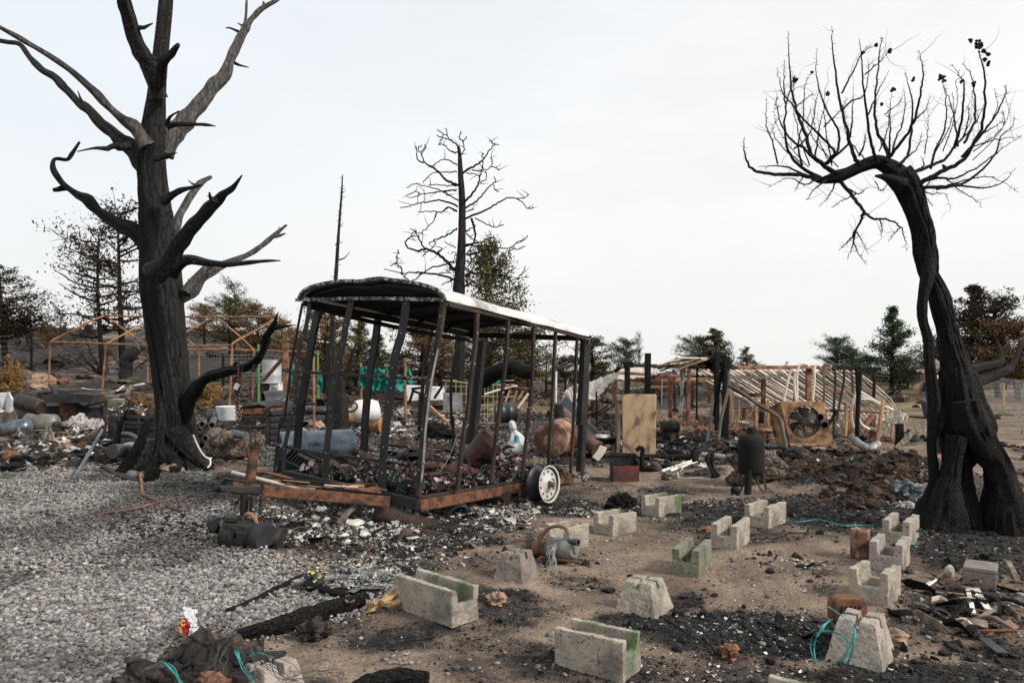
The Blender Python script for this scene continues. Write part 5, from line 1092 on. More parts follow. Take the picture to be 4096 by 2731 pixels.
junk(120,spread([(120,1010,240,60,.8),(570,980,120,30,.6),(1000,990,170,40,.7),(1600,1040,280,34,.8),(1750,1010,260,30,.6),(1950,1060,160,36,.6)],-12,8,8,20),'yard_scrap','twisted burnt scrap strewn over the yard behind the trailer and trees','burnt scrap over the yard',(.15,.7),('rust_steel','charcoal','old_wood','engine','tin','pale_pipe','brown_pipe'),.15)
# things lying in and around the trailer
def solo(name,mb,mk,label,cat,group=None,**kw):
    o=mb.make(name,M[mk],None,**kw); return meta(o,label,cat,group)
def Mx_(loc,zdir,xdir=None):
    q=Vector(zdir).normalized().to_track_quat('Z','Y').to_matrix().to_4x4(); return Matrix.Translation(loc)@q
def drum(q,px,py,d,axis,r,L,mk,label,lid=None,ribs=2,name='steel_drum',cat='drum',inset=.012,group=None,open_end=False):
    c=q.w(px,py,d) if q else W(px,py,d); ax=Vector(axis).normalized(); T=thing(name,label,cat,(c.x,c.y,c.z-r),group); Mx=Mx_(c,ax)
    pr=[(r*.96,0),(r,.004),(r*1.02,.012),(r,.022)]
    for i in range(ribs): z=L*(i+1)/(ribs+1); pr+=[(r,z-.03),(r*1.06,z-.01),(r*1.06,z+.01),(r,z+.03)]
    pr+=[(r,L-.022),(r*1.02,L-.012),(r,L-.004),(r*.96,L)]
    m=MB(); V=[]
    if open_end: pr=pr+[(r*.93,L),(r*.93,.03)]; m.lathe(pr,Mx,56)
    else: m.lathe(pr,Mx,56)
    m.make('body',M[mk],T)
    m=MB(); m.lathe([(r*.955,-.001),(r*.955,.006+inset),(r*.90,.008+inset),(r*.86,inset),(r*.35,inset-.004),(r*.28,inset-.016),(r*.05,inset-.016)][::-1] if False else [(r*.955,inset+.01),(r*.90,.002),(r*.82,-.003),(r*.40,-.001),(r*.30,-.008),(r*.02,-.008)],Mx,56); m.make('end_cap',M[lid or mk],T)
    return T
drum(qC,705,460,10.4,(.88,.47,.0),.27,1.02,'galv','large dented galvanised steel drum lying on its side behind the front of the trailer','dark_steel')
# ------------------------------------------------------------------ concrete blocks
def rough_up(ob,vs):
    rm=ob.modifiers.new('r','REMESH'); rm.mode='VOXEL'; rm.voxel_size=vs; s_=ob.modifiers.new('s','SMOOTH'); s_.iterations=1
    for nm,sc_,st in (('pit',.018,.006),('chip',.11,.016)):
        tx=bpy.data.textures.get(nm) or bpy.data.textures.new(nm,'CLOUDS'); tx.noise_scale=sc_; tx.noise_depth=3; d=ob.modifiers.new(nm,'DISPLACE'); d.texture=tx; d.texture_coords='GLOBAL'; d.strength=st; d.mid_level=.55
def prism_block(near,left,right,h,chan,mk,label,web=True,kind='u',wall=.052,slot=.47,tilt=0):
    pn,pl,pr=[Vector((G(*p).x,G(*p).y)) for p in (near,left,right)]; u=pr-pn; v=pl-pn; lu,lv=u.length,v.length
    a=math.atan2(u.y,u.x); b=math.atan2(v.y,v.x); bis=(a+b)/2 if abs(a-b)<math.pi else (a+b)/2+math.pi
    b+=0 if b>a else 2*math.pi; a-=(math.pi/2-(b-a))*.36; u=Vector((math.cos(a),math.sin(a),0)); v=Vector((-math.sin(a),math.cos(a),0)); lu=min(lu,.40); lv=min(lv,.23) if (kind=='u' and chan=='R') else lv; cen=pn+u.xy*lu/2+v.xy*lv/2
    g=float(hgt(cen.x,cen.y))-.008; o=Vector((cen.x,cen.y,g)); m=MB(); Z=Vector((0,0,1))
    def P(x,y,z): return o+u*x+v*y+Z*z
    if kind=='u':
        if chan=='L': X,Y,lx,ly=v,u,lv,lu     # channel runs along v
        else: X,Y,lx,ly=u,v,lu,lv
        def P(x,y,z): return o+X*x+Y*y+Z*z
        w=wall; sl=h*(1-slot); hy=ly/2; hx=lx/2; r=.009
        # cross section (y,z) of the channel block, extruded along x
        sec=[(-hy,0),(hy,0),(hy,h),(hy-w,h),(hy-w-.006,sl+r),(hy-w-.006-r,sl),(-hy+w+.006+r,sl),(-hy+w+.006,sl+r),(-hy+w,h),(-hy,h)]; n=10; N=7
        V=[];Fc=[]
        for i in range(N):
            x=(-hx,-hx+.045,-hx+.075,0,hx-.075,hx-.045,hx)[i]
            dip=.0 if i in(0,1,N-2,N-1) else -.07
            for (y,z) in sec:
                zz=z+(dip if (z<=sl+r and z>0.01 and abs(y)<hy-.01) else 0); V.append(P(x+random.gauss(0,.0012),y+random.gauss(0,.0012),max(zz,0)+random.gauss(0,.0012)*(z>0)))
        for i in range(N-1):
            for j in range(n): a_=i*n+j; b_=i*n+(j+1)%n; Fc.append((a_,a_+n,b_+n,b_))
        m.add(V,Fc)
        for i0,fl_ in ((0,1),((N-1)*n,0)):   # end faces built from quads so that the notch stays open
            q=[(0,1,5,6),(1,2,3,4),(0,1,2,3)]
            e=[(0,6,5,1),(1,5,4),(1,4,3,2),(0,7,6),(0,9,8,7)]
            for f in e:
                f=[i0+k for k in f]; m.f.append(tuple(f if fl_ else f[::-1]))
        if web:
            for s in (-.0,):
                m.box(P(s*lx,0,(sl-.03)/2+.002),(.035,ly-2*w-.004,sl-.03),Matrix([X,Y,Z]).transposed())
        ob=m.make('concrete_block',M[mk],None,smooth=False); rough_up(ob,.0055)
    else:
        t=.62; sw=.16; lx,ly=lu/2,lv/2; S=[]
        def pt(x,y,z): k=1-(1-t)*z/h; return o+u*x*k*lx+v*y*k*ly+Z*z
        zs=h*.74; gx=[-1,-sw,sw,1]
        m2=MB(); m2.hexa([pt(-1,-1,0),pt(1,-1,0),pt(1,1,0),pt(-1,1,0),pt(-1,-1,zs),pt(1,-1,zs),pt(1,1,zs),pt(-1,1,zs)])
        m=m2
        for a0,a1 in ((-1,-sw),(sw,1)):
            for b0,b1 in ((-1,-sw),(sw,1)):
                m.hexa([pt(a0,b0,zs-.002),pt(a1,b0,zs-.002),pt(a1,b1,zs-.002),pt(a0,b1,zs-.002),pt(a0,b0,h),pt(a1,b0,h),pt(a1,b1,h),pt(a0,b1,h)])
        ob=m.make('pier_block',M[mk],None,smooth=False)
        rough_up(ob,.005)
    meta(ob,label,'concrete block','concrete blocks set out on the burnt soil'); return ob
v_=qV.s; x_=qX.s; k_=qK.s
PB=lambda *a,**k: prism_block(*a,**k)
PB(v_(615,1145),v_(222,965),v_(820,1065),.195,'L','concrete_moss','long trough-shaped block left of centre, beside the tan knotted cloth',web=False,slot=.42,wall=.04)
PB(v_(1985,1590),v_(1408,1440),v_(2145,1480),.19,'L','concrete_moss','largest trough-shaped block at bottom centre with green run-down stains at its left end',web=False,slot=.44,wall=.036)
PB(v_(1540,525),v_(1318,440),v_(1690,480),.19,'R','concrete','channel block standing directly behind the grey pump',wall=.035)
PB(v_(1905,395),v_(1745,335),v_(2058,345),.19,'R','concrete','pale channel block between the pump and the grey ash heap, char crumbs inside')
PB(k_(790,865),k_(620,790),k_(913,815),.19,'R','concrete_moss','farthest channel block, beside the grey ash heap, nearest to the red box')
PB(x_(800,340),x_(628,300),x_(882,275),.19,'R','concrete','channel block holding a lump of charcoal, at the left end of the teal string')
PB(x_(545,530),x_(335,500),x_(652,435),.19,'R','concrete','channel block with clean slot right behind the green-stained block')
PB(x_(242,740),x_(18,715),x_(385,615),.19,'R','concrete_green','channel block stained dark green with algae on its front')
PB(x_(1930,490),x_(1715,450),x_(1960,400),.20,'R','concrete','rearmost block of the row of three at right, teal string draped over it')
PB(x_(1870,700),x_(1610,650),x_(1888,600),.20,'R','concrete_pink','middle brownish block of the row of three at right, beside the rusty can')
PB(x_(1755,962),x_(1460,880),x_(1805,860),.205,'R','concrete','front pale grey block of the row of three at right',wall=.05)
PB(v_(1180,785),v_(925,745),v_(1340,715),.185,'L','concrete_dark','dark brownish pyramid pier block with cross slots in front of the pump',kind='p')
PB(v_(2245,1050),v_(1920,970),x_(20,945),.185,'L','concrete_moss','pyramid pier block at the centre, on the edge of a drift of charcoal',kind='p')
PB(x_(1725,1478),x_(1255,1350),x_(1775,1300),.215,'L','concrete','pyramid pier block at lower right with a teal cord looped around it',kind='p')
def loose_block():
    c=Vector((-.985,3.22,float(hgt(-.98,3.2)))); return c
c0=loose_block()
def inv(x,y,z=0): return (CX+F*x/y, HY-F*(z-CH)/y)
PB(inv(-.99,3.02,c0.z),inv(-1.2,3.17,c0.z),inv(-.84,3.22,c0.z),.19,'L','concrete_pink','pyramid pier block wrapped in wires beside the dark lava boulder',kind='p')
PB(inv(1.22,2.70,0),inv(.93,2.93,0),inv(1.33,2.83,0),.19,'L','concrete_moss','trough-shaped block cut off by the bottom edge, right of the green-streaked one',web=False,slot=.44,wall=.036)
# upturned hollow block at right
def upturned():
    pts=[qM.s(1705,535),qM.s(2068,585),qM.s(2150,455),qM.s(1850,430)]; g=[G(*p) for p in pts]; z=g[1].z-.01; u=(g[1]-g[0]); L=u.length; u.normalize(); u.z=0; v=Vector((-u.y,u.x,0)); o=g[0]; o.z=z; T=thing('upturned_block','dark grey hollow box-like block lying upside down among pale strips at the right edge','concrete block',(o+u*L/2),None); h=.155; D=.24; w=.03; m=MB()
    R=Matrix([u,v,Vector((0,0,1))]).transposed(); c=o+u*L/2+v*D/2
    m.box(c+Vector((0,0,h-w/2)),(L,D,w),R); m.box(c-v*(D/2-w/2)+Vector((0,0,(h-w)/2)),(L,w,h-w),R); m.box(c+v*(D/2-w/2)+Vector((0,0,(h-w)/2)),(L,w,h-w),R)
    m.make('shell',M['concrete_dark'],T,smooth=False,bevel=.008)
    m=MB(); m.box(c-u*(L/2-.05)+Vector((0,0,(h-w)/2)),(.03,D-2*w,h-w-.002),R); m.make('end_wall',M['concrete_dark'],T,smooth=False)
upturned()
# ------------------------------------------------------------------ generic small builders
def strip(q,pts,w,t,mk,label,cat='metal strip',name='metal_strip',d=None,lift=.01,wd=(0,0,1),grp=None,flat=True,n=10,z0=None):
    "strip or bar lying on the ground along pixel points (or at distance d)"
    P=[]
    for i,(x,y) in enumerate(pts):
        p=q.g(x,y) if d is None else q.w(x,y,d if not isinstance(d,(list,tuple)) else d[0]+(d[1]-d[0])*i/(len(pts)-1)); 
        if d is None: p=p+Vector((0,0,lift+(0 if z0 is None else z0[i])))
        P.append(p)
    P=smooth_path(P,n*max(1,len(pts)-1)); m=MB(); tg=(P[-1]-P[0]).normalized(); wv=Vector((0,0,1)).cross(tg) if flat else Vector(wd)
    m.bar(P,w,t,wv); return solo(name,m,mk,label,cat,grp,bevel=min(w,t)*.2)
def pipe(q,pts,r,mk,label,cat='pipe',name='metal_pipe',d=None,lift=None,grp=None,n=8,z0=None,rough=0,r1=None):
    P=[]
    for i,(x,y) in enumerate(pts):
        if d is None: p=q.g(x,y)+Vector((0,0,(r if lift is None else lift)+(0 if z0 is None else z0[i])))
        else: p=q.w(x,y,d if not isinstance(d,(list,tuple)) else d[0]+(d[1]-d[0])*i/(len(pts)-1))
        P.append(p)
    P=smooth_path(P,n*max(1,len(pts)-1)); rr=[(r+( (r1 if r1 is not None else r)-r)*i/(len(P)-1))*(1+rough*MN.noise((i*.7,r*50,1))) for i in range(len(P))]; m=MB(); m.tube(P,rr,10,bark(r*70,.25,5) if rough else None); return solo(name,m,mk,label,cat,grp)
def rock(px,py,w,h,mk,label,name='rock',cat='rock',grp=None,amp=.35,seed=None,sink=.25,dd=1.):
    g=G(px,py); k=g.y/3048; m=MB(); m.blob(g+Vector((0,w*k*.35*dd,h*k*(.5-sink*.5))),(w*k/2,w*k/2*dd,h*k*.55),amp,1.6,4,seed=seed or px*.013); return solo(name,m,mk,label,cat,grp,ang=70)
# charred beams in the foreground
def charlog(pts,r,label,q=qO,z=None):
    P=[q.g(x,y)+Vector((0,0,rr*.8+(0 if z is None else z[i]))) for i,((x,y),rr) in enumerate(zip(pts,r))]; seg=int(sum((P[i+1]-P[i]).length for i in range(len(P)-1))/.008); S=smooth_path(P,seg); R=np.interp(np.linspace(0,1,seg+1),np.linspace(0,1,len(r)),r)
    def f(t,a,p):
        cx=math.floor(t*seg/7+.6*math.sin(a*2)); ph=(t*seg/7+.6*math.sin(a*2))%1; pa=(a*9/6.283+cx*.37)%1
        c=1-.16*max(0,1-6*min(ph,1-ph))-.13*max(0,1-5*min(pa,1-pa)); return c+.14*MN.noise((math.cos(a)*2,math.sin(a)*2,t*9))+.05*MN.noise((a*4,t*60,2))
    m=MB(); m.tube(S,list(R),54,f); return solo('charred_beam',m,'char_alligator',label,'beam',None,ang=50)
charlog([(880,810),(1150,770),(1400,690),(1650,600),(1890,530)],[.035,.05,.055,.05,.042],'long charred beam with deep square cracks running from the lava boulder to the tan cloth')
charlog([(1700,1260),(1900,1220),(2150,1180),(2380,1180)],[.02,.045,.05,.04],'short charred beam with cubed cracks at the bottom edge of the photo')
pipe(qO,[(800,592),(900,560),(1050,490),(1150,435),(1250,390),(1400,310)],.016,'charcoal','thin charred pole reaching from the pebbles up to the burnt round table top','pole','charred_pole',rough=.5)
# burnt round board with yellow scraps
M['ash_bed']=mat('ash_bed',[(.015,.015,.015),(.07,.07,.07),(.22,.22,.21),(.42,.41,.36)],scale=13,rough=.95,bump=1,bs=40,pos=[.36,.46,.56,.68])
def table_top():
    c=G(*qO.s(1800,345)); k=c.y/3048; T=thing('burnt_table_top','burnt round table top covered with grey ash and yellow scraps','table top',c); m=MB(); n=44; V=[];Fc=[]
    def r(a): return 1+.10*math.sin(3*a+1)+.07*math.sin(7*a)
    rx,ry=.335,.36
    for z,s in ((.0,.97),(.035,1.),(.05,.97)):
        for i in range(n): a=2*math.pi*i/n; V.append(c+Vector((rx*r(a)*s*math.cos(a),ry*r(a)*s*math.sin(a),z+.018*math.sin(2*a))))
    for q in range(2):
        for i in range(n): a=q*n+i;b=q*n+(i+1)%n; Fc.append((a,b,b+n,a+n))
    Fc.append(tuple(2*n+i for i in range(n))); m.add(V,Fc); m.make('board',M['char_alligator'],T)
    m=MB(); m.blob(c+Vector((0,0,.045)),(rx*.93,ry*.93,.022),.35,4,5,seed=3); m.make('ash_layer',M['ash_bed'],T)
    rng=random.Random(2); P=[];n=1300
    for i in range(n):
        a=rng.uniform(0,6.28); q=math.sqrt(rng.random())*.93; P.append((c.x+rx*q*math.cos(a),c.y+ry*q*math.sin(a),c.z+.05+rng.random()*.022))
    P=np.array(P); sc=np.clip(RNG.lognormal(math.log(.0085),.5,n),.003,.025); col=grey(n,.25,1.2); y_=RNG.random(n); col[y_<.40]*=.15; col[y_>.955]=np.array([1.9,1.15,.12]); col[(y_>.72)&(y_<=.93)]=np.array([1.3,1.25,1.0])
    o=scatter('ash_cover',FLK,P-np.array(c),sc[:,None]*RNG.uniform(.6,1.5,(n,3)),rot_batch(n,.5),col,M['ash'],None,None,smooth=False); o.parent=T
table_top()
# tan knotted cloth
def cloth():
    T=thing('knotted_cloth','tan synthetic cloth twisted in a knot against the end of a concrete block','cloth',G(*qO.s(2050,560))); rng=random.Random(1)
    def fold(pts,w,tw,z,nm):
        P=smooth_path([qO.g(x,y)+Vector((0,0,zz)) for (x,y),zz in zip(pts,z)],22); G_=[]
        for i,p in enumerate(P):
            tg=(P[min(i+1,22)]-P[max(i-1,0)]).normalized(); sdir=tg.cross(Vector((0,0,1))).normalized(); up=Vector((0,0,1)); ww=np.interp(i/22,np.linspace(0,1,len(w)),w); a=tw[0]+(tw[1]-tw[0])*i/22; row=[]
            for j in range(15):
                u=j/14*2-1; row.append(p+(sdir*math.cos(a)+up*math.sin(a))*u*ww+(up*math.cos(a)-sdir*math.sin(a))*(.022*math.sin(u*7+i*.3)+.012*MN.noise((u*3,i*.2,1))))
            G_.append(row)
        m=MB(); m.sheet(G_,.004); m.make(nm,M['strap_tan'],T,ang=80)
    d=4.42
    def patch(c,e0,e1,w0,nm,sd,n=16,bul=.03):
        C0=qO.w(*c,d-.06); A=qO.w(*e0,d+.03); B=qO.w(*e1,d-.05); G_=[]
        for i in range(n+1):
            u=i/n; row=[]
            for k_ in range(n+1):
                v=k_/n; a=C0+Vector((0,0,.5-v))*w0; b=A.lerp(B,v); p=a.lerp(b,u); f=math.sin(v*9+sd)*.016*u+MN.noise((u*3+sd,v*5,1))*.018; p+=Vector((f*.4,-f-bul*math.sin(math.pi*u),f*.5)); row.append(p)
            G_.append(row)
        m=MB(); m.sheet(G_,.003); m.make(nm,M['strap_tan'],T,ang=80)
    patch((1990,510),(2110,375),(2190,520),.03,'fan',1); patch((1990,500),(2120,380),(2150,470),.02,'upper_fold',3,bul=.05); patch((2000,520),(1890,470),(1880,592),.035,'tail',5); patch((1985,500),(1900,490),(1960,480),.02,'knot_fold',7,bul=.06); patch((1800,490),(1680,515),(1740,480),.01,'scrap',2)
cloth()
# plastic bag with red print
def redbag():
    g=G(*qO.s(560,790)); T=thing('plastic_bag','crumpled clear and white plastic bag with a red panel and yellow lettering on the pebbles','bag',g); d=g.y
    def sh(quad,mk,nm,amp=.02,n=16,seed=0,bulge=.05):
        a,b,c,e=[qO.w(x,y,d+o) for x,y,o in quad]; G_=[]
        for i in range(n+1):
            r=[]
            for j in range(n+1):
                u,v=i/n,j/n; p=a.lerp(b,u).lerp(e.lerp(c,u),v); p+=Vector((MN.noise((u*4+seed,v*4,1)),-bulge*math.sin(math.pi*u)*math.sin(math.pi*v)*2+MN.noise((u*4+seed,v*4,5)),MN.noise((u*5+seed,v*5,9))*.6))*amp if amp else Vector(); r.append(p)
            G_.append(r)
        m=MB(); m.sheet(G_,.002); return m.make(nm,M[mk],T,ang=80)
    sh([(460,540,.1),(520,550,.1),(560,700,0),(470,620,0)],'bag_white','neck',.014,seed=1); sh([(470,615,-.01),(515,700,-.03),(500,790,-.03),(410,700,-.01)],'bag_red','red_panel',.01,seed=2)
    sh([(505,700,-.02),(560,690,.0),(560,560,.08),(500,560,.08)],'bag_white','side',.014,seed=3); sh([(505,705,-.03),(620,695,-.02),(700,745,.0),(500,790,-.04)],'bag_white','base',.016,seed=4,bulge=1.2)
    # yellow swirl and lettering
    P=[qO.w(455+14*math.cos(a),668+20*math.sin(a),d-.055) for a in np.linspace(.5,5.6,14)]; m=MB(); m.tube(P,.004,5); m.make('printed_emblem',M['yellow_print'],T)
    for k,pts in enumerate([[(420,700),(440,705)],[(436,702),(430,712)],[(428,718),(446,716)],[(424,725),(434,733),(448,726)],[(430,742),(446,738)]]):
        m=MB(); m.tube([qO.w(x,y,d-.055) for x,y in pts],.003,5); m.make('printed_letter',M['yellow_print'],T)
redbag()
# lava boulder with tangled wires at the bottom left
def boulder():
    c=W(800,2731,3.05); c.z=0; T=thing('lava_boulder','big dark lava boulder with orange-brown inside at the bottom edge','rock',(c.x,c.y,0)); m=MB()
    m.blob(Vector((-1.30,3.10,.06)),(.25,.24,.20),.6,2.2,5,seed=4); m.blob(Vector((-1.16,3.26,.05)),(.15,.13,.16),.5,2.6,4,seed=9); m.make('stone',M['lava'],T,ang=80)
    m=MB(); m.blob(Vector((-1.17,2.98,.06)),(.15,.12,.13),.45,2.2,4,seed=7); m.make('broken_face',M['red_rock'],T,ang=80)
boulder()
def wirebundle(name,label,curves,mk,r,cat='wire',n=3,jit_=.012,parent=None):
    T=thing(name,label,cat,curves[0][0]); rng=random.Random(len(curves)*3+n)
    for cv in curves:
        for k in range(n):
            o=Vector((rng.gauss(0,jit_),rng.gauss(0,jit_),abs(rng.gauss(0,jit_)))); m=MB(); m.tube([p+o*(1+.5*math.sin(i*.4+k)) for i,p in enumerate(smooth_path(cv,26))],r,5); m.make('strand',M[mk],T)
    return T
w=lambda x,y,d:qO.w(x,y,d)
wirebundle('wire_tangle','loose loops of thin grey wire springing over the lava boulder and pier block',[[w(800,780,3.3),w(900,900,3.1),w(1050,980,3.0),w(1250,1090,2.95),w(1420,1160,2.9)],[w(870,830,3.2),w(940,880,3.05),w(1000,1000,3.0),w(1080,1160,2.9)],[w(960,960,3.1),w(980,830,3.15),w(1060,900,3.05),w(1150,1080,2.95),w(1250,1150,2.9)],[w(740,870,3.0),w(720,980,2.95),w(700,1150,2.9)],[w(1290,1120,2.95),w(1450,1060,3.0),w(1600,1060,3.0),w(1690,1100,2.95),w(1650,1180,2.9)],[w(1240,1140,2.9),w(1400,1110,2.95),w(1560,1130,2.95),w(1640,1190,2.9)]],'wire',.0011,n=4)
wirebundle('teal_string','frayed teal string over the lava boulder at the bottom edge',[[w(880,890,3.05),w(900,960,3.0),w(940,1040,2.95),w(1020,1150,2.9)],[w(210,1040,3.0),w(280,980,2.95),w(340,1010,2.9),w(400,1080,2.86),w(440,1150,2.85)],[w(960,925,3.15),w(1050,905,3.15),w(1160,940,3.1)]],'teal_rope',.0015,'string',n=4,jit_=.004)
g_=lambda q,x,y,z=.006:q.g(x,y)+Vector((0,0,z))
wirebundle('teal_string','teal cord looped around the pier block at lower right',[[qX.w(1270,960,3.95),qX.w(1360,1020,3.7),qX.w(1450,1090,3.5),qX.w(1485,1160,3.45),qX.w(1450,1280,3.42),qX.w(1380,1390,3.42),qX.w(1320,1420,3.5)],[qX.w(1440,1260,3.44),qX.w(1380,1190,3.48),qX.w(1260,1155,3.58),qX.w(1180,1190,3.65),qX.w(1155,1290,3.68),qX.w(1180,1400,3.62),qX.w(1250,1445,3.58)],[qX.w(1290,1060,3.8),qX.w(1230,1120,3.75),qX.w(1180,1200,3.7)],[qX.w(1480,1140,3.45),qX.w(1470,1280,3.42),qX.w(1440,1380,3.45),qX.w(1400,1440,3.5)]],'teal_rope',.0018,'string',n=4,jit_=.004)
wirebundle('teal_string','teal string snaking across the soil toward the rear block of the row of three',[[g_(qX,890,255),g_(qX,960,280),g_(qX,1060,285),g_(qX,1180,268),g_(qX,1290,290),g_(qX,1400,320),g_(qX,1550,315),g_(qX,1650,325),g_(qX,1720,345)]],'teal_rope',.0022,'string',n=3,jit_=.006)
wirebundle('teal_string','short teal string end hanging at the right side of the rear block',[[qX.w(2012,335,6.1),g_(qX,1990,390),g_(qX,1975,430),g_(qX,1958,470)]],'teal_rope',.004,'string',n=3,jit_=.004)
wirebundle('teal_string','frayed teal string on black soil right of the row of three blocks',[[g_(qX,2065,490),g_(qX,2110,505),g_(qX,2160,540),g_(qX,2210,580)],[g_(qX,2180,560),g_(qX,2230,535),g_(qX,2260,520)]],'teal_rope',.0026,'string',n=3,jit_=.006)
# rusty can and rusty plate
def can():
    g=G(*qX.s(1530,565)); T=thing('rusty_can','upright rusty square can with torn top left of the row of three blocks','can',g); k=g.y/3048; m=MB(); wd_=.115*k*0+.125; h=.215; R=rot('Z',18)
    V=[];Fc=[];n=24
    for i,z in enumerate(np.linspace(0,h,9)):
        for j in range(n): a=2*math.pi*j/n; c,s=math.cos(a),math.sin(a); r=(abs(c)**5+abs(s)**5)**(-1/5); V.append(g+R@Vector((c*r*.062,s*r*.045,z))+Vector((MN.noise((j*.5,z*9,0)),MN.noise((j*.5,z*9,4)),0))*.005+Vector((0,0,.012*MN.noise((j*.7,0,2)) if i==8 else 0)))
    for i in range(8):
        for j in range(n): a=i*n+j;b=i*n+(j+1)%n; Fc.append((a,b,b+n,a+n))
    m.add(V,Fc); o=m.make('body',M['drum_rust'],T); s_=o.modifiers.new('t','SOLIDIFY'); s_.thickness=.004
    m=MB(); m.blob(g+Vector((0,0,h-.02)),(.05,.035,.02),.4,3,2,seed=2); m.make('ash_fill',M['ash_trim'],T); m=MB(); m.bar([g+Vector((-.03,0,h-.01)),g+Vector((-.035,0,h+.05))],[.02,.003],.003,(1,0,0)); m.make('torn_lip',M['panel_yellow'],T)
can()
def fplate():
    g=qX.g(1460,1060); T=thing('rusty_casing','rounded rusty sheet casing standing behind the pier block with the teal cord','casing',g); c=qX.w(1450,1005,3.98)
    V=[];n=28
    def ring(s,y,dz=0): return [c+Vector((s*.090*math.copysign(abs(math.cos(a))**.5,math.cos(a)),y,s*.078*math.copysign(abs(math.sin(a))**.55,math.sin(a))+dz)) for a in [2*math.pi*i/n for i in range(n)]]
    m=MB(); rs=[ring(.93,-.008),ring(1,0),ring(1,.075),ring(.9,.085)]; V=sum(rs,[]); Fc=[(k*n+i,k*n+(i+1)%n,(k+1)*n+(i+1)%n,(k+1)*n+i) for k in range(3) for i in range(n)]+[tuple(range(n-1,-1,-1)),tuple(3*n+i for i in range(n))]
    m.add(V,Fc); m.make('shell',M['bright_rust'],T); m=MB()
    for i in range(5): m.box(c+Vector((-.046+.023*i,-.012,-.005)),(.005,.008,.09))
    m.make('ribs',M['rust_steel'],T)
fplate()
# strips and scraps at the right edge
for pts,wd_,mk,lb in [([(1200,585),(1450,605),(1730,630)],.032,'old_wood','long pale weathered strip lying in front of the upturned hollow block'),
    ([(1755,555),(1790,690),(1820,830)],.026,'conduit','short pale strip standing across the long one, nearest the bottom of the heap'),
    ([(1800,480),(1870,600),(1960,760),(2005,790)],.036,'conduit','bent pale channel strip leaning from the upturned hollow block toward the camera'),
    ([(1370,730),(1500,690),(1680,680)],.022,'bright_rust','rust-red strip just below the long pale strip'),
    ([(1540,730),(1750,770),(1990,820)],.018,'bright_rust','thin rust-red bar crossing under the two short pale strips'),
    ([(1380,850),(1450,790),(1600,800),(1760,830),(1920,860)],.016,'old_wood','curled grey wooden sliver left of the short pale strips'),
    ([(1500,800),(1560,840),(1640,915)],.014,'old_wood','short curled sliver below the curled grey one'),
    ([(1560,975),(1800,1000),(2050,1010),(2230,1005)],.016,'bright_rust','long rusty rod lying lowest in the scrap heap at right'),
    ([(1870,890),(1980,820),(2120,740)],.03,'concrete_dark','dark flat slat slanting up at the right of the scrap heap'),
    ([(1290,560),(1390,490)],.03,'conduit','small pale chip beside the left end of the long pale strip'),
    ([(1420,460),(1530,390)],.026,'old_wood','grey chip below the cream-coloured lump at right'),
    ([(2120,470),(2230,480),(2352,500)],.02,'old_wood','dark thin slat at the right edge beside the upturned hollow block'),
    ([(1930,1090),(2010,1160),(2130,1250)],.055,'plastic_black','black burnt shoe-like scrap at the far lower right')]:
    strip(qM,pts,wd_,.008,mk,lb,grp=None,lift=.02)
strip(qM,[(2180,250),(2230,340),(2290,470)],.035,.02,'old_wood','grey weathered board end leaning beside the upturned hollow block',d=(5.0,4.75),flat=False,wd=(1,0,0),name='board',cat='board')
strip(qM,[(1540,440),(1535,580)],.012,.012,'bright_rust','short rusty stake standing in the scrap heap at right',d=(4.65,4.65),flat=False,wd=(1,0,0),name='metal_stake',cat='stake')
m=MB(); m.box(qM.g(2215,950)+Vector((0,0,.02)),(.045,.06,.012),rot('X',30)@rot('Z',20)); solo('rusty_plate',m,'orange_pipe','small orange rusty plate at the lower right','plate',bevel=.002)
m=MB(); m.blob(qM.g(1568,400)+Vector((0,0,.03)),(.032,.03,.045),.2,2,3,seed=3); solo('burnt_lump',m,'insulation','cream-coloured rounded lump left of the upturned hollow block','lump')
rock(*qX.s(1840,1280),100,62,'tan_rock','light brown porous stone right of the pier block with the teal cord',amp=.45,seed=3.3)
rock(*qX.s(300,370),60,26,'red_rock','small orange stone between two channel blocks at centre',seed=5)
rock(*qV.s(970,950),75,52,'tan_rock','small crumbly brown stone right of the long trough block',seed=6,amp=.6)
rock(*qO.s(1470,810),110,80,'lava','dark reddish lava stone lying against the long charred beam',seed=8,amp=.5)
rock(*qO.s(960,770),80,36,'tan_rock','low sandy clod between the charred beam and the pebbles',seed=9,amp=.6)
rock(*qX.s(500,1370),70,50,'red_rock','orange crumbled brick lumps in the foreground centre right',seed=10,amp=.7)
rock(*qO.s(955,352),40,18,'brown_rock','small flat brown stone alone on the pebbles',seed=11)
for i,(x,y) in enumerate([(2045,965),(2075,990),(2095,940),(2120,985),(2150,970),(2165,995),(2190,965),(2200,990),(2100,985)]): 
    g=qO.g(x,y); m=MB(); m.blob(g+Vector((0,0,.006)),(.013,.010,.008),.15,2,2,seed=i); meta(m.make('pebble',M['concrete_dark'],None),'smooth grey pebble in the little cluster on bare soil at bottom centre','pebble','cluster of smooth grey pebbles')
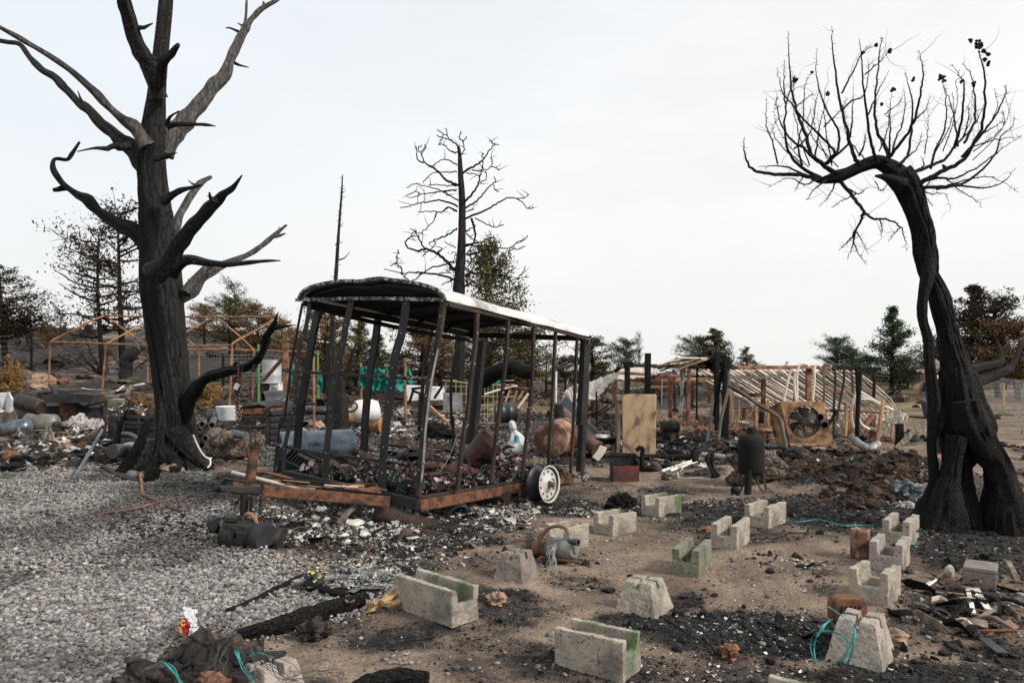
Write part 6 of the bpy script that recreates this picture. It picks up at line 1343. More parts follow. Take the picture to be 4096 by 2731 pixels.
# pump lying on the soil
def pump():
    b=qV.g(1440,575); T=thing('water_pump','grey and rusty water pump lying on its side under a curved rusty handle','pump',b); d=5.55
    ax=(qV.w(1600,500,5.40)-qV.w(1240,480,5.72)).normalized(); a0=qV.w(1240,485,5.72); L=(qV.w(1600,500,5.40)-a0).length; Mx=Mx_(a0,ax); r=.072
    m=MB(); m.lathe([(r*.7,0),(r*.9,.015),(r*.92,L*.12),(r*.92,L*.14)],Mx,36); m.make('motor_cap',M['plastic_black'],T)
    m=MB(); m.lathe([(r*.84,L*.13),(r*.84,L*.50)],Mx,36); m.make('motor_casing',M['bright_rust'],T)
    m=MB(); m.lathe([(r*.96,L*.48),(r*1.0,L*.52),(r*1.12,L*.54),(r*1.12,L*.57),(r*1.02,L*.6),(r*1.04,L*.78),(r*1.12,L*.8),(r*1.1,L*.84),(r*.98,L*.93),(r*.72,L*.99),(r*.3,L*1.0),(r*.28,L*1.03),(r*.1,L*1.03)],Mx,44); m.make('pump_body',M['pump_grey'],T)
    e=qV.w(1600,440,5.38); m=MB(); m.lathe([(.02,-.06),(.02,0),(.026,.004),(.026,.028),(.014,.03),(.014,.005)],Mx_(e,ax),20); m.make('outlet',M['plastic_black'],T)
    m=MB(); m.box(qV.w(1535,395,5.45),(.04,.03,.045)); m.make('inlet_boss',M['pump_grey'],T,bevel=.005)
    m=MB(); m.tube(smooth_path([qV.w(1280,530,5.62),qV.w(1310,440,5.6),qV.w(1350,370,5.57),qV.w(1400,325,5.54),qV.w(1470,312,5.5),qV.w(1530,335,5.46),qV.w(1550,375,5.44)],26),.013,10); m.make('handle',M['orange_pipe'],T)
    m=MB(); m.tube([qV.w(1320,560,5.5),qV.w(1460,580,5.42),qV.w(1640,605,5.3)],.010,8); m.make('base_rail',M['bright_rust'],T)
    m=MB(); m.tube([qV.w(1250,500,5.85),qV.w(1400,520,5.75),qV.w(1560,530,5.6)],.010,8); m.make('base_rail',M['rust_steel'],T)
pump()
wirebundle('wire_tangle','limp bundle of grey-green wires hanging from the pump handle',[[qV.w(1440,480,5.3),qV.w(1400,530,5.25),qV.w(1410,600,5.2),qV.w(1385,700,5.15)],[qV.w(1445,485,5.3),qV.w(1430,560,5.25),qV.w(1450,640,5.2),qV.w(1440,715,5.12)]],'teal_rope',.0022,'wire',n=5,jit_=.012)
for o in list(bpy.data.objects):
    if o.name.startswith('strand') and o.parent and 'limp bundle' in o.parent.get('label',''): o.data.materials[0]=M['wire_light']
# burnt engine beneath the drawbar
def engine():
    b=qC.g(350,1330); T=thing('burnt_engine','burnt black compressor engine with a rusty hoop handle under the trailer drawbar','engine',b); d=b.y+.12; q=lambda x,y,o=0:qC.w(x,y,d+o)
    ax=(q(560,1230)-q(180,1180)).normalized(); Mx=Mx_(q(185,1185,.05),ax)
    m=MB(); m.lathe([(.05,0),(.13,.03),(.145,.08),(.145,.26),(.13,.29)],Mx,32); m.make('flywheel_cover',M['engine'],T)
    m=MB(); m.lathe([(.08,.28),(.10,.3),(.10,.50)],Mx,24); m.make('crankcase',M['engine'],T)
    m=MB(); m.lathe([(.10,.0),(.125,.01),(.13,.05),(.12,.07),(.11,.10),(.02,.10)],Mx_(q(540,1235,-.02),(.80,-.6,.05)),32); m.make('drive_wheel',M['dark_steel'],T)
    m=MB(); m.box(q(380,1180),(.24,.16,.15),rot('Y',4)); m.box(q(290,1060),(.10,.10,.05)); m.make('engine_block',M['engine'],T,bevel=.012)
    m=MB(); m.box(q(385,1240,-.09),(.15,.02,.10)); m.box(q(310,1190,-.09),(.04,.02,.09)); m.make('front_panel',M['black_steel'],T,bevel=.006)
    m=MB(); m.hexa([q(245,1325,-.05),q(305,1335,-.05),q(305,1335,.0),q(245,1325,.0),q(285,1120,-.05),q(345,1130,-.05),q(345,1130,.0),q(285,1120,.0)]); m.make('foot',M['pump_green'],T)
    m=MB(); m.tube(smooth_path([q(375,1050),q(385,1100),q(430,1180),q(480,1250),q(505,1320),q(490,1380)],20),.016,8); m.tube(smooth_path([q(375,1045),q(330,1090),q(290,1180),q(250,1250),q(180,1290)],16),.012,8); m.make('hose',M['plastic_black'],T)
    m=MB(); m.tube(smooth_path([q(400,1045,.02),q(420,1020),q(450,1020),q(490,1060),q(520,1130)],16),[.016]*17,8); m.make('hoop_handle',M['orange_pipe'],T)
    m=MB(); m.blob(q(120,1110),(.05,.05,.08),.4,2,2,seed=1); m.make('carburettor',M['plastic_black'],T)
engine()
drum(qC,1590,1010,7.05,(.93,-.33,-.20),.088,.62,'rust_steel','rusty open pipe section lying under the trailer front corner',name='steel_pipe',cat='pipe',ribs=0)
m=MB(); m.lathe([(.10,0),(.135,.02),(.14,.10),(.11,.11),(.11,.03)],Mx_(qH.w(740,1300,7.6),(.55,-.8,-.2)),32); solo('burnt_bucket',m,'plastic_black','black crushed bucket under the side beam of the trailer','bucket')
strip(qC,[(1240,1110),(1330,1000),(1420,930)],.05,.03,'old_wood','thin burnt lath leaning under the trailer front','lath','burnt_lath',d=(6.7,6.9),flat=False,wd=(1,0,.3))
# load inside the trailer
def bucketlike(q,x,y,d,ax,r0,r1,L,mk,label,name='bucket',cat='bucket'):
    m=MB(); m.lathe([(r0,0),(r1,L),(r1*.93,L),(r0*.92,.01)],Mx_(q.w(x,y,d),ax),32); return solo(name,m,mk,label,cat)
bucketlike(qH,900,800,8.9,(.6,-.15,.55),.13,.18,.34,'brown_pipe','rust-brown tilted bucket filled with wire in the middle of the trailer load')
bucketlike(qH,740,900,8.4,(.55,-.55,-.3),.13,.15,.34,'brown_pipe','rust-brown open cylinder lying below the tilted bucket in the trailer')
bucketlike(qH,480,1020,7.7,(.8,-.45,.05),.11,.125,.24,'brown_pipe','short rusty ring-shaped can just behind the front corner post')
bucketlike(qH,250,760,8.8,(.7,-.6,.1),.07,.09,.2,'plastic_black','black half-melted pot left of the front corner post')
def coil(q,x,y,d,r,n,label,mk='wire',tilt=(0.4,-.8,.4),name='tyre_wire',cat='wire coil'):
    T=thing(name,label,cat,q.w(x,y,d)); A=Vector(tilt).normalized(); rng=random.Random(int(x))
    for k in range(n):
        M_=Mx_(q.w(x,y,d)+Vector((rng.gauss(0,.02),rng.gauss(0,.02),rng.gauss(0,.02))),A+Vector((rng.gauss(0,.08),rng.gauss(0,.08),rng.gauss(0,.08)))); rr=r*rng.uniform(.85,1.08); m=MB(); m.tube([M_@Vector((rr*math.cos(a),rr*math.sin(a),rng.gauss(0,.004))) for a in np.linspace(0,6.283,30)],.006,5,caps=False); m.make('strand',M[mk],T)
coil(qC,1290,720,8.0,.155,9,'steel bead wires of a burnt tyre, in the trailer behind the second front strap','wire_light')
coil(qC,1180,690,8.4,.15,6,'second ring of burnt tyre wires left of the first','wire')
drum(qC,1290,720,8.05,(-.4,.8,-.4),.12,.10,'black_steel','burnt wheel rim inside the ring of tyre wires',ribs=0,name='wheel_rim',cat='wheel rim')
def crate():
    c=qC.w(890,590,8.5); T=thing('milk_crate','half-melted dark basket with bars leaning in the trailer front','crate',(c.x,c.y,c.z-.2)); R=rot('Y',25)@rot('X',25)
    for i in range(9): m=MB(); m.box(c+R@Vector((-.16+.04*i,0,.10)),(.012,.28,.012),R); m.make('bar',M['dark_steel'],T)
    for s in(-1,1): m=MB(); m.box(c+R@Vector((0,s*.14,0)),(.38,.02,.2),R); m.make('side_panel',M['plastic_black'],T); m=MB(); m.box(c+R@Vector((s*.18,0,-.02)),(.02,.26,.18),R); m.make('side_panel',M['plastic_black'],T)
    m=MB(); m.box(c+R@Vector((.04,.03,.12)),(.20,.05,.015),R); m.make('slat',M['old_wood'],T)
crate()
# burnt sticks, plates, nets in the load
rng=random.Random(12)
for i,(x,y,l,a,w_,mk,lb) in enumerate([(1500,620,.5,-35,.10,'rust_steel','curved rusty sheet behind the second and third front straps'),(1850,520,.6,8,.05,'rust_steel','long rusty angle piece lying high in the load behind the third strap'),(1900,640,.45,-20,.07,'drum_rust','bent brown plate low in the load near the corner post'),(2080,560,.5,5,.05,'dark_steel','dark bar crossing the load at the corner post'),(1750,700,.3,60,.05,'rust_steel','short upright rusty offcut beside the third strap'),(2150,640,.35,-50,.06,'brown_pipe','brown plate leaning right of the corner post')]):
    c=qC.w(x,y,8.6+.1*i); v=Vector((math.cos(math.radians(a)),.1,math.sin(math.radians(a)))); m=MB(); m.bar(smooth_path([c-v*l/2,c+Vector((0,0,.04)),c+v*l/2],8),w_,.008,Vector((0,.5,1))); solo('metal_scrap',m,mk,lb,'scrap metal')
nets=[(qH,170,1010,7.6,.12,.09,'frayed teal netting at the foot of the third front strap'),(qH,960,970,8.9,.16,.12,'frayed teal netting under the tilted bucket'),(qH,900,760,9.0,.13,.13,'dark wire mesh spilling out of the tilted bucket')]
for q,x,y,d,rx,rz,lb in nets:
    c=q.w(x,y,d); T=thing('netting',lb,'netting',c)
    for k in range(16):
        P=[c+Vector((rng.gauss(0,rx*.6),rng.gauss(0,.08),rng.gauss(0,rz*.5))) for _ in range(5)]; m=MB(); m.tube(smooth_path(P,22),.0028,4,caps=False); m.make('strand',M['teal_rope' if 'teal' in lb and k%3 else 'wire'],T)
pipe(qH,[(480,1110),(560,980),(650,850),(720,720),(770,560)],.004,'wire_light','long pale springy wire rising from the corner of the trailer floor','wire','thin_wire',d=(7.2,8.6),lift=0)
strip(qH,[(190,650),(300,645),(420,640)],.055,.02,'old_wood','grey board end seen between the third strap and corner post','board','board',d=(9.4,9.4),flat=False)
strip(qH,[(1410,810),(1530,800),(1650,795)],.055,.02,'old_wood','grey-brown board bridging the last two side posts','board','board',d=(9.3,9.6),flat=False)
strip(qH,[(1400,830),(1600,860),(1860,870)],.03,.03,'old_wood','long thin batten on the ground behind the wheel rim','batten','batten',lift=.02)
for i,(a,b) in enumerate([((1120,960),(1290,990)),((1180,900),(1400,930)),((1400,940),(1530,880)),((1250,860),(1420,850)),((1150,1000),(1200,880))]):
    strip(qH,[a,b],.03,.02,['bright_rust','charcoal','old_wood','charcoal','drum_rust'][i],['rust-red flat bar beside the last netting in the trailer load','black burnt slat right of the netting','brown split board end right of the side posts','black burnt slat lying across the far floor edge','small rust-brown offcut standing by the second side post'][i],'scrap','burnt_scrap',d=(9.0,9.3),flat=False)
pipe(qP,[(655,285),(760,190),(850,100),(915,40)],.028,'blue_grey','blunt grey pipe slanting up against the left stump',z0=[0,.12,.25,.38],r1=.024)
pipe(qP,[(860,600),(1000,570),(1180,545),(1400,490),(1600,440),(1745,405)],.017,'brown_pipe','long straight dark pipe lying on the pebbles')
T_=thing('bent_pipe','rust-orange bent pipe with a side branch lying on the pebbles','pipe',qP.g(1250,405))
for pts,mk,zz in (([(1085,365),(1090,395),(1130,412),(1250,402),(1310,430),(1450,490),(1560,540),(1650,565)],'bright_rust',None),([(1275,400),(1268,320),(1260,250)],'orange_pipe',[0,.02,.05])):
    m=MB(); P=smooth_path([qP.g(x,y)+Vector((0,0,.018+(zz[i] if zz else 0))) for i,(x,y) in enumerate(pts)],40); m.tube(P,.016,10); m.make('pipe_run',M[mk],T_)
strip(qP,[(880,135),(1000,200),(1120,262),(1250,290)],.07,.012,'rust_steel','long curved brown sheet strip lying in front of the two stumps',lift=.03)
# stumps in front of the massive tree
def stump(pts,r,label,mk='char_bark'):
    T=thing('burnt_stump',label,'stump',qA.g(*pts[-1])); m=MB(); dd=qA.g(*pts[-1]).y; P=smooth_path([qA.w(x,y,dd+.1*i*0) for x,y in pts],30); R=np.interp(np.linspace(0,1,31),np.linspace(0,1,len(r)),[q*.46769*dd/3048 for q in r]); m.tube(P,list(R),22,bark(r[0]*.3,.25,5)); m.make('stem',M[mk],T); return T
stump([(1095,710),(1060,790),(1020,890),(1000,1000),(960,1100),(900,1190)],[3,12,16,22,45,80],'thin black stump with a pointed top, left of the massive tree')
stump([(1260,810),(1235,900),(1200,1000),(1150,1100),(1090,1190),(1040,1270)],[26,34,40,46,50,62],'thicker grey charred stump leaning right, nearest to the massive tree','char_alligator')
drum(qA,1095,1080,10.6,(-.2,-.95,.1),.10,.30,'plastic_black','small dark cylinder with a tan end between the two stumps','tan_rock',name='burnt_tank',cat='tank',ribs=0)
m=MB(); m.lathe([(.06,0),(.085,.05),(.09,.24),(.08,.25)],Mx_(qA.w(1270,1390,9.4),(.15,.3,1)),20); solo('burnt_pot',m,'charcoal','black crumpled pot standing by the rust-orange bent pipe','pot')
for x,y,lb in ((1128,1315,'round grey stone ball at the foot of the grey stump'),(252,1035,'round dark grey ball on the ground below the propane tanks')):
    m=MB(); g=qA.g(x,y); m.blob(g+Vector((0,0,.05)),(.075,.075,.065),.06,2,3,seed=1); solo('stone_ball',m,'blue_grey',lb,'stone')
rock(*qA.s(1440,1270),80,44,'tan_rock','pinkish stone at the foot of the massive tree',seed=2.2)
rock(*qAB.s(920,1010),185,112,'brown_rock','large brown rough boulder right of the massive tree, under the bundle of pipes',seed=12,amp=.25,dd=.8,sink=.1)
rock(*qAB.s(980,700),80,40,'brown_rock','smaller brown stone on top of the large rough boulder',seed=13)
rock(*qAB.s(1250,880),70,70,'brown_rock','brown stone behind the jack post',seed=14)
# ------------------------------------------------------------------ things in the middle distance, left
def at(q,x,y,d): return q.w(x,y,d)
for i,(a,b,r) in enumerate([((520,610),(610,580),.05),((590,615),(680,640),.05),((620,590),(745,615),.052),((585,665),(740,640),.05),((560,710),(830,665),.052),((650,760),(700,660),.052),((610,845),(600,720),.055),((700,740),(800,700),.05),((740,600),(770,530),.05),((660,760),(780,720),.05)]):
    A_=qAB.w(*a,11.6-.04*i); B_=qAB.w(*b,12.2-.05*i); m=MB(); ax=(A_-B_).normalized(); L=(A_-B_).length; m.lathe([(r*.82,L*.6),(r,0),(r,L),(r*.74,L),(r*.74,.02)],Mx_(B_,ax),16)
    solo('clay_pipe',m,'pipe_grey',['leftmost short grey pipe end in the stack by the massive tree','second grey pipe end from the left in the stack','uppermost long grey pipe of the stack','grey pipe under the uppermost one','longest dark grey pipe of the stack','open grey pipe pointing down at the camera','lowest grey pipe of the stack, hanging down','grey pipe at the right underside of the stack','grey pipe end sticking up at the top right of the stack','short grey pipe wedged over the boulder'][i],'pipe','grey pipes stacked beside the massive tree')
m=MB(); m.lathe([(.06,0),(.06,.16)],Mx_(qAB.w(1010,710,12),(1,0,-.1)),14); solo('blue_pipe',m,'blue_grey','short pale blue pipe end on top of the large rough boulder','pipe')
pipe(qAB,[(520,720),(560,820),(620,930),(680,990),(740,1000)],.012,'white_flat','thin white cable curving down the foot of the massive tree','cable','white_cable',d=(10.2,10.4))
pipe(qAB,[(690,1110),(725,1070),(720,1020),(680,985)],.012,'white_flat','short forked end of the white cable on the ground','cable','white_cable',d=(10.3,10.4))
m=MB(); P=[qAB.w(820+60*math.cos(a),1045+34*math.sin(a),10.4) for a in np.linspace(0,12.5,40)]; m.tube(P,.012,6); solo('wire_coil',m,'brown_pipe','small brown coil of wire on the soil right of the massive tree','wire coil')
drum(qAB,690,490,19.5,(.95,.25,0),.18,.46,'plastic_black','black burnt barrel lying right behind the massive tree',ribs=2)
m=MB(); m.lathe([(.05,0),(.22,.12),(.28,.38),(.27,.38),(.2,.12)],Mx_(qAB.w(970,610,14.6),(0,0,1)),24); solo('white_basin',m,'white_flat','white bent basin under the hanging chain','basin')
# big generator
def generator():
    d=13.9; b=qAB.w(1350,830,d); b.z=float(hgt(b.x,b.y)); T=thing('generator','large burnt portable generator with carry handles and an orange rusty top','generator',b); q=lambda x,y,o=0:qAB.w(x,y,d+o)
    def hx(a,b_,c,e,dep,mk,nm,bv=.02): 
        p=[q(*a),q(*b_),q(*b_)+Vector(dep),q(*a)+Vector(dep),q(*e),q(*c),q(*c)+Vector(dep),q(*e)+Vector(dep)]; m=MB(); m.hexa(p); return m.make(nm,M[mk],T,bevel=bv)
    D=(.36,.95,0)
    z=q(0,800).z; 
    hx((1080,815),(1380,830),(1390,490),(1075,480),D,'plastic_black','body')
    hx((1085,480),(1400,480),(1405,395),(1110,395),D,'bright_rust','lid'); 
    m=MB(); P=[]; G_=[]
    for i in range(13):
        r=[]
        for j in range(9): u,v=i/12,j/8; p=q(1105,400).lerp(q(1400,400),u)+Vector(D)*v; p.z+=.13*math.sin(math.pi*u)**.6*math.sin(math.pi*(v*.8+.1))**.5; r.append(p)
        G_.append(r)
    m.sheet(G_,.02); m.make('hood',M['engine'],T)
    for o in (Vector((0,0,0)),Vector(D)):
        m=MB(); m.tube(smooth_path([q(1075,500)+o,q(1085,420)+o,q(1130,375)+o,q(1280,362)+o],18),.028,8); m.tube(smooth_path([q(1395,480)+o,q(1410,430)+o,q(1460,375)+o,q(1600,368)+o],18),.028,8); m.make('carry_handle',M['engine'],T)
    m=MB(); m.bar([q(1060,500,-.03),q(1400,500,-.03)],.05,.04,(0,0,1)); m.make('top_trim',M['engine'],T); m=MB(); m.tube(smooth_path([q(1060,600,-.02),q(1150,620,-.12),q(1300,620,-.12),q(1385,595,-.02)],16),.022,8); m.make('front_bar',M['engine'],T)
    m=MB(); m.box(q(1180,560,-.012),(.42,.02,.12)); m.make('control_panel',M['ash_trim'],T); 
    for x in (1130,1230): m=MB(); m.box(q(x,565,-.03),(.14,.02,.07)); m.make('panel_opening',M['black_steel'],T)
    m=MB(); [m.box(q(1310,660+i*28,-.012),(.20,.02,.02)) for i in range(6)]; m.make('grille',M['ash_trim'],T)
    s0=q(1390,800)+Vector(D)*.03+Vector((.01,-.01,0)); 
    m=MB(); a=q(1400,820)+Vector((.012,0,0)); 
    for i in range(5):
        z=.10+.115*i; p=q(1395,830)+Vector((.02,0,z))+Vector(D)*.08; e=q(1395,830)+Vector((.02,0,z))+Vector(D)*.92; m.bar([p,e],.085,.03,(0,0,1))
    m.make('side_vents',M['plastic_black'],T,bevel=.008)
    m=MB(); e1=q(1395,490)+Vector((.014,0,0)); m.bar([q(1395,835)+Vector((.012,-.01,0)),e1],.09,.03,(1,0,0)); m.make('corner_trim',M['engine'],T)
generator()
m=MB(); m.bar([qAB.w(1655,380,15.2),qAB.w(1670,560,15.2)],.06,.06,(1,0,0)); solo('wood_post',m,'wood_redbrown','short reddish post end behind the generator','post')
# cabinet with bucket on it, black bin
def cabinet():
    d=21.; q=lambda x,y,o=0:qB.w(x,y,d+o); b=q(640,1400); b.z=float(hgt(b.x,b.y)); T=thing('small_fridge','burnt small fridge with dark rusty side and pale door, a bucket on top','fridge',b); zt=q(0,1135).z
    x0,x1,x2=q(525,0).x,q(655,0).x,q(750,0).x; m=MB(); m.box(((x0+x1)/2,d+.2,(b.z+zt)/2),(x1-x0,.4,zt-b.z)); m.make('cabinet',M['rust_steel'],T,bevel=.01)
    m=MB(); m.box(((x1+x2)/2+.004,d+.15,(b.z+zt)/2),(x2-x1,.36,zt-b.z)); m.make('door',M['white_paint'],T,bevel=.01)
    m=MB()
    for i in range(3): m.box(((x1+x2)/2,d-.035,zt-.14-.13*i),((x2-x1)*.6,.012,.07))
    m.make('door_panel',M['tin'],T)
    B_=thing('metal_bucket','upside-down pale metal bucket standing on the burnt small fridge','bucket',((x1),d+.1,zt)); m=MB(); m.lathe([(.275,0),(.28,.01),(.262,.03),(.262,.2),(.268,.22),(.262,.24),(.255,.62),(.24,.635),(.02,.64)],Mx_(Vector((x1+.03,d+.1,zt)),(0,0,1)),32); m.make('body',M['galv'],B_)
cabinet()
M['galv_pale']=mat('galv_pale',[(.26,.27,.28),(.38,.39,.40),(.46,.47,.48)],scale=3,rough=.55,metal=.3,bump=.1)
for o in bpy.data.objects:
    if o.name.startswith('body') and o.parent and o.parent.name.startswith('metal_bucket'): o.data.materials[0]=M['galv_pale']
m=MB(); m.lathe([(.10,0),(.30,.05),(.34,.30),(.33,.5),(.31,.5),(.31,.08)],Mx_(qB.w(830,1330,16.5),(-1,-.5,-.12)),28); solo('plastic_bin',m,'plastic_black','black melted bin lying open on top behind the generator','bin')
m=MB(); m.tube(smooth_path([qB.w(640,1330,16),qB.w(690,1310,15.9),qB.w(740,1320,15.8),qB.w(800,1290,15.9)],12),.07,10); solo('bent_hose',m,'plastic_black','thick black hose end beside the melted bin','hose')
# seat and tyre behind the trailer
T_=thing('old_tyre','blackened tyre lying flat seen between the front straps of the trailer','tyre',qB.g(1135,1400)); c=qB.w(1135,1385,20); m=MB(); m.tube([c+Vector((.36*math.cos(a),.36*math.sin(a),0)) for a in np.linspace(0,6.283,36)],.11,12,caps=False); m.make('tyre',M['plastic_black'],T_)
m=MB(); m.sheet([[qB.w(1075+90*u+20*v,1290+60*v,20.1+.2*v)+Vector((0,0,.03*math.sin(u*3))) for v in np.linspace(0,1,6)] for u in np.linspace(0,1,6)],.03); solo('seat_pan',m,'rust_steel','rusty seat pan leaning on the blackened tyre','seat')
# propane tanks and rusted metal at far left
def cyltank(cx_,cy_,d,ax,r,L,mk,label,grp='grey gas tanks at the left edge'):
    T=thing('gas_tank',label,'gas tank',qA.w(cx_,cy_+60,d),grp); M_=Mx_(qA.w(cx_,cy_,d)-Vector(ax).normalized()*L/2,ax); h=r*.75; pr=[(r*math.sin(a),h-h*math.cos(a)) for a in np.linspace(.05,math.pi/2,8)]+[(r,L-h)]+[(r*math.cos(a),L-h+h*math.sin(a)) for a in np.linspace(.1,math.pi/2-.03,8)]; m=MB(); m.lathe(pr,M_,40); m.make('shell',M[mk],T); return T
cyltank(355,832,17.0,(.95,.2,-.05),.195,.78,'tank_grey','grey scorched horizontal gas tank behind the bluish one'); cyltank(60,878,16.0,(.93,.1,.03),.17,1.0,'galv','bluish grey gas tank cut off by the left edge of the photo')
m=MB(); m.lathe([(.07,0),(.08,.10),(.05,.12)],Mx_(qA.w(470,850,16.6),(.8,-.5,0)),16); solo('tank_valve',m,'black_steel','black valve lump on the right end of the scorched gas tank','valve')
def scrap_box():
    d=19.3; q=lambda x,y,o=0:qA.w(x,y,d+o); T=thing('rusted_trough','large rusty torn sheet metal trough with a dark hood behind the gas tanks','metal trough',q(520,820)); 
    m=MB(); m.sheet([[q(120+x,(790-105*v)+x*.02,.0+.25*v)+Vector((0,.05*math.sin(x*.02),0)) for v in np.linspace(0,1,6)] for x in np.linspace(0,400,14)],.02); m.make('left_panel',M['black_steel'],T)
    m=MB(); m.sheet([[q(510+x,800-150*v,.1+.1*v)+Vector((0,.06*MN.noise((x*.02,v,1)),0)) for v in np.linspace(0,1,6)] for x in np.linspace(0,150,8)],.02); m.make('middle_panel',M['bright_rust'],T)
    m=MB(); m.sheet([[q(645+x,(800 if v<.5 else 800)-((150-60*math.sin(x/260*2.6))*v),.2*v) for v in np.linspace(0,1,6)] for x in np.linspace(0,260,14)],.02); m.make('right_panel',M['black_steel'],T)
    m=MB(); m.bar([q(645,715,.2),q(730,700,.2),q(820,670,.2),q(905,655,.2)],.04,.03,(0,0,1)); m.make('torn_edge',M['bright_rust'],T)
    m=MB(); m.bar([q(905,640,.1),q(900,740,.05),q(898,830,0)],.09,.04,(1,0,0)); m.make('corner_angle',M['rust_steel'],T)
    m=MB(); m.bar([q(400,625,-.1),q(620,620,-.1),q(850,625,-.1)],[.2,.24,.18],.5,(0,0,1)); m.make('hood',M['dark_steel'],T); m=MB(); m.blob(q(510,600,.1),(.5,.4,.14),.2,2,3,seed=5); m.make('burnt_contents',M['charcoal'],T)
    m=MB(); m.tube([q(190,690,-.1),q(400,688,-.1),q(500,685,-.1),q(502,655,-.1)],.012,6); m.make('pale_tube',M['pale_pipe'],T)
    m=MB(); m.sheet([[q(640+x,795+20*v,-.2*v) for v in np.linspace(0,1,3)] for x in np.linspace(0,230,6)],.01); m.make('lower_flange',M['bright_rust'],T)
scrap_box()
pipe(qA,[(430,520),(460,560),(485,600)],.035,'dark_steel','dark post stub leaning over the metal trough','post','leaning_stub',d=(14.6,14.3))
def black_machine():
    d=14.6; q=lambda x,y,o=0:qA.w(x,y,d+o); T=thing('burnt_machine','long black burnt machine cabinet with vents and rails behind the stumps','machine',q(1100,980)); 
    m=MB(); m.hexa([q(940,965),q(1330,960),q(1330,960,.7),q(940,965,.7),q(935,775),q(1330,770),q(1330,770,.7),q(935,775,.7)]); m.make('cabinet',M['black_steel'],T,bevel=.015)
    m=MB(); m.box(q(960,875,-.02),(.16,.03,.5)); m.make('end_panel',M['plastic_black'],T,bevel=.01); m=MB(); [m.box(q(960+i*16,800,-.05),(.02,.02,.09)) for i in range(-1,5)]; m.make('vent_slats',M['engine'],T)
    for y in (780,830,865): m=MB(); m.bar([q(1060,y,-.04),q(1330,y+12,-.04)],.05,.03,(0,0,1)); m.make('rail',M['dark_steel'],T)
    for x in (1060,1190): m=MB(); m.box(q(x,850,-.03),(.05,.03,.4)); m.make('upright',M['engine'],T)
    m=MB(); m.hexa([q(820,930,-.2),q(905,965,-.2),q(905,965,.1),q(820,930,.1),q(870,855,-.2),q(915,850,-.2),q(915,850,.1),q(870,855,.1)]); m.make('scoop',M['plastic_black'],T)
    m=MB(); m.tube(smooth_path([q(1040,930,-.3),q(1110,930,-.4),q(1190,975,-.6)],12),.035,8); m.make('hose',M['blue_grey'],T)
    m=MB(); m.box(q(1050,985,-.25),(1.1,.5,.04)); m.make('base_tray',M['dark_steel'],T)
black_machine()
strip(qA,[(430,1170),(560,1150),(715,1135)],.16,.02,'white_flat','long white sheet strip lying left of the slanting grey pipe','sheet','white_sheet')
strip(qA,[(270,1090),(400,1100),(545,1105)],.22,.05,'char_bark','charred slab lying on the pebbles left of the stumps','slab','charred_slab')
for x,y,w_,h_,mk,lb in ((70,1160,60,44,'orange_pipe','orange rusty lump at the far left edge'),(690,1060,100,52,'lava','dark burnt stump base with brown stain, left of the black cabinet'),(560,1060,45,30,'tan_rock','brown stone beside the dark burnt stump base'),(290,1140,40,22,'insulation','pale cream stone on the pebbles at the far left'),(390,1145,60,18,'red_rock','reddish flat stone beside the pale cream one'),(160,1190,80,36,'charcoal','black lumps heaped at the far left'),(60,1260,100,40,'charcoal','low black heap at the left edge'),(340,1220,60,30,'charcoal','black lump below the reddish flat stone')):
    rock(*qA.s(x,y),w_,h_,mk,lb,name='burnt_lump',cat='lump',seed=x*.1,amp=.5)
for i,(x,y,w_,h_,lb) in enumerate(((290,470,46,34,''),(335,450,48,30,''),(375,470,50,34,''),(410,500,44,30,''),(320,500,50,30,''),(360,505,40,26,''),(290,530,60,26,''),(370,525,44,26,''),(430,480,40,26,''),(250,500,40,26,''),(350,430,36,20,''))):
    rock(*qA.s(x,y+20),w_,h_,'tan_rock','tan stone in the heap of stones at the foot of the left hillside',grp='heap of tan stones',seed=i+.4)
rock(*qA.s(520,505),44,24,'red_rock','reddish brown stone alone right of the heap of tan stones',seed=21); rock(*qA.s(1080,500),70,32,'brown_rock','brown stone heap behind the white scraps on the slope',seed=22); rock(*qA.s(955,500),50,34,'brown_rock','dark brown stone left of the white scraps on the slope',seed=23)
for pts,lb in (([(700,545),(760,555),(870,557)],'white slat lying on the slope inside the orange frame, left'),([(1115,530),(1180,515),(1250,503)],'long white slat lying on the slope inside the orange frame, right'),([(970,640),(1090,645)],'short white slat near the right foot of the left orange post'),([(1000,570),(1060,525)],'bent white scrap between the slats on the slope')):
    strip(qA,pts,.09,.02,'white_flat',lb,lift=.03,name='white_batten',cat='slat')
def heap(px,py,w,h,label,mk='ash',q=qA,n=60):
    g=q.g(px,py); k=g.y/3048*q.k; rng=random.Random(int(px)); m=MB()
    m.blob(g+Vector((0,w*k*.3,0)),(w*k/2,w*k/3,h*k*.75),.5,3,4,seed=px*.1); 
    for _ in range(n):
        a=rng.uniform(0,6.28); r=math.sqrt(rng.random()); s=rng.uniform(.03,.08)*w*k; m.blob(g+Vector((math.cos(a)*r*w*k/2,math.sin(a)*r*w*k/3+w*k*.3,max(0,(1-r*r))*h*k*.8)),(s,s,s*.8),.7,2.5,2,seed=rng.random()*90)
    return solo('ash_heap',m,mk,label,'ash heap',None,smooth=False)
M['pale_ash']=mat('pale_ash',[(.12,.11,.11),(.40,.38,.37),(.62,.60,.58)],scale=9,rough=.95,bump=.8)
heap(640,900,230,150,'heap of white ash and crumbled plaster right of the gas tanks','pale_ash'); heap(820,880,100,90,'smaller white ash heap beside the black cabinet','pale_ash'); heap(70,745,200,120,'white and grey rubble heap at the left edge behind the tanks','pale_ash'); heap(1240,770,150,60,'low pale ash heap left of the massive tree','pale_ash')
heap(760,600,260,130,'low pale ash heap under the grey pipes','pale_ash',qAB,50)
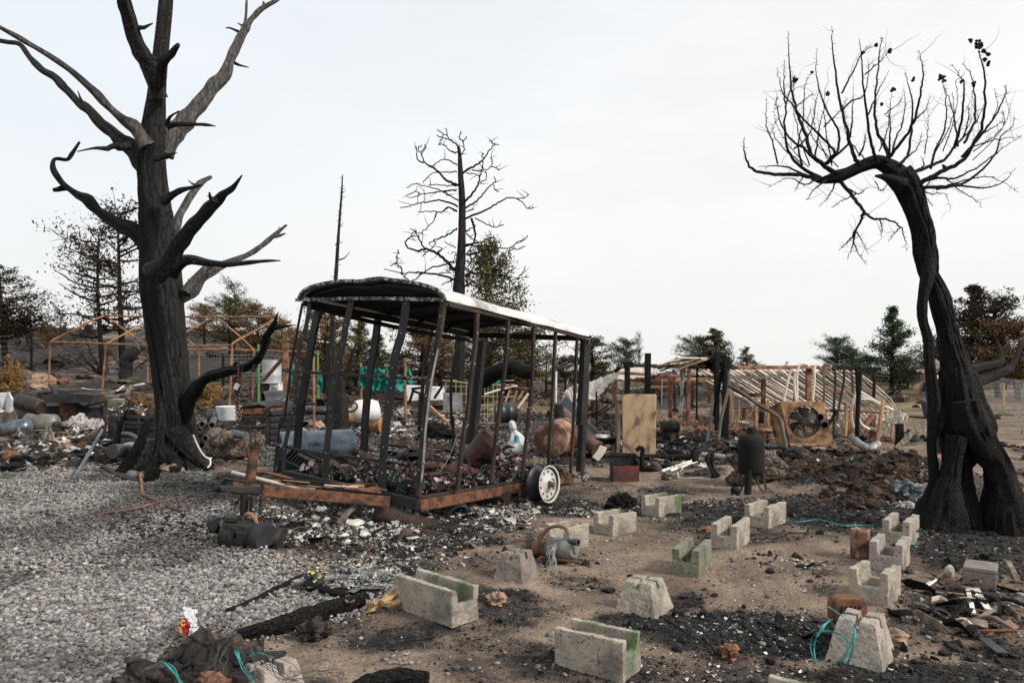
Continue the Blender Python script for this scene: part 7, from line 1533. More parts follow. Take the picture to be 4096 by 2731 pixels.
m=MB(); m.bar([qA.w(0,650,13.5),qA.w(60,640,13.6),qA.w(100,700,13.4)],.3,.03,(0,0,1)); solo('white_sheet',m,'white_flat','crumpled white sheet at the left edge of the photo','sheet'); cyl=MB(); cyl.lathe([(.13,0),(.15,.05),(.15,.5),(.12,.55)],Mx_(qA.w(150,650,14.5),(.9,-.2,-.2)),20); solo('burnt_roll',cyl,'engine','dark burnt roll lying behind the trough at left','roll')
strip(qA,[(0,800),(60,790),(140,765)],.14,.03,'old_wood','grey plank at the left edge behind the bluish tank','plank','plank',d=(12.9,12.9),flat=False)
for pts in ([(405,840),(395,900),(385,970)],[(410,850),(440,920),(470,1000)],[(400,870),(425,930),(430,990)]): pipe(qA,pts,.02,'old_wood','split grey stake in the little tripod of stakes by the scorched tank','stake','split_stake',d=(11.2,11.1),grp='tripod of split stakes')
strip(qA,[(290,1005),(360,995),(430,975)],.05,.02,'wood_tan','pale split board beside the round dark grey ball','board','board')
# chain hanging from the low limb
T_=thing('hanging_chain','rusty chain wrapped over the low arching limb and hanging down','chain',qB.w(365,1000,10.2))
for pts,nm,n,mk in (([(345,950),(330,975),(340,1000)],'loop',5,'black_steel'),([(370,955),(378,1020),(375,1090),(372,1150),(365,1200),(355,1260),(352,1330),(358,1400),(362,1500)],'chain_run',30,'bright_rust'),([(330,1080),(335,1130),(345,1180),(350,1240)],'chain_run',10,'black_steel')):
    m=MB(); chain(m,smooth_path([qB.w(x,y,10.15) for x,y in pts],n),.032,.011); m.make(nm,M[mk],T_)
m=MB(); m.box(qB.w(345,1165,10.1),(.06,.02,.08),rot('Y',30)); m.make('tag',M['white_flat'],T_)
m=MB(); m.tube([qB.w(350,950,10.3),qB.w(345,930,10.15),qB.w(360,935,9.95),qB.w(385,960,9.9),qB.w(385,1010,10.)],.022,8); m.make('shackle',M['black_steel'],T_)
# orange pipe frame of a canopy
def canopy():
    P={ 'fl':(425,150,600,28.9),'fm':(905,160,650,26.3),'fr':(1970,175,760,23.3),'bl':(1265,330,620,30.),'bm':(1690,205,500,29.2),'br':(2165,215,680,28.)}
    b=qA.g(905,650); T=thing('canopy_frame','rusty orange pipe frame of a canopy shed with gable ends, cover burnt away','canopy frame',b); r=.035
    def tb(nm,*pts): m=MB(); m.tube(smooth_path(list(pts),6*len(pts)),r,8); return m.make(nm,M['orange_pipe'],T)
    q=qA.w
    tb('post',q(430,145,28.5),q(420,400,28.5),q(415,605,28.5)); tb('post',q(908,160,26.3),q(885,420,26.3),q(868,652,26.3)); tb('post',q(1262,335,30),q(1262,625,30)); tb('post',q(1700,205,28),q(1700,430,28)); tb('post',q(1985,180,23.8),q(1975,420,23.8),q(1958,760,23.8)); tb('post',q(2172,215,27.5),q(2165,430,27.5),q(2158,680,27.5))
    tb('eave_pipe',q(430,145,28.5),q(700,150,27.4),q(908,160,26.3),q(1240,170,25.6),q(1600,180,24.8),q(1985,175,23.8)); tb('rafter',q(430,145,28.5),q(560,75,28.8),q(740,-5,29.3)); tb('rafter',q(908,160,26.3),q(1060,78,27.),q(1230,-10,27.8))
    tb('ridge_pipe',qAA.w(1255,787,29.2),qAA.w(1700,798,28.8),qB.w(130,512,27.5),qB.w(740,510,26)); tb('rafter',qAA.w(1290,805,29.2),qAA.w(1500,960,29.8),qAA.w(1740,1130,30.3)); tb('rafter',qAA.w(1255,790,29.3),qAA.w(1100,850,29.),qAA.w(625,1085,28.5))
    tb('rafter',qB.w(130,512,27.6),qB.w(-200,690,26.9)); tb('rafter',qB.w(160,520,27.6),qB.w(380,700,28.),qB.w(510,825,28.2)); tb('rafter',qB.w(740,510,26),qB.w(520,640,25),qB.w(330,745,24),qB.w(300,780,23.8)); tb('rafter',qB.w(740,510,26),qB.w(880,660,26.8),qB.w(1020,790,27.5))
    tb('eave_pipe',qB.w(-250,820,28.6),qB.w(300,822,28.2),qB.w(700,832,27.8),qB.w(1010,838,27.6)); tb('rafter',qA.w(1560,90,28),qA.w(1700,205,28.2)); 
canopy()
# fences
def fence(pts,h,label,posts,step=.16,rows=9,name='wire_fence',pm='char_twig',wm='wire'):
    P=[G(*p) for p in pts]; T=thing(name,label,'fence',P[0]); S=[]
    for a,b in zip(P[:-1],P[1:]):
        n=max(2,int((b-a).length/step))
        for i in range(n): p=a.lerp(b,i/n); p.z=float(hgt(p.x,p.y)); S.append(p)
    m=MB()
    for r in range(rows):
        z=h*(r+.5)/rows; m.tube([p+Vector((0,0,z+.02*MN.noise((p.x,r,0)))) for p in S[::4]],.006,3,caps=False)
    for p in S: m.tube([p,p+Vector((0,0,h))],.0045,3,caps=False)
    m.make('mesh_panel',M[wm],T,smooth=False)
    for (x,y,top,w_,mk) in posts:
        g=G(x,y); hh=CH-(top-HY)*g.y/3048-g.z; m=MB(); m.tube([g,g+Vector((0,0,hh))],w_*g.y/3048,8); m.make('post',M[mk],T)
fence([qA.s(-40,470),qA.s(270,440)],1.9,'wire mesh fence with a black post at the left edge',[(126,1500,1333,5,'char_twig')])
fence([qA.s(1500,470),qA.s(1900,520),qA.s(2250,500),qA.s(2600,530)],1.3,'wire mesh fence crossing behind the orange frame and the fridge',[(893,1545,1420,5,'char_twig')],wm='wire_light')
fence([(3740,1700),(3900,1640),(4060,1700),(4200,1780)],1.2,'light wire mesh fence behind the black leaning tree at right',[(4012,1640,1530,6,'wood_tan')],wm='wire_light',rows=10)
for (x,yt,yb,d,mk,lb,r) in ((548,770,1130,19,'green_post','green steel fence stake left of the upside-down bucket',.03),(1107,825,1130,22,'green_post','green steel fence stake seen left of the second front strap',.03),(805,755,1200,17.5,'wood_redbrown','square reddish wooden post right of the upside-down bucket',.055),(1068,880,1400,16.5,'orange_pipe','thin rust-brown pipe post seen between the first and second front straps',.03),(1512,940,1200,24,'wood_tan','thin wooden stake at the left end of the teal netting fence',.03),(1928,900,1350,20,'wood_redbrown','brown stake beside the rear teal flag',.035)):
    a=qB.w(x,yt,d); b=qB.w(x+6,yb,d); b.z=min(b.z,float(hgt(b.x,b.y))); m=MB()
    if r>.05: m.bar([b,a],.11,.11,(1,0,0))
    else: m.tube([b,a],r,8)
    solo('fence_post',m,mk,lb,'post')
pipe(qB,[(590,1110),(690,1000),(790,885)],.045,'wood_redbrown','slanting reddish brace behind the bucket','brace','wood_brace',d=(18,17.6))
# teal netting fence
def tarp(q,poly_top,poly_bot,d,mk,label,name='netting_screen',cat='netting',n=30,rows=14,amp=.12):
    a=smooth_path([q.w(x,y,dd) for x,y,dd in poly_top],n); b=smooth_path([q.w(x,y,dd) for x,y,dd in poly_bot],n); G_=[]
    for i in range(n+1):
        r=[]
        for j in range(rows+1):
            v=j/rows; p=a[i].lerp(b[i],v); p+=Vector((.3*MN.noise((i*.4,v*3,5)),MN.noise((i*.45,v*2,1))+.4*MN.noise((i*1.1,v*4,2)),.3*MN.noise((i*.5,v*4,7))))*amp; r.append(p)
        G_.append(r)
    m=MB(); m.sheet(G_,.008); return solo(name,m,mk,label,cat,None,ang=80)
tarp(qB,[(1510,968,23),(1600,990,23),(1720,998,23),(1790,1015,23),(1925,1110,23.5)],[(1495,1180,23),(1600,1200,23),(1720,1205,23),(1800,1215,23),(1925,1210,23.5)],23,'teal_tarp','wide teal shade-net sheet hung on stakes behind the trailer',amp=.35)
tarp(qB,[(1935,972,22),(1960,975,22),(1990,1050,22.2)],[(1935,1100,22),(1980,1130,22),(2040,1120,22.2)],22,'teal_tarp','small teal flag-like net scrap right of the wide sheet',n=10)
tarp(qE,[(870,1160,20),(920,1140,20),(960,1128,20)],[(880,1200,20),(930,1205,20),(960,1200,20)],20,'teal_tarp','teal net scrap behind the wire cage',n=8)
tarp(qB,[(1095,1065,21),(1130,1050,21),(1150,1100,21)],[(1105,1190,21),(1140,1200,21),(1150,1150,21)],21,'teal_tarp','small teal rag hanging beside the green stake',n=8)
tarp(qB,[(855,955,18),(885,955,18)],[(855,1100,18),(880,1090,18)],18,'teal_tarp','narrow teal rag behind the leftmost front straps',n=8,rows=6)
# orange drums behind the trailer
drum(qB,1345,1440,18.6,(1,.15,-.05),.195,.48,'orange_drum','orange-brown tank lying behind the second front strap',ribs=0,name='orange_tank',cat='tank'); drum(qC,1640,225,16.2,(-.9,.35,.05),.175,.3,'orange_drum','cream and orange round tank facing the camera behind the third front strap',ribs=1,name='orange_tank',cat='tank')
T_=thing('white_tank','scorched white gas bottle with collar ring behind the orange-brown tank','gas bottle',qB.w(1440,1400,15.6)); m=MB(); m.lathe([(.05,0),(.2,.06),(.24,.16),(.24,.45),(.2,.55),(.05,.6)],Mx_(qB.w(1420,1400,15.6),(1,.3,0)),28); m.make('shell',M['white_paint'],T_); m=MB(); c=qB.w(1405,1355,15.4); m.tube([c+Vector((.16*math.cos(a),.04*math.sin(a),.10*math.sin(a))) for a in np.linspace(0,6.283,24)],.022,6,caps=False); m.make('collar_ring',M['rust_steel'],T_)
for x,y,w_,h_,mk,lb in ((1900,1400,90,70,'pale_ash','white fluffy ash heap behind the third front strap'),):
    heap(x,y+60,160,110,lb,'pale_ash',qB,60)
rock(*qAB.s(1990,640),60,30,'tan_rock','orange-tan flat stone on the pebbles behind the trailer',seed=31); rock(*qAB.s(1880,610),70,28,'brown_rock','brown stone left of the orange-tan one behind the trailer',seed=32); rock(*qAB.s(1730,660),40,18,'tan_rock','small tan stone by the trailer left post',seed=33)
# inner burnt trunks behind the trailer front
for pts,r,lb in (([(1215,760),(1210,1000),(1230,1300),(1240,1529)],[.05,.07,.09,.13],'slim burnt trunk left of the second front strap'),([(1310,1100),(1300,1250),(1310,1400),(1300,1560),(1310,1680)],[.10,.13,.15,.17,.2],'rough dark stump trunk right of the second front strap'),([(1470,760),(1440,850),(1410,980),(1350,1050)],[.02,.03,.045,.05],'charred bough curving up behind the front of the trailer')):
    m=MB(); P=smooth_path([qB.w(x,y,14) for x,y in pts],24); m.tube(P,np.interp(np.linspace(0,1,25),np.linspace(0,1,len(r)),r).tolist(),14,bark(r[0]*99,.2,4)); solo('dead_snag',m,'char_bark',lb,'burnt trunk')
# fallen charred log arching behind the trailer side
m=MB(); limb(m,qE,[(780,1140),(900,1070),(1000,1030),(1100,1000),(1180,1040),(1250,1070),(1290,1060)],14,13.2,[.16,.15,.14,.13,.13,.12,.06],n=18,seed=8); solo('fallen_log',m,'char_alligator','charred log arching through the air behind the trailer side posts','log',ang=60)
m=MB(); limb(m,qI,[(230,310),(270,280),(330,290),(400,300),(480,320)],13,13.4,[.02,.07,.06,.05,.05],n=12,seed=3); solo('charred_bough',m,'char_bark','charred bough end poking out left of the rear corner post','bough')
# wire cage with panel
def cage():
    d=19.6; b=qE.w(800,1540,d); T=thing('wire_cage','yellowish wire cage of a liquid container with a grey plate on its side','wire cage',b); q=lambda x,y,o=0:qE.w(x,y,d+o); 
    def tb(p,nm,r=.012): m=MB(); m.tube(p,r,6); m.make(nm,M['cage_metal'],T)
    for x in (440,490,540,590,640,700,820,850,900,940,970): tb([q(x,1140+ (x-400)*.05),q(x-8,1540 if x>650 else 1500)],'upright_bar',.011)
    tb([q(410,1135),q(680,1165),q(985,1185)],'top_rail',.02)
    for y in (1290,1375,1462,1545): tb([q(770,y),q(1005,y+5)],'cross_bar',.014)
    for y in (1190,1260,1340,1420,1480): tb([q(405,y),q(690,y+8)],'cross_bar',.010)
    for x in (410,985): tb([q(x,1140),q(x,1140)+Vector((.3,.9,0))],'side_rail')
    for y in (1180,1300,1420): tb([q(990,y),q(990,y)+Vector((.3,.9,0))],'side_rail')
    m=MB(); m.sheet([[q(415+x,1255+y,-.03) for y in np.linspace(0,185,5)] for x in np.linspace(0,190,5)],.015); m.make('side_plate',M['tin'],T)
cage()
def white_box():
    d=22; q=lambda x,y,o=0:qE.w(x,y,d+o); m=MB(); m.hexa([q(60,1340),q(400,1330),q(430,1330,.8),q(90,1340,.8),q(55,1180),q(400,1200),q(430,1200,.8),q(90,1180,.8)]); solo('white_tub',m,'white_flat','white rectangular tub behind the corner post of the trailer','tub',bevel=.03)
white_box()
T_=thing('folding_frame','dark folding legs standing in front of the white tub','frame',qE.w(150,1350,15.8))
for a,b in (((90,1350),(135,1210)),((110,1220),(240,1200)),((130,1240),(280,1290)),((330,1310),(410,1190))): m=MB(); m.tube([qE.w(*a,15.8),qE.w(*b,15.8)],.03,6); m.make('leg',M['charcoal'],T_)
strip(qE,[(290,1480),(400,1500),(560,1500)],.35,.01,'white_paint','cream corrugated sheet on the ground left of the cage','sheet','corrugated_sheet',lift=.08); strip(qE,[(290,1385),(370,1460),(460,1540)],.04,.04,'wood_tan','pale wooden batten leaning over the cream sheet','batten','batten',d=(13.6,13))
heap(560,620,330,200,'dark rubble heap with mesh on the pebbles behind the trailer','soil_dark',qH,70)
drum(qE,915,1450,18.2,(1,.1,0),.24,.52,'plastic_black','dark shiny open barrel lying beside the cage',ribs=2)
T_=thing('lath_rack','bent rusty frame with pale laths behind the dark barrel','frame',qE.w(1130,1450,17))
for pts,mk in (([(1020,1190),(1140,1210),(1250,1220)],'bright_rust'),([(820,1270),(950,1230),(1110,1190)],'conduit'),([(1060,1230),(1015,1340)],'wood_tan'),([(1130,1230),(1085,1350)],'wood_tan'),([(1190,1235),(1140,1320)],'wood_tan'),([(1240,1260),(1190,1330),(1140,1400)],'conduit'),([(1110,1190),(1130,1195)],'white_flat')):
    m=MB(); m.tube([qE.w(x,y,17) for x,y in pts],.028,6); m.make('lath',M[mk],T_)
# tied rubbish bag
def tiedbag():
    g=qH.g(1345,745); d=g.y; T=thing('tied_sack','tied white plastic sack with teal print standing on the pebbles behind the trailer','sack',g); k=d/3048*qH.k; m=MB(); c=g
    prof=[(1345,750,60),(1345,735,96),(1340,700,104),(1335,650,92),(1330,600,66),(1318,560,46),(1308,530,26),(1300,500,30),(1295,470,32),(1285,440,28),(1280,425,6)]
    P=[qH.w(x,y,d) for x,y,_ in prof]; S=smooth_path(P,50); R=np.interp(np.linspace(0,1,51),np.linspace(0,1,len(prof)),[q[2]*k for q in prof])
    m.tube(S,list(R),40,lambda t,a,p:1+.09*math.sin(a*5+t*6)+.16*MN.noise((math.cos(a)*3,math.sin(a)*3,p.z*5))); m.make('sack',M['bag_white'],T,ang=80)
    for (x,y,w_,h_,mk) in ((1310,690,.10,.035,'bag_teal'),(1400,690,.09,.09,'bag_teal'),(1330,600,.07,.10,'bag_teal'),(1385,735,.10,.03,'bag_teal')):
        m=MB(); m.sheet([[qH.w(x,y,d-R.max()*.98)+Vector(((u-.5)*w_,.02+.10*abs(u-.5)*abs(u-.5)*4*.3,(v-.5)*h_)) for v in np.linspace(0,1,4)] for u in np.linspace(0,1,6)],.004); m.make('printed_patch',M[mk],T)
    m=MB(); m.tube([S[34]+Vector((R[34]*1.1*math.cos(a),R[34]*1.1*math.sin(a),0)) for a in np.linspace(0,6.283,16)],.006,5,caps=False); m.make('tie',M['wire'],T)
tiedbag()
# rusted drum on a stand, brown pipe and chute behind it
drum(qH,1655,605,11.9,(.36,.93,.02),.275,.8,'drum_rust','rusty steel drum lying with its end to the camera behind the trailer side')
def bp(a,b,d0,d1,r,mk,label,n='brown_pipe'): m=MB(); m.tube([qH.w(*a,d0),qH.w(*b,d1)],r,20); return solo(n,m,mk,label,'pipe')
bp((1750,370),(2100,700),12.9,12.2,.135,'brown_pipe','long reddish-brown pipe leaning behind the rear corner post',n='leaning_pipe'); bp((1710,290),(1730,420),12.8,12.7,.10,'charcoal','short black pipe end above the rusty drum',n='pipe_stub')
strip(qH,[(1760,250),(1880,380),(2010,540),(2130,640)],.26,.03,'blue_grey','dark blue-grey chute leaning behind the reddish-brown pipe','chute','metal_chute',d=(13.3,12.7),flat=False,wd=(1,-.4,.7))
m=MB(); m.lathe([(.12,0),(.135,.008),(.13,.05),(.10,.055)],Mx_(qH.w(2140,590,12.3),(0,.05,1)),28); solo('pan_lid',m,'white_flat','white round pan lid on a black base near the yellowed panel','lid')
m=MB(); m.lathe([(.2,0),(.24,.08),(.22,.10)],Mx_(qH.w(2150,640,12.4),(0,0,1)),20); solo('black_base',m,'charcoal','black burnt base under the white round lid','base')
strip(qH,[(2070,790),(2120,730),(2150,670)],.11,.02,'pale_pipe','greenish grey sheet offcut at the foot of the reddish-brown pipe','sheet','sheet_offcut',d=(10.9,11),flat=False,wd=(1,0,.2))
def fridge_panel():
    d=12.2; q=lambda x,y,o=0:qI.w(x,y,d+o); g=qI.g(1110,1500); T=thing('scorched_cabinet','upright tall yellowed steel cabinet back with grey and rust stains','cabinet',q(1110,1500)); m=MB()
    m.hexa([q(905,1490),q(1325,1500),q(1325,1500,.06),q(905,1490,.06),q(903,708),q(1335,712),q(1335,712,.06),q(903,708,.06)]); m.make('panel',M['panel_yellow'],T,bevel=.012)
    m=MB(); m.bar([q(845,735,.05),q(850,1100,.05),q(835,1480,.05)],.045,.3,(1,0,0)); m.make('side_frame',M['old_wood'],T); m=MB(); m.box(q(862,755,.0),(.07,.3,.08)); m.make('top_block',M['wood_tan'],T)
    for a,b in (((890,780),(850,900)),((850,1100),(890,1100)),((840,1250),(880,1420)),((890,1000),(860,1250))): m=MB(); m.tube([q(*a,.1),q(*b,.1)],.018,6); m.make('brace',M['old_wood'],T)
    m=MB(); m.bar([q(785,1260,.1),q(800,1480,.0)],.05,.03,(1,0,0)); m.make('short_leg',M['old_wood'],T)
    m=MB(); m.box(q(870,1100,.2),(.10,.25,.02)); m.make('shelf',M['charcoal'],T)
fridge_panel()
def redbox():
    g=qK.g(478,535); d=g.y; T=thing('red_toolbox','small open metal box with scorched red front and a rusty lid hinge','metal box',g); q=lambda x,y,o=0:qK.w(x,y,d+o); w_=(q(600,0).x-q(358,0).x); h=q(0,385).z-g.z; h=max(h,.2); c=Vector((q(479,0).x,d+.14,g.z)); t=.012
    m=MB(); m.box(c+Vector((0,-.14,h/2)),(w_,t,h)); m.make('front_panel',M['red_box'],T,bevel=.003); m=MB(); m.box(c+Vector((0,.14,h/2+.06)),(w_,t,h+.12)); m.box(c+Vector((-w_/2,0,h/2+.03)),(t,.27,h+.06)); m.box(c+Vector((w_/2,0,h/2+.03)),(t,.27,h+.06)); m.make('walls',M['black_steel'],T,bevel=.003)
    m=MB(); m.blob(c+Vector((0,0,h*.8)),(w_*.42,.1,.04),.5,3,3,seed=2); m.make('contents',M['charcoal'],T); m=MB(); m.bar([c+Vector((-w_/2-.01,.13,h+.13)),c+Vector((w_/2+.01,.13,h+.11))],.04,.02,(0,0,1)); m.make('top_rim',M['black_steel'],T)
redbox()
m=MB(); m.tube(smooth_path([qK.w(575,240,9.9),qK.w(610,210,9.9),qK.w(640,230,9.9),qK.w(625,300,9.9),qK.w(640,400,9.9)],14),.03,8,lambda t,a,p:1+.4*MN.noise((t*9,a,2))); solo('burnt_bracket',m,'charcoal','black crusted bracket standing beside the red-fronted box','bracket')
for a,b,r,mk,lb in (((120,265),(330,290),.018,'pale_pipe','thin pale rod on the ground behind the red-fronted box, left part'),((650,320),(1075,380),.02,'pale_pipe','long pale rod slanting down right of the yellowed panel'),((340,290),(640,300),.02,'old_wood','thin grey rod across the foot of the yellowed panel'),((1010,135),(1330,172),.028,'pale_pipe','long cream rod in front of the rust-coloured grass'),((1340,178),(1560,195),.04,'blue_grey','bluish pipe piece just left of the black gas cylinder'),((1770,225),(2000,232),.045,'blue_grey','bluish pipe piece between the cylinder and the fan box'),((2260,235),(2352,240),.03,'pale_pipe','short cream pipe right of the dark block under the fan box'),((1200,300),(1530,335),.04,'pale_pipe','pale beam end left of the gas cylinder'),((640,395),(930,415),.03,'charcoal','black burnt batten in front of the pale rod'),((640,330),(1100,330),.05,'charcoal','long black burnt beam right of the red-fronted box'),((760,180),(1020,215),.05,'charcoal','black burnt beam behind the long pale rod'),((860,280),(1000,310),.06,'charcoal','dark slate-like slab pieces beside the black beam')):
    pipe(qK,[a,((a[0]+b[0])/2,(a[1]+b[1])/2),b],r,mk,lb,'rod','ground_rod')
T_=thing('splintered_wood','pale splintered board ends on the sand right of the red-fronted box','wood splinters',qK.g(980,420))
for a,b in (((820,450),(1080,380)),((900,445),(1150,390)),((940,430),(1170,360)),((1050,400),(1130,340))): m=MB(); P=[qK.g(*a)+Vector((0,0,.03)),qK.g(*b)+Vector((0,0,.07))]; m.bar(P,[.035,.012],.014,(0,.7,.7)); m.make('splinter',M['white_paint'],T_,smooth=False)
T_=thing('angle_rod','thin pale bent rod lying on the sand like an L','rod',qK.g(1080,505)); m=MB(); m.tube([qK.g(965,455)+Vector((0,0,.02)),qK.g(975,512)+Vector((0,0,.02)),qK.g(1210,512)+Vector((0,0,.02))],.011,6); m.make('rod',M['pale_pipe'],T_)
m=MB(); limb(m,qK,[(1330,490),(1290,400),(1270,330),(1290,240)],9.7,9.9,[.055,.04,.045,.02],n=12,seed=4,ridge=.5,knob=.8); solo('charred_post',m,'char_bark','black charred post stub leaning left of the gas cylinder','post stub',ang=60); m=MB(); limb(m,qK,[(1140,340),(1140,260),(1150,200)],10.4,10.4,[.05,.06,.03],n=12,seed=6,ridge=.5,knob=.8); limb(m,qK,[(1150,260),(1260,200),(1400,130)],10.4,10.8,[.03,.02,.008],n=10,seed=7,ridge=.5,knob=.9); solo('charred_post',m,'char_bark','black charred forked stub behind the splintered boards','post stub',ang=60)
rock(*qK.s(880,520),50,34,'brown_rock','small brown stone on the sand below the splintered boards',seed=41)
# gas cylinder on legs
def cylinder():
    d=8.6; q=lambda x,y,o=0:qK.w(x,y,d+o); T=thing('gas_cylinder','matt black burnt gas cylinder with a collar standing on thin legs','gas cylinder',q(1635,640)); k=d/3048*qK.k; c=q(1657,460); c.y+=0; r=122*k; z=lambda y:(460-y)*k
    pr=[(r*.75,z(462)),(r*.93,z(450)),(r*.99,z(420)),(r,z(380)),(r*1.01,z(300)),(r*1.0,z(293)),(r,z(220)),(r*.99,z(150)),(r*.93,z(115)),(r*.75,z(92)),(r*.45,z(80)),(r*.32,z(78)),(r*.32,z(22)),(r*.28,z(20)),(r*.05,z(20))]
    m=MB(); m.lathe(pr,Matrix.Translation(c),48); m.make('body',M['tank_black'],T,ang=50)
    m=MB(); m.tube([q(1635,420,-.10),q(1625,650,-.12)],[.045,.038],12); m.make('centre_leg',M['tank_black'],T)
    for pts in ([(1560,440,-.03),(1540,530,-.07),(1525,600,-.1)],[(1610,470,.08),(1580,560,.1),(1560,610,.13)],[(1770,440,.0),(1775,540,-.03),(1800,620,-.07),(1775,630,-.07),(1740,590,-.04),(1690,480,.0)],[(1750,440,.1),(1780,520,.13),(1805,600,.16)]): m=MB(); m.tube([q(*p) for p in pts],.0095,7); m.make('leg',M['rust_steel'],T)
cylinder()
rock(*qK.s(1520,665),38,36,'charcoal','round black lump at the foot of the gas cylinder',seed=42,amp=.3); rock(*qK.s(1740,560),230,150,'brown_rock','brown crumbly mound of roots behind the gas cylinder legs',seed=43,amp=.6,name='root_mound',cat='mound',dd=.6)
# fan box
def fanbox():
    d=12.6; q=lambda x,y,o=0:qJ.w(x,y,d+o); T=thing('fan_box','scorched tan metal box with a big round fan and wire guard','fan box',q(950,1270)); dp=Vector((-.10,.34,.0))
    A_,B_,C_,D2=q(770,1245),q(1278,1250),q(1150,752),q(652,757); A2,B2,C2,D3=q(600,1255,.3),q(1110,1250,.42),q(1000,790,.42),q(515,830,.3)
    def P(u,v): return A_.lerp(B_,u).lerp(D2.lerp(C_,u),v)
    nrm=(B_-A_).cross(D2-A_).normalized(); nrm=nrm if nrm.y<0 else -nrm
    c=q(935,985); ex=(B_-A_).normalized(); ey=(D2-A_).normalized(); ey=(ey-ex*ey.dot(ex)).normalized(); R=(q(1100,985)-q(740,985)).length/2
    # front plate with a round opening
    n=64; V=[];Fc=[]; W2=(B_-A_).length; H2=(D2-A_).length
    for i in range(n):
        a=2*math.pi*i/n; p=c+ex*R*math.cos(a)+ey*R*math.sin(a); V.append(p)
    for i in range(n):
        a=2*math.pi*i/n; dx,dy=math.cos(a),math.sin(a)
        # ray to the quad border
        best=9
        for s0,s1 in ((A_,B_),(B_,C_),(C_,D2),(D2,A_)):
            o1=Vector(((s0-c).dot(ex),(s0-c).dot(ey))); o2=Vector(((s1-c).dot(ex),(s1-c).dot(ey))); e=o2-o1; den=dx*e.y-dy*e.x
            if abs(den)<1e-9: continue
            t=(o1.x*e.y-o1.y*e.x)/den; s=(o1.x*dy-o1.y*dx)/den
            if t>0 and -1e-6<=s<=1+1e-6: best=min(best,t)
        V.append(c+ex*dx*best+ey*dy*best)
    Fc=[(i,(i+1)%n,n+(i+1)%n,n+i) for i in range(n)]; m=MB(); m.add(V,Fc); o=m.make('front_plate',M['fan_panel'],T,smooth=False); s_=o.modifiers.new('t','SOLIDIFY'); s_.thickness=.008
    m=MB(); t=.01
    for quad in ((A_,D2,D3,A2),(D2,C_,C2,D3),(B_,B2,C2,C_),(A_,A2,B2,B_)):
        nn=(quad[1]-quad[0]).cross(quad[3]-quad[0]).normalized()*t; m.hexa([*quad,*[p+nn for p in quad]])
    m.make('casing',M['fan_panel'],T,smooth=False)
    for z_,k in ((.0,1.0),(.0,.985)): pass
    m=MB(); m.lathe([(R*1.0,-.05),(R*1.0,.012),(R*1.04,.016),(R*1.04,.004),(R*1.02,-.05)],Matrix.Translation(c)@Matrix([ex,ey,nrm]).transposed().to_4x4(),56,closed=True); m.make('fan_ring',M['black_steel'],T)
    for k in range(6):
        a=k*math.pi/3+.5; m=MB(); G_=[]
        for i in range(7):
            rr=R*(.18+.74*i/6); row=[]
            for j in range(6): u=(j/5-.5); aa=a+u*(.95-.25*i/6); row.append(c-nrm*(.06+.05*u*2)+ex*rr*math.cos(aa)+ey*rr*math.sin(aa))
            G_.append(row)
        m.sheet(G_,.005); m.make('fan_blade',M['engine'] if k%2 else M['tin'],T)
    Mm=Matrix.Translation(c-nrm*.03)@Matrix([ex,ey,nrm]).transposed().to_4x4(); m=MB(); m.lathe([(.075,-.06),(.08,.05),(.06,.085),(.02,.09)],Mm,24); m.make('motor',M['rust_steel'],T)
    for f in (.3,.48,.66,.84): m=MB(); m.tube([c+nrm*(.05*(1-f*f)+.015)+ex*R*f*math.cos(a)+ey*R*f*math.sin(a) for a in np.linspace(0,6.283,40)],.003,4,caps=False); m.make('guard_ring',M['wire'],T)
    for k in range(14): a=2*math.pi*k/14; m=MB(); m.tube([c+nrm*(.05*(1-f*f)+.018)+ex*R*f*math.cos(a)+ey*R*f*math.sin(a) for f in (.2,.5,.8,1.02)],.003,4); m.make('guard_wire',M['wire'],T)
    for (x,y,r) in ((1115,935,.05),(1170,1025,.045)): p=q(x,y,-.02); m=MB(); m.lathe([(r*1.2,0),(r*1.2,.02),(r,.022),(r*.9,.0)],Matrix.Translation(p)@Matrix([ex,ey,nrm]).transposed().to_4x4(),20); m.make('port',M['black_steel'],T)
    m=MB(); [m.bar([q(a_,b_),q(c_,e_)],.035,.02,(0,0,1)) for a_,b_,c_,e_ in ((760,1252,1285,1258),)]; m.make('base_rim',M['wood_tan'],T)
fanbox()
rock(*qJ.s(890,1440),110,52,'lava','dark square burnt block under the fan box',seed=50,amp=.15,name='burnt_block',cat='block')
pipe(qJ,[(40,560),(200,650),(380,780),(520,860),(620,930),(665,1000),(680,1100),(720,1300)],.03,'pipe_grey','long grey flexible conduit curving down in front of the fan box','conduit','curved_conduit',d=(11.9,11.4))
# ribbed duct hose
def duct():
    T=thing('duct_hose','silvery ribbed duct hose bent on the ground in front of the greenhouse','duct hose',qL.g(650,290)); P=smooth_path([qL.g(540,200)+Vector((0,0,.14)),qL.g(600,250)+Vector((0,0,.12)),qL.g(680,300)+Vector((0,0,.10)),qL.g(740,310)+Vector((0,0,.10)),qL.g(815,270)+Vector((0,0,.12))],90); m=MB(); m.tube(P,[.062+.007*math.sin(i*2.2) for i in range(91)],28); m.make('hose',M['tin'],T)
duct()
m=MB(); limb(m,qL,[(555,360),(640,410),(780,480),(860,560),(940,620)],9.6,8.3,[.03,.03,.03,.026,.012],n=10,seed=4); solo('split_stick',m,'old_wood','stick, black at the top and pale at the end, leaning on the soil mound','stick',ang=60)
m=MB(); limb(m,qL,[(600,490),(590,580),(570,650)],8.7,8.5,[.03,.035,.04],n=10,seed=9); solo('burnt_stub',m,'char_bark','short black stub standing in the soil mound','stub',ang=60)
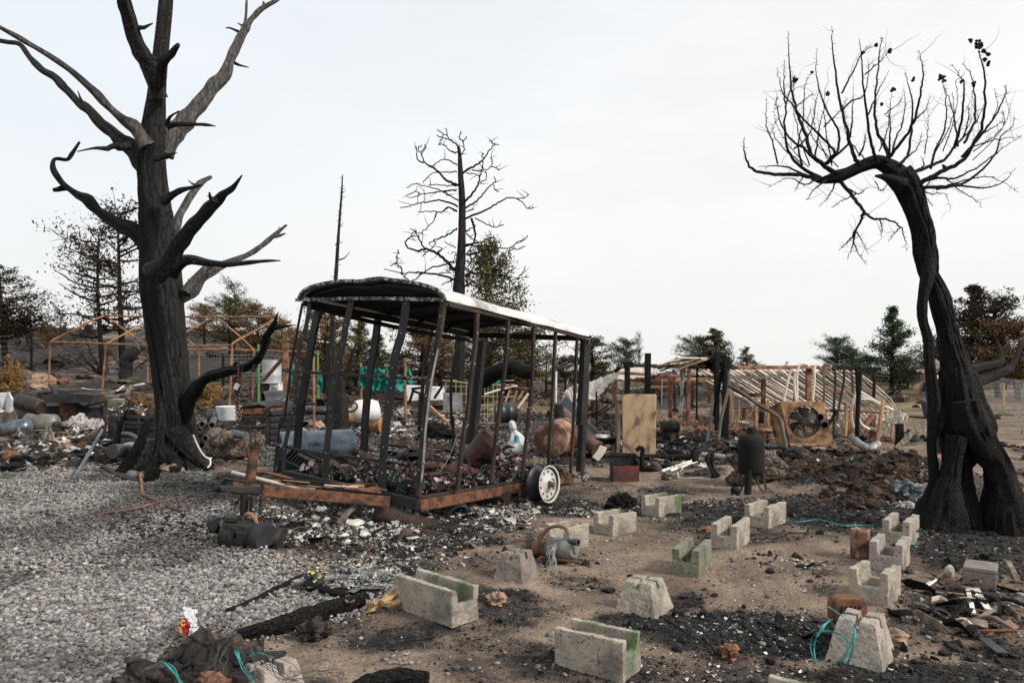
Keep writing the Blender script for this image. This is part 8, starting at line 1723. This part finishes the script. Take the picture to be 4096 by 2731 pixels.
T_=thing('green_sprout','bright green leafy sprout on the soil mound','plant',qL.g(560,480)); m=MB(); V=[];Fc=[]; rng=random.Random(6); c=qL.w(555,430,9.4)
for i in range(46):
    p=c+Vector((rng.gauss(0,.06),rng.gauss(0,.05),rng.gauss(0,.05))); s=rng.uniform(.02,.045); v=Vector((rng.gauss(0,1),rng.gauss(0,1),rng.gauss(0,1))).normalized(); o=v.orthogonal().normalized(); k=len(V); V+=[p-v*s,p+o*s*.6,p+v*s,p-o*s*.6]; Fc.append((k,k+1,k+2,k+3))
m.add(V,Fc); m.make('leaves',M['leaf_green'],T_,smooth=False); m=MB(); m.tube([qL.w(560,490,9.4),c],.008,5); m.make('stem',M['leaf_green'],T_)
for i,x in enumerate((410,430,470,485)): pipe(qL,[(x,500),(x+4,430),(x+8,370)],.007,'blue_grey','thin bluish reed stalk beside the green sprout','reed','reed_stalk',d=(9.5,9.5),grp='bluish reed stalks')
m=MB(); m.blob(qL.g(1170,780)+Vector((0,.1,.05)),(.17,.12,.12),.6,2.4,4,seed=4); solo('dark_sheet',m,'blue_grey','dark bluish crumpled sheet left of the black tree foot','sheet')
heap(1140,880,200,90,'pale crumpled scrap heap left of the black tree foot','pale_ash',qL,30); heap(190,1060,0,0,'x','pale_ash',qL,0) if False else None
heap(1985,170,240,120,'grey ash heap between the two rearmost channel blocks','ash',qV,70)
# ------------------------------------------------------------------ collapsed greenhouse
def greenhouse():
    T=thing('collapsed_greenhouse','collapsed greenhouse of charred posts, rusty timbers, bent white hoops and torn plastic','greenhouse',qI.g(1700,1150)); q=qJ.w
    def tb(pts,r,mk,nm,n=10): m=MB(); m.tube(smooth_path(pts,n*max(1,len(pts)-1)),r,8); m.make(nm,M[mk],T)
    def bm(pts,w_,t_,mk,nm): m=MB(); m.bar(smooth_path(pts,8),w_*.6,t_*.6,(0,0,1)); m.make(nm,M[mk],T,bevel=.01)
    def po(pts,w_,mk,nm,n=10): m=MB(); m.bar(smooth_path(pts,n),w_*.56,w_*.5,(1,0,0)); m.make(nm,M[mk],T,bevel=.006)
    # top beam
    bm([qI.w(930,345,14.2),qI.w(1500,360,14.4),qI.w(2352,380,14.6)],.11,.11,'black_steel','top_beam'); bm([q(50,350,14.6),q(600,350,14.7),q(1000,345,14.8),q(1250,352,14.9)],.12,.1,'wood_redbrown','top_beam'); bm([q(1240,355,14.9),q(1500,362,15),q(1835,368,15)],.11,.1,'charcoal','top_beam')
    bm([qI.w(840,440,15),qI.w(1300,465,15.1),qI.w(1720,485,15.2),qI.w(2352,470,15.3)],.10,.07,'wood_redbrown','middle_beam'); bm([q(60,470,15.6),q(460,430,15.6),q(780,355,15.4)],.13,.08,'wood_redbrown','middle_beam'); bm([qI.w(1000,530,16),qI.w(1500,540,16),qI.w(2100,540,16)],.12,.08,'wood_redbrown','middle_beam')
    bm([q(465,625,16.5),q(800,640,16.5)],.16,.06,'wood_tan','cross_board'); bm([q(940,590,16.5),q(1490,625,16.5)],.2,.06,'wood_redbrown','cross_board'); bm([qI.w(1230,620,16),qI.w(1600,620,16)],.1,.06,'wood_redbrown','cross_board'); bm([q(210,680,16),q(440,670,16)],.14,.06,'wood_redbrown','cross_board')
    for a,b in (((490,600),(830,625)),): tb([qI.w(*a,15.4),qI.w(*b,15.2)],.025,'wood_redbrown','thin_rail')
    # posts
    po([qI.w(970,350,14.1),qI.w(968,700,14.1),qI.w(968,1100,14.1)],.17,'charcoal','post'); po([qI.w(1228,195,14),qI.w(1222,700,14),qI.w(1222,1150,14)],.19,'charcoal','post'); po([qI.w(2095,180,13.6),qI.w(2090,700,13.6),qI.w(2095,1165,13.6)],.15,'charcoal','post'); po([qI.w(2215,250,13.3),qI.w(2205,700,13.3),qI.w(2195,1245,13.3)],.19,'charcoal','post'); tb([qI.w(2190,270,13.3),qI.w(2120,600,13.4),qI.w(2060,990,13.5)],.035,'charcoal','leaning_pole')
    bm([qI.w(810,430,14.3),qI.w(880,370,14.3)],.12,.1,'charcoal','beam_stub'); bm([qI.w(920,350,14.1),qI.w(1040,325,14.1)],.17,.12,'charcoal','beam_stub')
    tb([qI.w(2240,420,13.2),qI.w(2235,640,13.1),qI.w(2150,1000,13),qI.w(2110,1290,12.9)],.028,'pipe_grey','loose_conduit'); tb([qI.w(2045,780,13.2),qI.w(2010,1050,13.1),qI.w(1975,1290,13)],.022,'blue_grey','loose_conduit'); tb([qI.w(1500,350,14),qI.w(1700,290,14),qI.w(1900,300,14),qI.w(2050,420,13.8),qI.w(2200,560,13.6),qI.w(2352,680,13.4)],.03,'engine','loose_conduit')
    for x,y0,y1,w_,mk,d_ in ((825,460,720,.11,'wood_redbrown',14.6),(530,545,900,.05,'bright_rust',15),(500,700,1060,.07,'wood_tan',15),(555,760,960,.05,'orange_pipe',15.2),(1500,480,1010,.12,'wood_redbrown',15),(1550,400,900,.09,'bright_rust',15.4),(1745,380,1100,.12,'wood_redbrown',14.8),(1800,390,900,.09,'bright_rust',15.6),(1845,380,1030,.06,'charcoal',14.6),(1410,520,840,.03,'conduit',15),(1380,700,830,.05,'charcoal',15.4),(580,670,1110,.05,'charcoal',14.0),(1995,560,830,.1,'wood_redbrown',16)):
        lean=random.uniform(-20,20); po([qI.w(x,y0,d_),qI.w(x-lean*.6,(y0+y1)/2,d_),qI.w(x-lean,y1,d_)],w_,mk,'stud')
    for x,y0,y1,w_,mk,d_ in ((70,600,1000,.16,'wood_tan',14.5),(450,440,930,.15,'wood_redbrown',15.4),(200,470,650,.06,'wood_redbrown',16),(985,340,720,.18,'wood_redbrown',14.9),(155,735,1010,.06,'wood_tan',14),(370,710,1050,.09,'wood_tan',13.6),(510,715,1050,.07,'wood_tan',14),(820,600,740,.10,'wood_tan',15.8),(560,730,900,.05,'wood_tan',15),(1420,760,1160,.09,'wood_tan',14.4),(1460,880,1130,.16,'wood_redbrown',15),(1525,620,1100,.08,'wood_tan',14.6),(1740,900,1170,.17,'wood_redbrown',14.8),(1750,380,720,.09,'charcoal',15.4),(2050,1010,1280,.2,'charcoal',13.5),(225,830,950,.1,'wood_redbrown',16),(350,830,960,.1,'wood_redbrown',16),(1960,990,1200,.05,'wood_redbrown',14),(430,870,1010,.14,'charcoal',14.6)):
        po([q(x,y0,d_),q(x+random.uniform(-8,8),(y0+y1)/2,d_),q(x-4,y1,d_)],w_,mk,'stud')
    po([q(1865,730,14),q(1830,950,14),q(1790,1225,14)],.10,'wood_tan','stake'); po([q(2345,985,13.4),q(2180,1140,13.3),q(2010,1310,13.2)],.16,'old_wood','fallen_post'); po([q(1720,930,14.6),q(1590,1110,14.6)],.14,'wood_redbrown','brace'); po([q(330,830,15),q(240,970,15)],.1,'wood_redbrown','brace')
    for pts,r_ in (([(1590,400),(1570,700),(1555,1000),(1560,1230)],.07),([(1545,360),(1560,700),(1545,1180)],.05)): tb([q(x,y,13.8) for x,y in pts],r_*.6,'charcoal','burnt_pole')
    # low bench rails
    bm([q(90,825,16),q(500,835,15.8),q(1000,850,15.6),q(1480,860,15.4),q(1900,885,15.2)],.07,.1,'wood_redbrown','bench_rail'); bm([q(2140,925,15),q(2350,940,15)],.06,.1,'charcoal','bench_rail'); bm([q(1280,855,15.4),q(1700,870,15.3)],.05,.1,'bright_rust','bench_rail'); bm([q(1820,1170,14.4),q(2060,1200,14.2)],.14,.06,'wood_tan','skirt_board'); bm([q(400,1080,15),q(560,1090,15)],.08,.06,'wood_tan','skirt_board')
    # white hoops, each a pair of thin pipes
    rng=random.Random(4)
    for i in range(31):
        xs=-480+66*i+rng.uniform(-8,8)
        sl=.60+.012*i; L=900 if i<22 else 900-45*(i-21)
        y0=378+max(0,(i-22)*2)
        pts=[(xs,y0,14.9),(xs+L*.32,y0+L*.32*sl*.82,15.7),(xs+L*.62,y0+L*.62*sl*.86,16.5),(xs+L*.82,y0+L*.82*sl*.83+10,17.0),(xs+L*.92,y0+L*.95*sl*.90,17.2),(xs+L*.955,min(y0+L*1.08*sl*.92,862),17.3)]
        P=smooth_path([q(x,y+rng.uniform(-4,4),d_) for x,y,d_ in pts],26); P=[p for p in P if p.x>W(2420,1500,p.y).x*1 and p.x<W(3600,1500,p.y).x+.5]
        if len(P)>4: m=MB(); m.tube(P,.019,7); m.make('hoop',M['conduit'],T)
        if i%2==0 and len(P)>4:
            P2=[p+Vector((.10,.05,.0+.02*math.sin(k*.3+i))) for k,p in enumerate(P)]; m=MB(); m.tube(P2,.016,6); m.make('hoop',M['conduit'],T)
    for i in range(7):   # hoops on the flatter left part of the roof
        y=395+i*14; P=smooth_path([q(-560,y+20,15.6),q(-200,y+8,15.4),q(200,y,15.2),q(480,y-8,15.2),q(720,y-30,15.1)],20); m=MB(); m.tube(P,.018,6); m.make('hoop',M['conduit'],T)
    for (pts,mk) in (([(690,745),(720,600),(760,430),(785,370)],'conduit'),([(835,745),(815,560),(825,420),(860,375)],'conduit'),([(850,720),(848,450),(870,340),(910,308),(965,320),(985,345)],'conduit'),([(1030,745),(1052,520),(1050,380),(1065,335),(1090,320),(1130,340)],'conduit'),([(1165,770),(1165,520),(1155,370),(1180,315),(1230,325)],'old_wood'),([(1285,1180),(1280,830),(1298,520),(1292,360),(1310,320),(1345,335)],'engine'),([(1310,980),(1350,760),(1395,520),(1400,370),(1425,325),(1455,335)],'engine'),([(1500,640),(1500,520),(1485,395)],'old_wood'),([(1545,1120),(1555,800),(1550,420),(1540,350),(1560,335),(1590,360)],'charcoal'),([(1540,620),(1490,860),(1500,1000),(1535,1100)],'conduit'),([(1560,720),(1560,900),(1610,1020),(1700,1080)],'conduit')):
        tb([q(x,y,13.9) for x,y in pts],.022,mk,'bent_hoop')
    for pts in ([(1250,850),(1300,870),(1260,960),(1220,1010),(1190,1120),(1150,1260)],): tb([q(x,y,12.9) for x,y in pts],.03,'charcoal','crumpled_cable')
    for pts in ([(1600,720),(1750,740),(1900,820),(2060,880)],[(1590,640),(1700,700),(1820,790),(2000,860)],[(1700,700),(1850,790),(2080,890)],[(1600,680),(1800,770),(2000,870)]): tb([q(x,y,15.) for x,y in pts],.022,'conduit','fallen_hoop')
    # torn plastic film
    def film(qq,top,bot,nm,mk='film',amp=.13,n=30,rows=16,hole=.0,seed=0):
        a=smooth_path([qq(*p) for p in top],n); b=smooth_path([qq(*p) for p in bot],n); G_=[]
        for i in range(n+1):
            G_.append([a[i].lerp(b[i],j/rows)+Vector((.25*MN.noise((i*.5+seed,j*.2,5)),MN.noise((i*.7+seed,j*.12,1))+.5*MN.noise((i*1.7+seed,j*.2,3)),.3*MN.noise((i*.5+seed,j*.3,7))+(.35*MN.noise((i*.9+seed,0,9)) if j==rows else 0)))*amp for j in range(rows+1)])
        m=MB(); m.sheet(G_,.006); o=m.make(nm,M[mk],T,ang=80); return o
    I=qI.w
    film(I,[(150,770,15),(250,650,15),(400,580,15),(520,545,15),(650,500,14.8),(760,455,14.6),(850,430,14.4)],[(190,850,14.2),(300,800,14.2),(420,740,14.2),(560,790,14.2),(650,700,14.2),(740,580,14.2),(850,520,14.2)],'plastic_film')
    film(I,[(150,760,14.8),(200,660,14.8),(300,600,14.8),(370,575,14.8)],[(230,1000,14),(330,900,14),(420,940,14),(480,800,14)],'plastic_film',seed=4)
    film(I,[(560,640,14.6),(640,600,14.6),(740,560,14.6),(800,520,14.6)],[(600,760,14.6),(690,790,14.6),(700,700,14.6),(760,600,14.6)],'plastic_film',seed=9)
    film(I,[(860,395,17),(1100,372,17),(1300,370,17),(1500,375,17)],[(850,530,15),(1100,500,15),(1300,470,15),(1420,440,15)],'plastic_film',seed=14)
    film(I,[(840,555,16.5),(1000,555,16.5),(1180,570,16.5)],[(850,625,15),(1000,645,15),(1180,625,15)],'plastic_film',seed=19)
    film(I,[(1630,385,14.5),(1660,385,14.5),(1700,390,14.5)],[(1640,640,14.4),(1660,700,14.4),(1680,500,14.5)],'plastic_film',seed=24,n=12); film(I,[(1655,560,14.4),(1665,560,14.4),(1675,560,14.4)],[(1625,960,14.3),(1635,970,14.3),(1650,930,14.3)],'plastic_film',seed=29,n=8)
    film(q,[(1985,835,14.6),(2060,860,14.6),(2160,920,14.6)],[(1800,1160,14.4),(1950,1170,14.4),(2090,1060,14.4)],'plastic_film',seed=33); film(q,[(1950,920,14.3),(1880,1020,14.3),(1790,1070,14.3),(1690,1040,14.3)],[(1965,960,14.3),(1900,1060,14.3),(1800,1110,14.3),(1680,1060,14.3)],'plastic_film',seed=37,amp=.08); film(q,[(1590,890,15),(1640,930,15),(1700,940,15)],[(1600,1080,15),(1660,1060,15),(1700,1000,15)],'plastic_film',seed=41)
    film(q,[(90,840,16.2),(260,850,16.2),(420,850,16.2)],[(130,1000,16.2),(260,960,16.2),(420,1000,16.2)],'plastic_film',seed=45); film(q,[(1200,880,16),(1420,890,16),(1600,900,16)],[(1260,1060,16),(1420,1090,16),(1600,1050,16)],'plastic_film',seed=49)
    # burnt thatch on top
    m=MB(); rng=random.Random(8); 
    for i in range(110):
        u=rng.random(); a=I(1480+600*u+rng.gauss(0,30),335-95*math.sin(min(1,u*1.15)*math.pi*.62)+rng.gauss(0,14),14.2+rng.uniform(-.5,.6)); v=Vector((-1,rng.gauss(0,.3),-.34+rng.gauss(0,.10)))*rng.uniform(.2,.6); m.bar([a-v*.4,a+v*.6],rng.uniform(.01,.03),.01,(0,rng.uniform(.3,1),.6))
    m.make('burnt_thatch',M['engine'],T,smooth=False)
    for i in range(14): 
        u=rng.random(); a=I(1700+340*u,240+rng.uniform(0,55),13.7+rng.uniform(-.2,.4)); v=Vector((-rng.uniform(.3,.7),0,-.12+rng.gauss(0,.05))); m=MB(); m.bar([a,a+v],.03,.015,(0,.6,.8)); m.make('thatch_slat',M['film' if i%3==0 else ('wood_tan' if i%3==1 else 'engine')],T,smooth=False)
    m=MB(); m.blob(I(2000,260,13.9),(.28,.2,.14),.6,2.5,3,seed=4); m.blob(I(2100,330,13.9),(.25,.2,.10),.6,2.5,3,seed=7); m.make('burnt_clump',M['charcoal'],T,smooth=False)
    for (x,y) in ((1330,1030),(1450,1070)): pass
greenhouse()
drum(qI,1400,1118,16.,(1,.1,0),.125,.36,'engine','small dark shiny drum right of the yellowed panel',ribs=1,name='small_drum')
heap(1390,1300,240,110,'dark rubble right of the yellowed panel with pale crusts','soil_dark',qI,50); heap(1800,1350,500,90,'long low dark rubble bank in front of the charred posts','soil_dark',qI,80)
# ------------------------------------------------------------------ person behind the black tree
def person():
    d=12.; gx,gy=(3718-CX)*d/F,d; g=float(hgt(gx,gy)); H=qR.w(0,878,d).z-g; k=H/1.62; b=Vector((gx+.10,gy,g)); T=thing('person','person in a blue short-sleeved shirt raising a black camera behind the black tree','person',b)
    def j(x,y,z): return b+Vector((x*k,y*k,z*k))
    # seen from the side, facing left; joints with radii
    J={'pel':(j(0,0,.88),.135),'wai':(j(0,0,1.0),.125),'che':(j(0,0,1.2),.14),'nec':(j(-.01,0,1.36),.058),'nek2':(j(-.02,0,1.42),.055),
       'shN':(j(-.06,-.18,1.27),.065),'elN':(j(-.175,-.24,.99),.045),'wrN':(j(-.12,-.10,1.30),.030),'shF':(j(-.02,.17,1.29),.065),'elF':(j(-.16,.26,1.08),.045),'wrF':(j(-.14,.10,1.32),.030),
       'hN':(j(.0,-.09,.84),.09),'kN':(j(-.02,-.10,.46),.06),'aN':(j(.02,-.11,.08),.042),'tN':(j(-.14,-.12,.035),.035),'hF':(j(.0,.09,.84),.09),'kF':(j(-.01,.10,.46),.06),'aF':(j(.04,.11,.08),.042),'tF':(j(-.12,.12,.035),.035)}
    def skin(nm,chains,root,mk,extra=0):
        names=[];ed=[]
        for c in chains:
            for a in c:
                if a not in names: names.append(a)
            ed+=[(names.index(p),names.index(q)) for p,q in zip(c[:-1],c[1:])]
        me=bpy.data.meshes.new(nm); me.from_pydata([tuple(J[n][0]-T.location) for n in names],ed,[]); o=bpy.data.objects.new(nm,me); C.objects.link(o); o.parent=T
        o.modifiers.new('s','SKIN'); bpy.context.view_layer.update()
        for i,n in enumerate(names): sv=me.skin_vertices[0].data[i]; r=J[n][1]*k+extra; sv.radius=(r,r); sv.use_root=(n==root)
        s_=o.modifiers.new('u','SUBSURF'); s_.levels=2; s_.render_levels=2; me.materials.append(M[mk]); return o
    skin('body',[['pel','wai','che','nec','nek2'],['che','shN','elN','wrN'],['che','shF','elF','wrF'],['pel','hN','kN','aN','tN'],['pel','hF','kF','aF','tF']],'pel','skin')
    # clothing over the body
    J['slN']=(J['shN'][0].lerp(J['elN'][0],.80),.058); J['slF']=(J['shF'][0].lerp(J['elF'][0],.72),.055)
    skin('shirt',[['pel','wai','che'],['che','shN','slN'],['che','shF','slF']],'pel','shirt_blue',.018)
    J['aN2']=(J['aN'][0]+Vector((0,0,.02)),.045);J['aF2']=(J['aF'][0]+Vector((0,0,.02)),.045)
    skin('trousers',[['pel','hN','kN','aN2'],['pel','hF','kF','aF2']],'pel','denim',.014)
    hd=MB(); hc=j(-.04,0,1.53); V,Fc=ICO[4]; out=[]
    for p in V:
        p=Vector(p); q_=Vector((p.x*.095,p.y*.074,p.z*.115))
        if p.z<-.2: q_.x-=.012*(-p.z); q_.y*=.88
        f=math.exp(-((p.y/.22)**2+((p.z+.05)/.3)**2)); 
        if p.x<0: q_.x-=.020*f*(1 if p.z<.2 else .3)               # nose
        for s in(-1,1):
            if p.x<0: q_.x+=.010*math.exp(-(((p.y-s*.38)/.18)**2+((p.z-.06)/.12)**2)) # eye sockets
        if p.x<0: q_.x+=.006*math.exp(-((p.y/.35)**2+((p.z+.45)/.06)**2))              # mouth
        out.append(hc+q_*k)
    hd.add(out,Fc); head=hd.make('head',M['skin'],T)
    for s in(-1,1): m=MB(); m.blob(hc+Vector((.01,s*.076,.0))*k,(.018*k,.008*k,.03*k),.1,1,2); m.make('ear',M['skin'],head); m=MB(); m.blob(hc+Vector((-.082,s*.03,.010))*k,(.008,.01,.008),0,1,2); m.make('eye',M['white_flat'],head)
    m=MB(); m.blob(hc+Vector((.018,0,.028))*k,(.098*k,.082*k,.108*k),.06,6,4,seed=3); m.make('hair',M['hair_grey'],head)
    # hands: palm, four bent fingers and a thumb around the camera
    cc=j(-.20,0,1.47)
    for s,wr in((-1,'wrN'),(1,'wrF')):
        w0=J[wr][0]; pc=cc+Vector((0,s*.075,-.02))*k; m=MB(); V=[]; m.tube([w0,w0.lerp(pc,.5),pc],[.028*k,.034*k,.030*k],12); hnd=m.make('hand',M['skin'],T)
        for f in range(4): m=MB(); o=Vector((-.015*f,0,.018-.012*f))*k; L=[1,1.1,1.02,.8][f]; m.tube(smooth_path([pc+o,pc+o+Vector((-.03*L,-s*.005,.022))*k,pc+o+Vector((-.045*L,-s*.028,.03))*k,pc+o+Vector((-.04*L,-s*.05,.026))*k],8),[.0095*k]*6+[.008*k]*3,8); m.make('finger',M['skin'],hnd)
        m=MB(); m.tube(smooth_path([pc+Vector((.02,0,0))*k,pc+Vector((.03,-s*.02,.02))*k,pc+Vector((.015,-s*.045,.03))*k],6),[.012*k]*4+[.009*k]*3,8); m.make('thumb',M['skin'],hnd)
    Cm=thing('camera_in_hands','black camera with a long lens held up by the person behind the black tree','camera',cc-Vector((0,0,.04))); m=MB(); m.box(cc,(.055*k,.14*k,.09*k)); m.make('camera_body',M['plastic_black'],Cm,bevel=.006)
    m=MB(); m.lathe([(.034*k,0),(.034*k,.05*k),(.042*k,.06*k),(.042*k,.13*k),(.036*k,.135*k),(.034*k,.12*k)],Mx_(cc+Vector((-.02,0,0)),(-1,-.1,-.12)),24); m.make('lens',M['plastic_black'],Cm)
person()
# thin stakes right of the trailer rear
for a,b,r,mk,lb,d in (((1505,1050),(1503,1350),.03,'white_flat','thin white stake seen between the last side posts',20),((1625,1120),(1605,1180),.02,'wood_tan','short pale stake far behind the last side posts',24)): pipe(qE,[a,b],r,mk,lb,'stake','thin_stake',d=d)
# bare burnt saplings standing in the yard
def sapling(q,x,y,h,d,label,seed,n=9,lean=.2):
    g=q.w(x,y,d); T=thing('burnt_sapling',label,'sapling',g,'burnt leafless saplings'); rng=random.Random(seed)
    for i in range(n):
        v=Vector((rng.gauss(lean,.6),rng.gauss(0,.4),rng.uniform(.3,1))).normalized(); P=[g+Vector((rng.gauss(0,.1),0,0))]; L=h*rng.uniform(.5,1.1)
        for j_ in range(6): v=(v+Vector((rng.gauss(0,.2),rng.gauss(0,.2),rng.gauss(.05,.15)))).normalized(); P.append(P[-1]+v*L/6)
        m=MB(); m.tube(P,[.02*(1-j_/7.5) for j_ in range(7)],5); shoots(m,P,6,rng,(.1,.35),.006,.3); m.make('stem',M['char_twig'],T)
sapling(qI,480,1000,1.1,13.6,'leafless sapling with long twigs in front of the plastic film',3,8,.9); sapling(qA,880,420,2.2,30,'fallen leafless branches in a tangle on the slope inside the orange frame',4,16,-.9); sapling(qA,1060,450,2.,29,'black bent sapling stem on the slope by the left orange bay',5,3,.1); sapling(qAB,260,1060,.5,10.3,'tiny bare twig at the foot of the massive tree',6,4,-.2); sapling(qJ,1900,680,1.8,22,'leafless drooping branches behind the right end of the greenhouse',7,9,.6)
m=MB(); limb(m,qA,[(1170,190),(1120,250),(1085,310),(1070,380),(1065,450)],24,24,[.1,.2,.2,.17,.2],n=14,seed=7); solo('dead_snag',m,'char_bark','bent black burnt trunk on the slope left of the massive tree','burnt trunk',ang=60); m=MB(); limb(m,qA,[(1240,60),(1190,80),(1160,150),(1180,230)],25,24,[.05,.08,.09,.1],n=10,seed=3); solo('dead_snag',m,'grey_bark','grey bent snag above the bent black trunk','burnt trunk',ang=60)
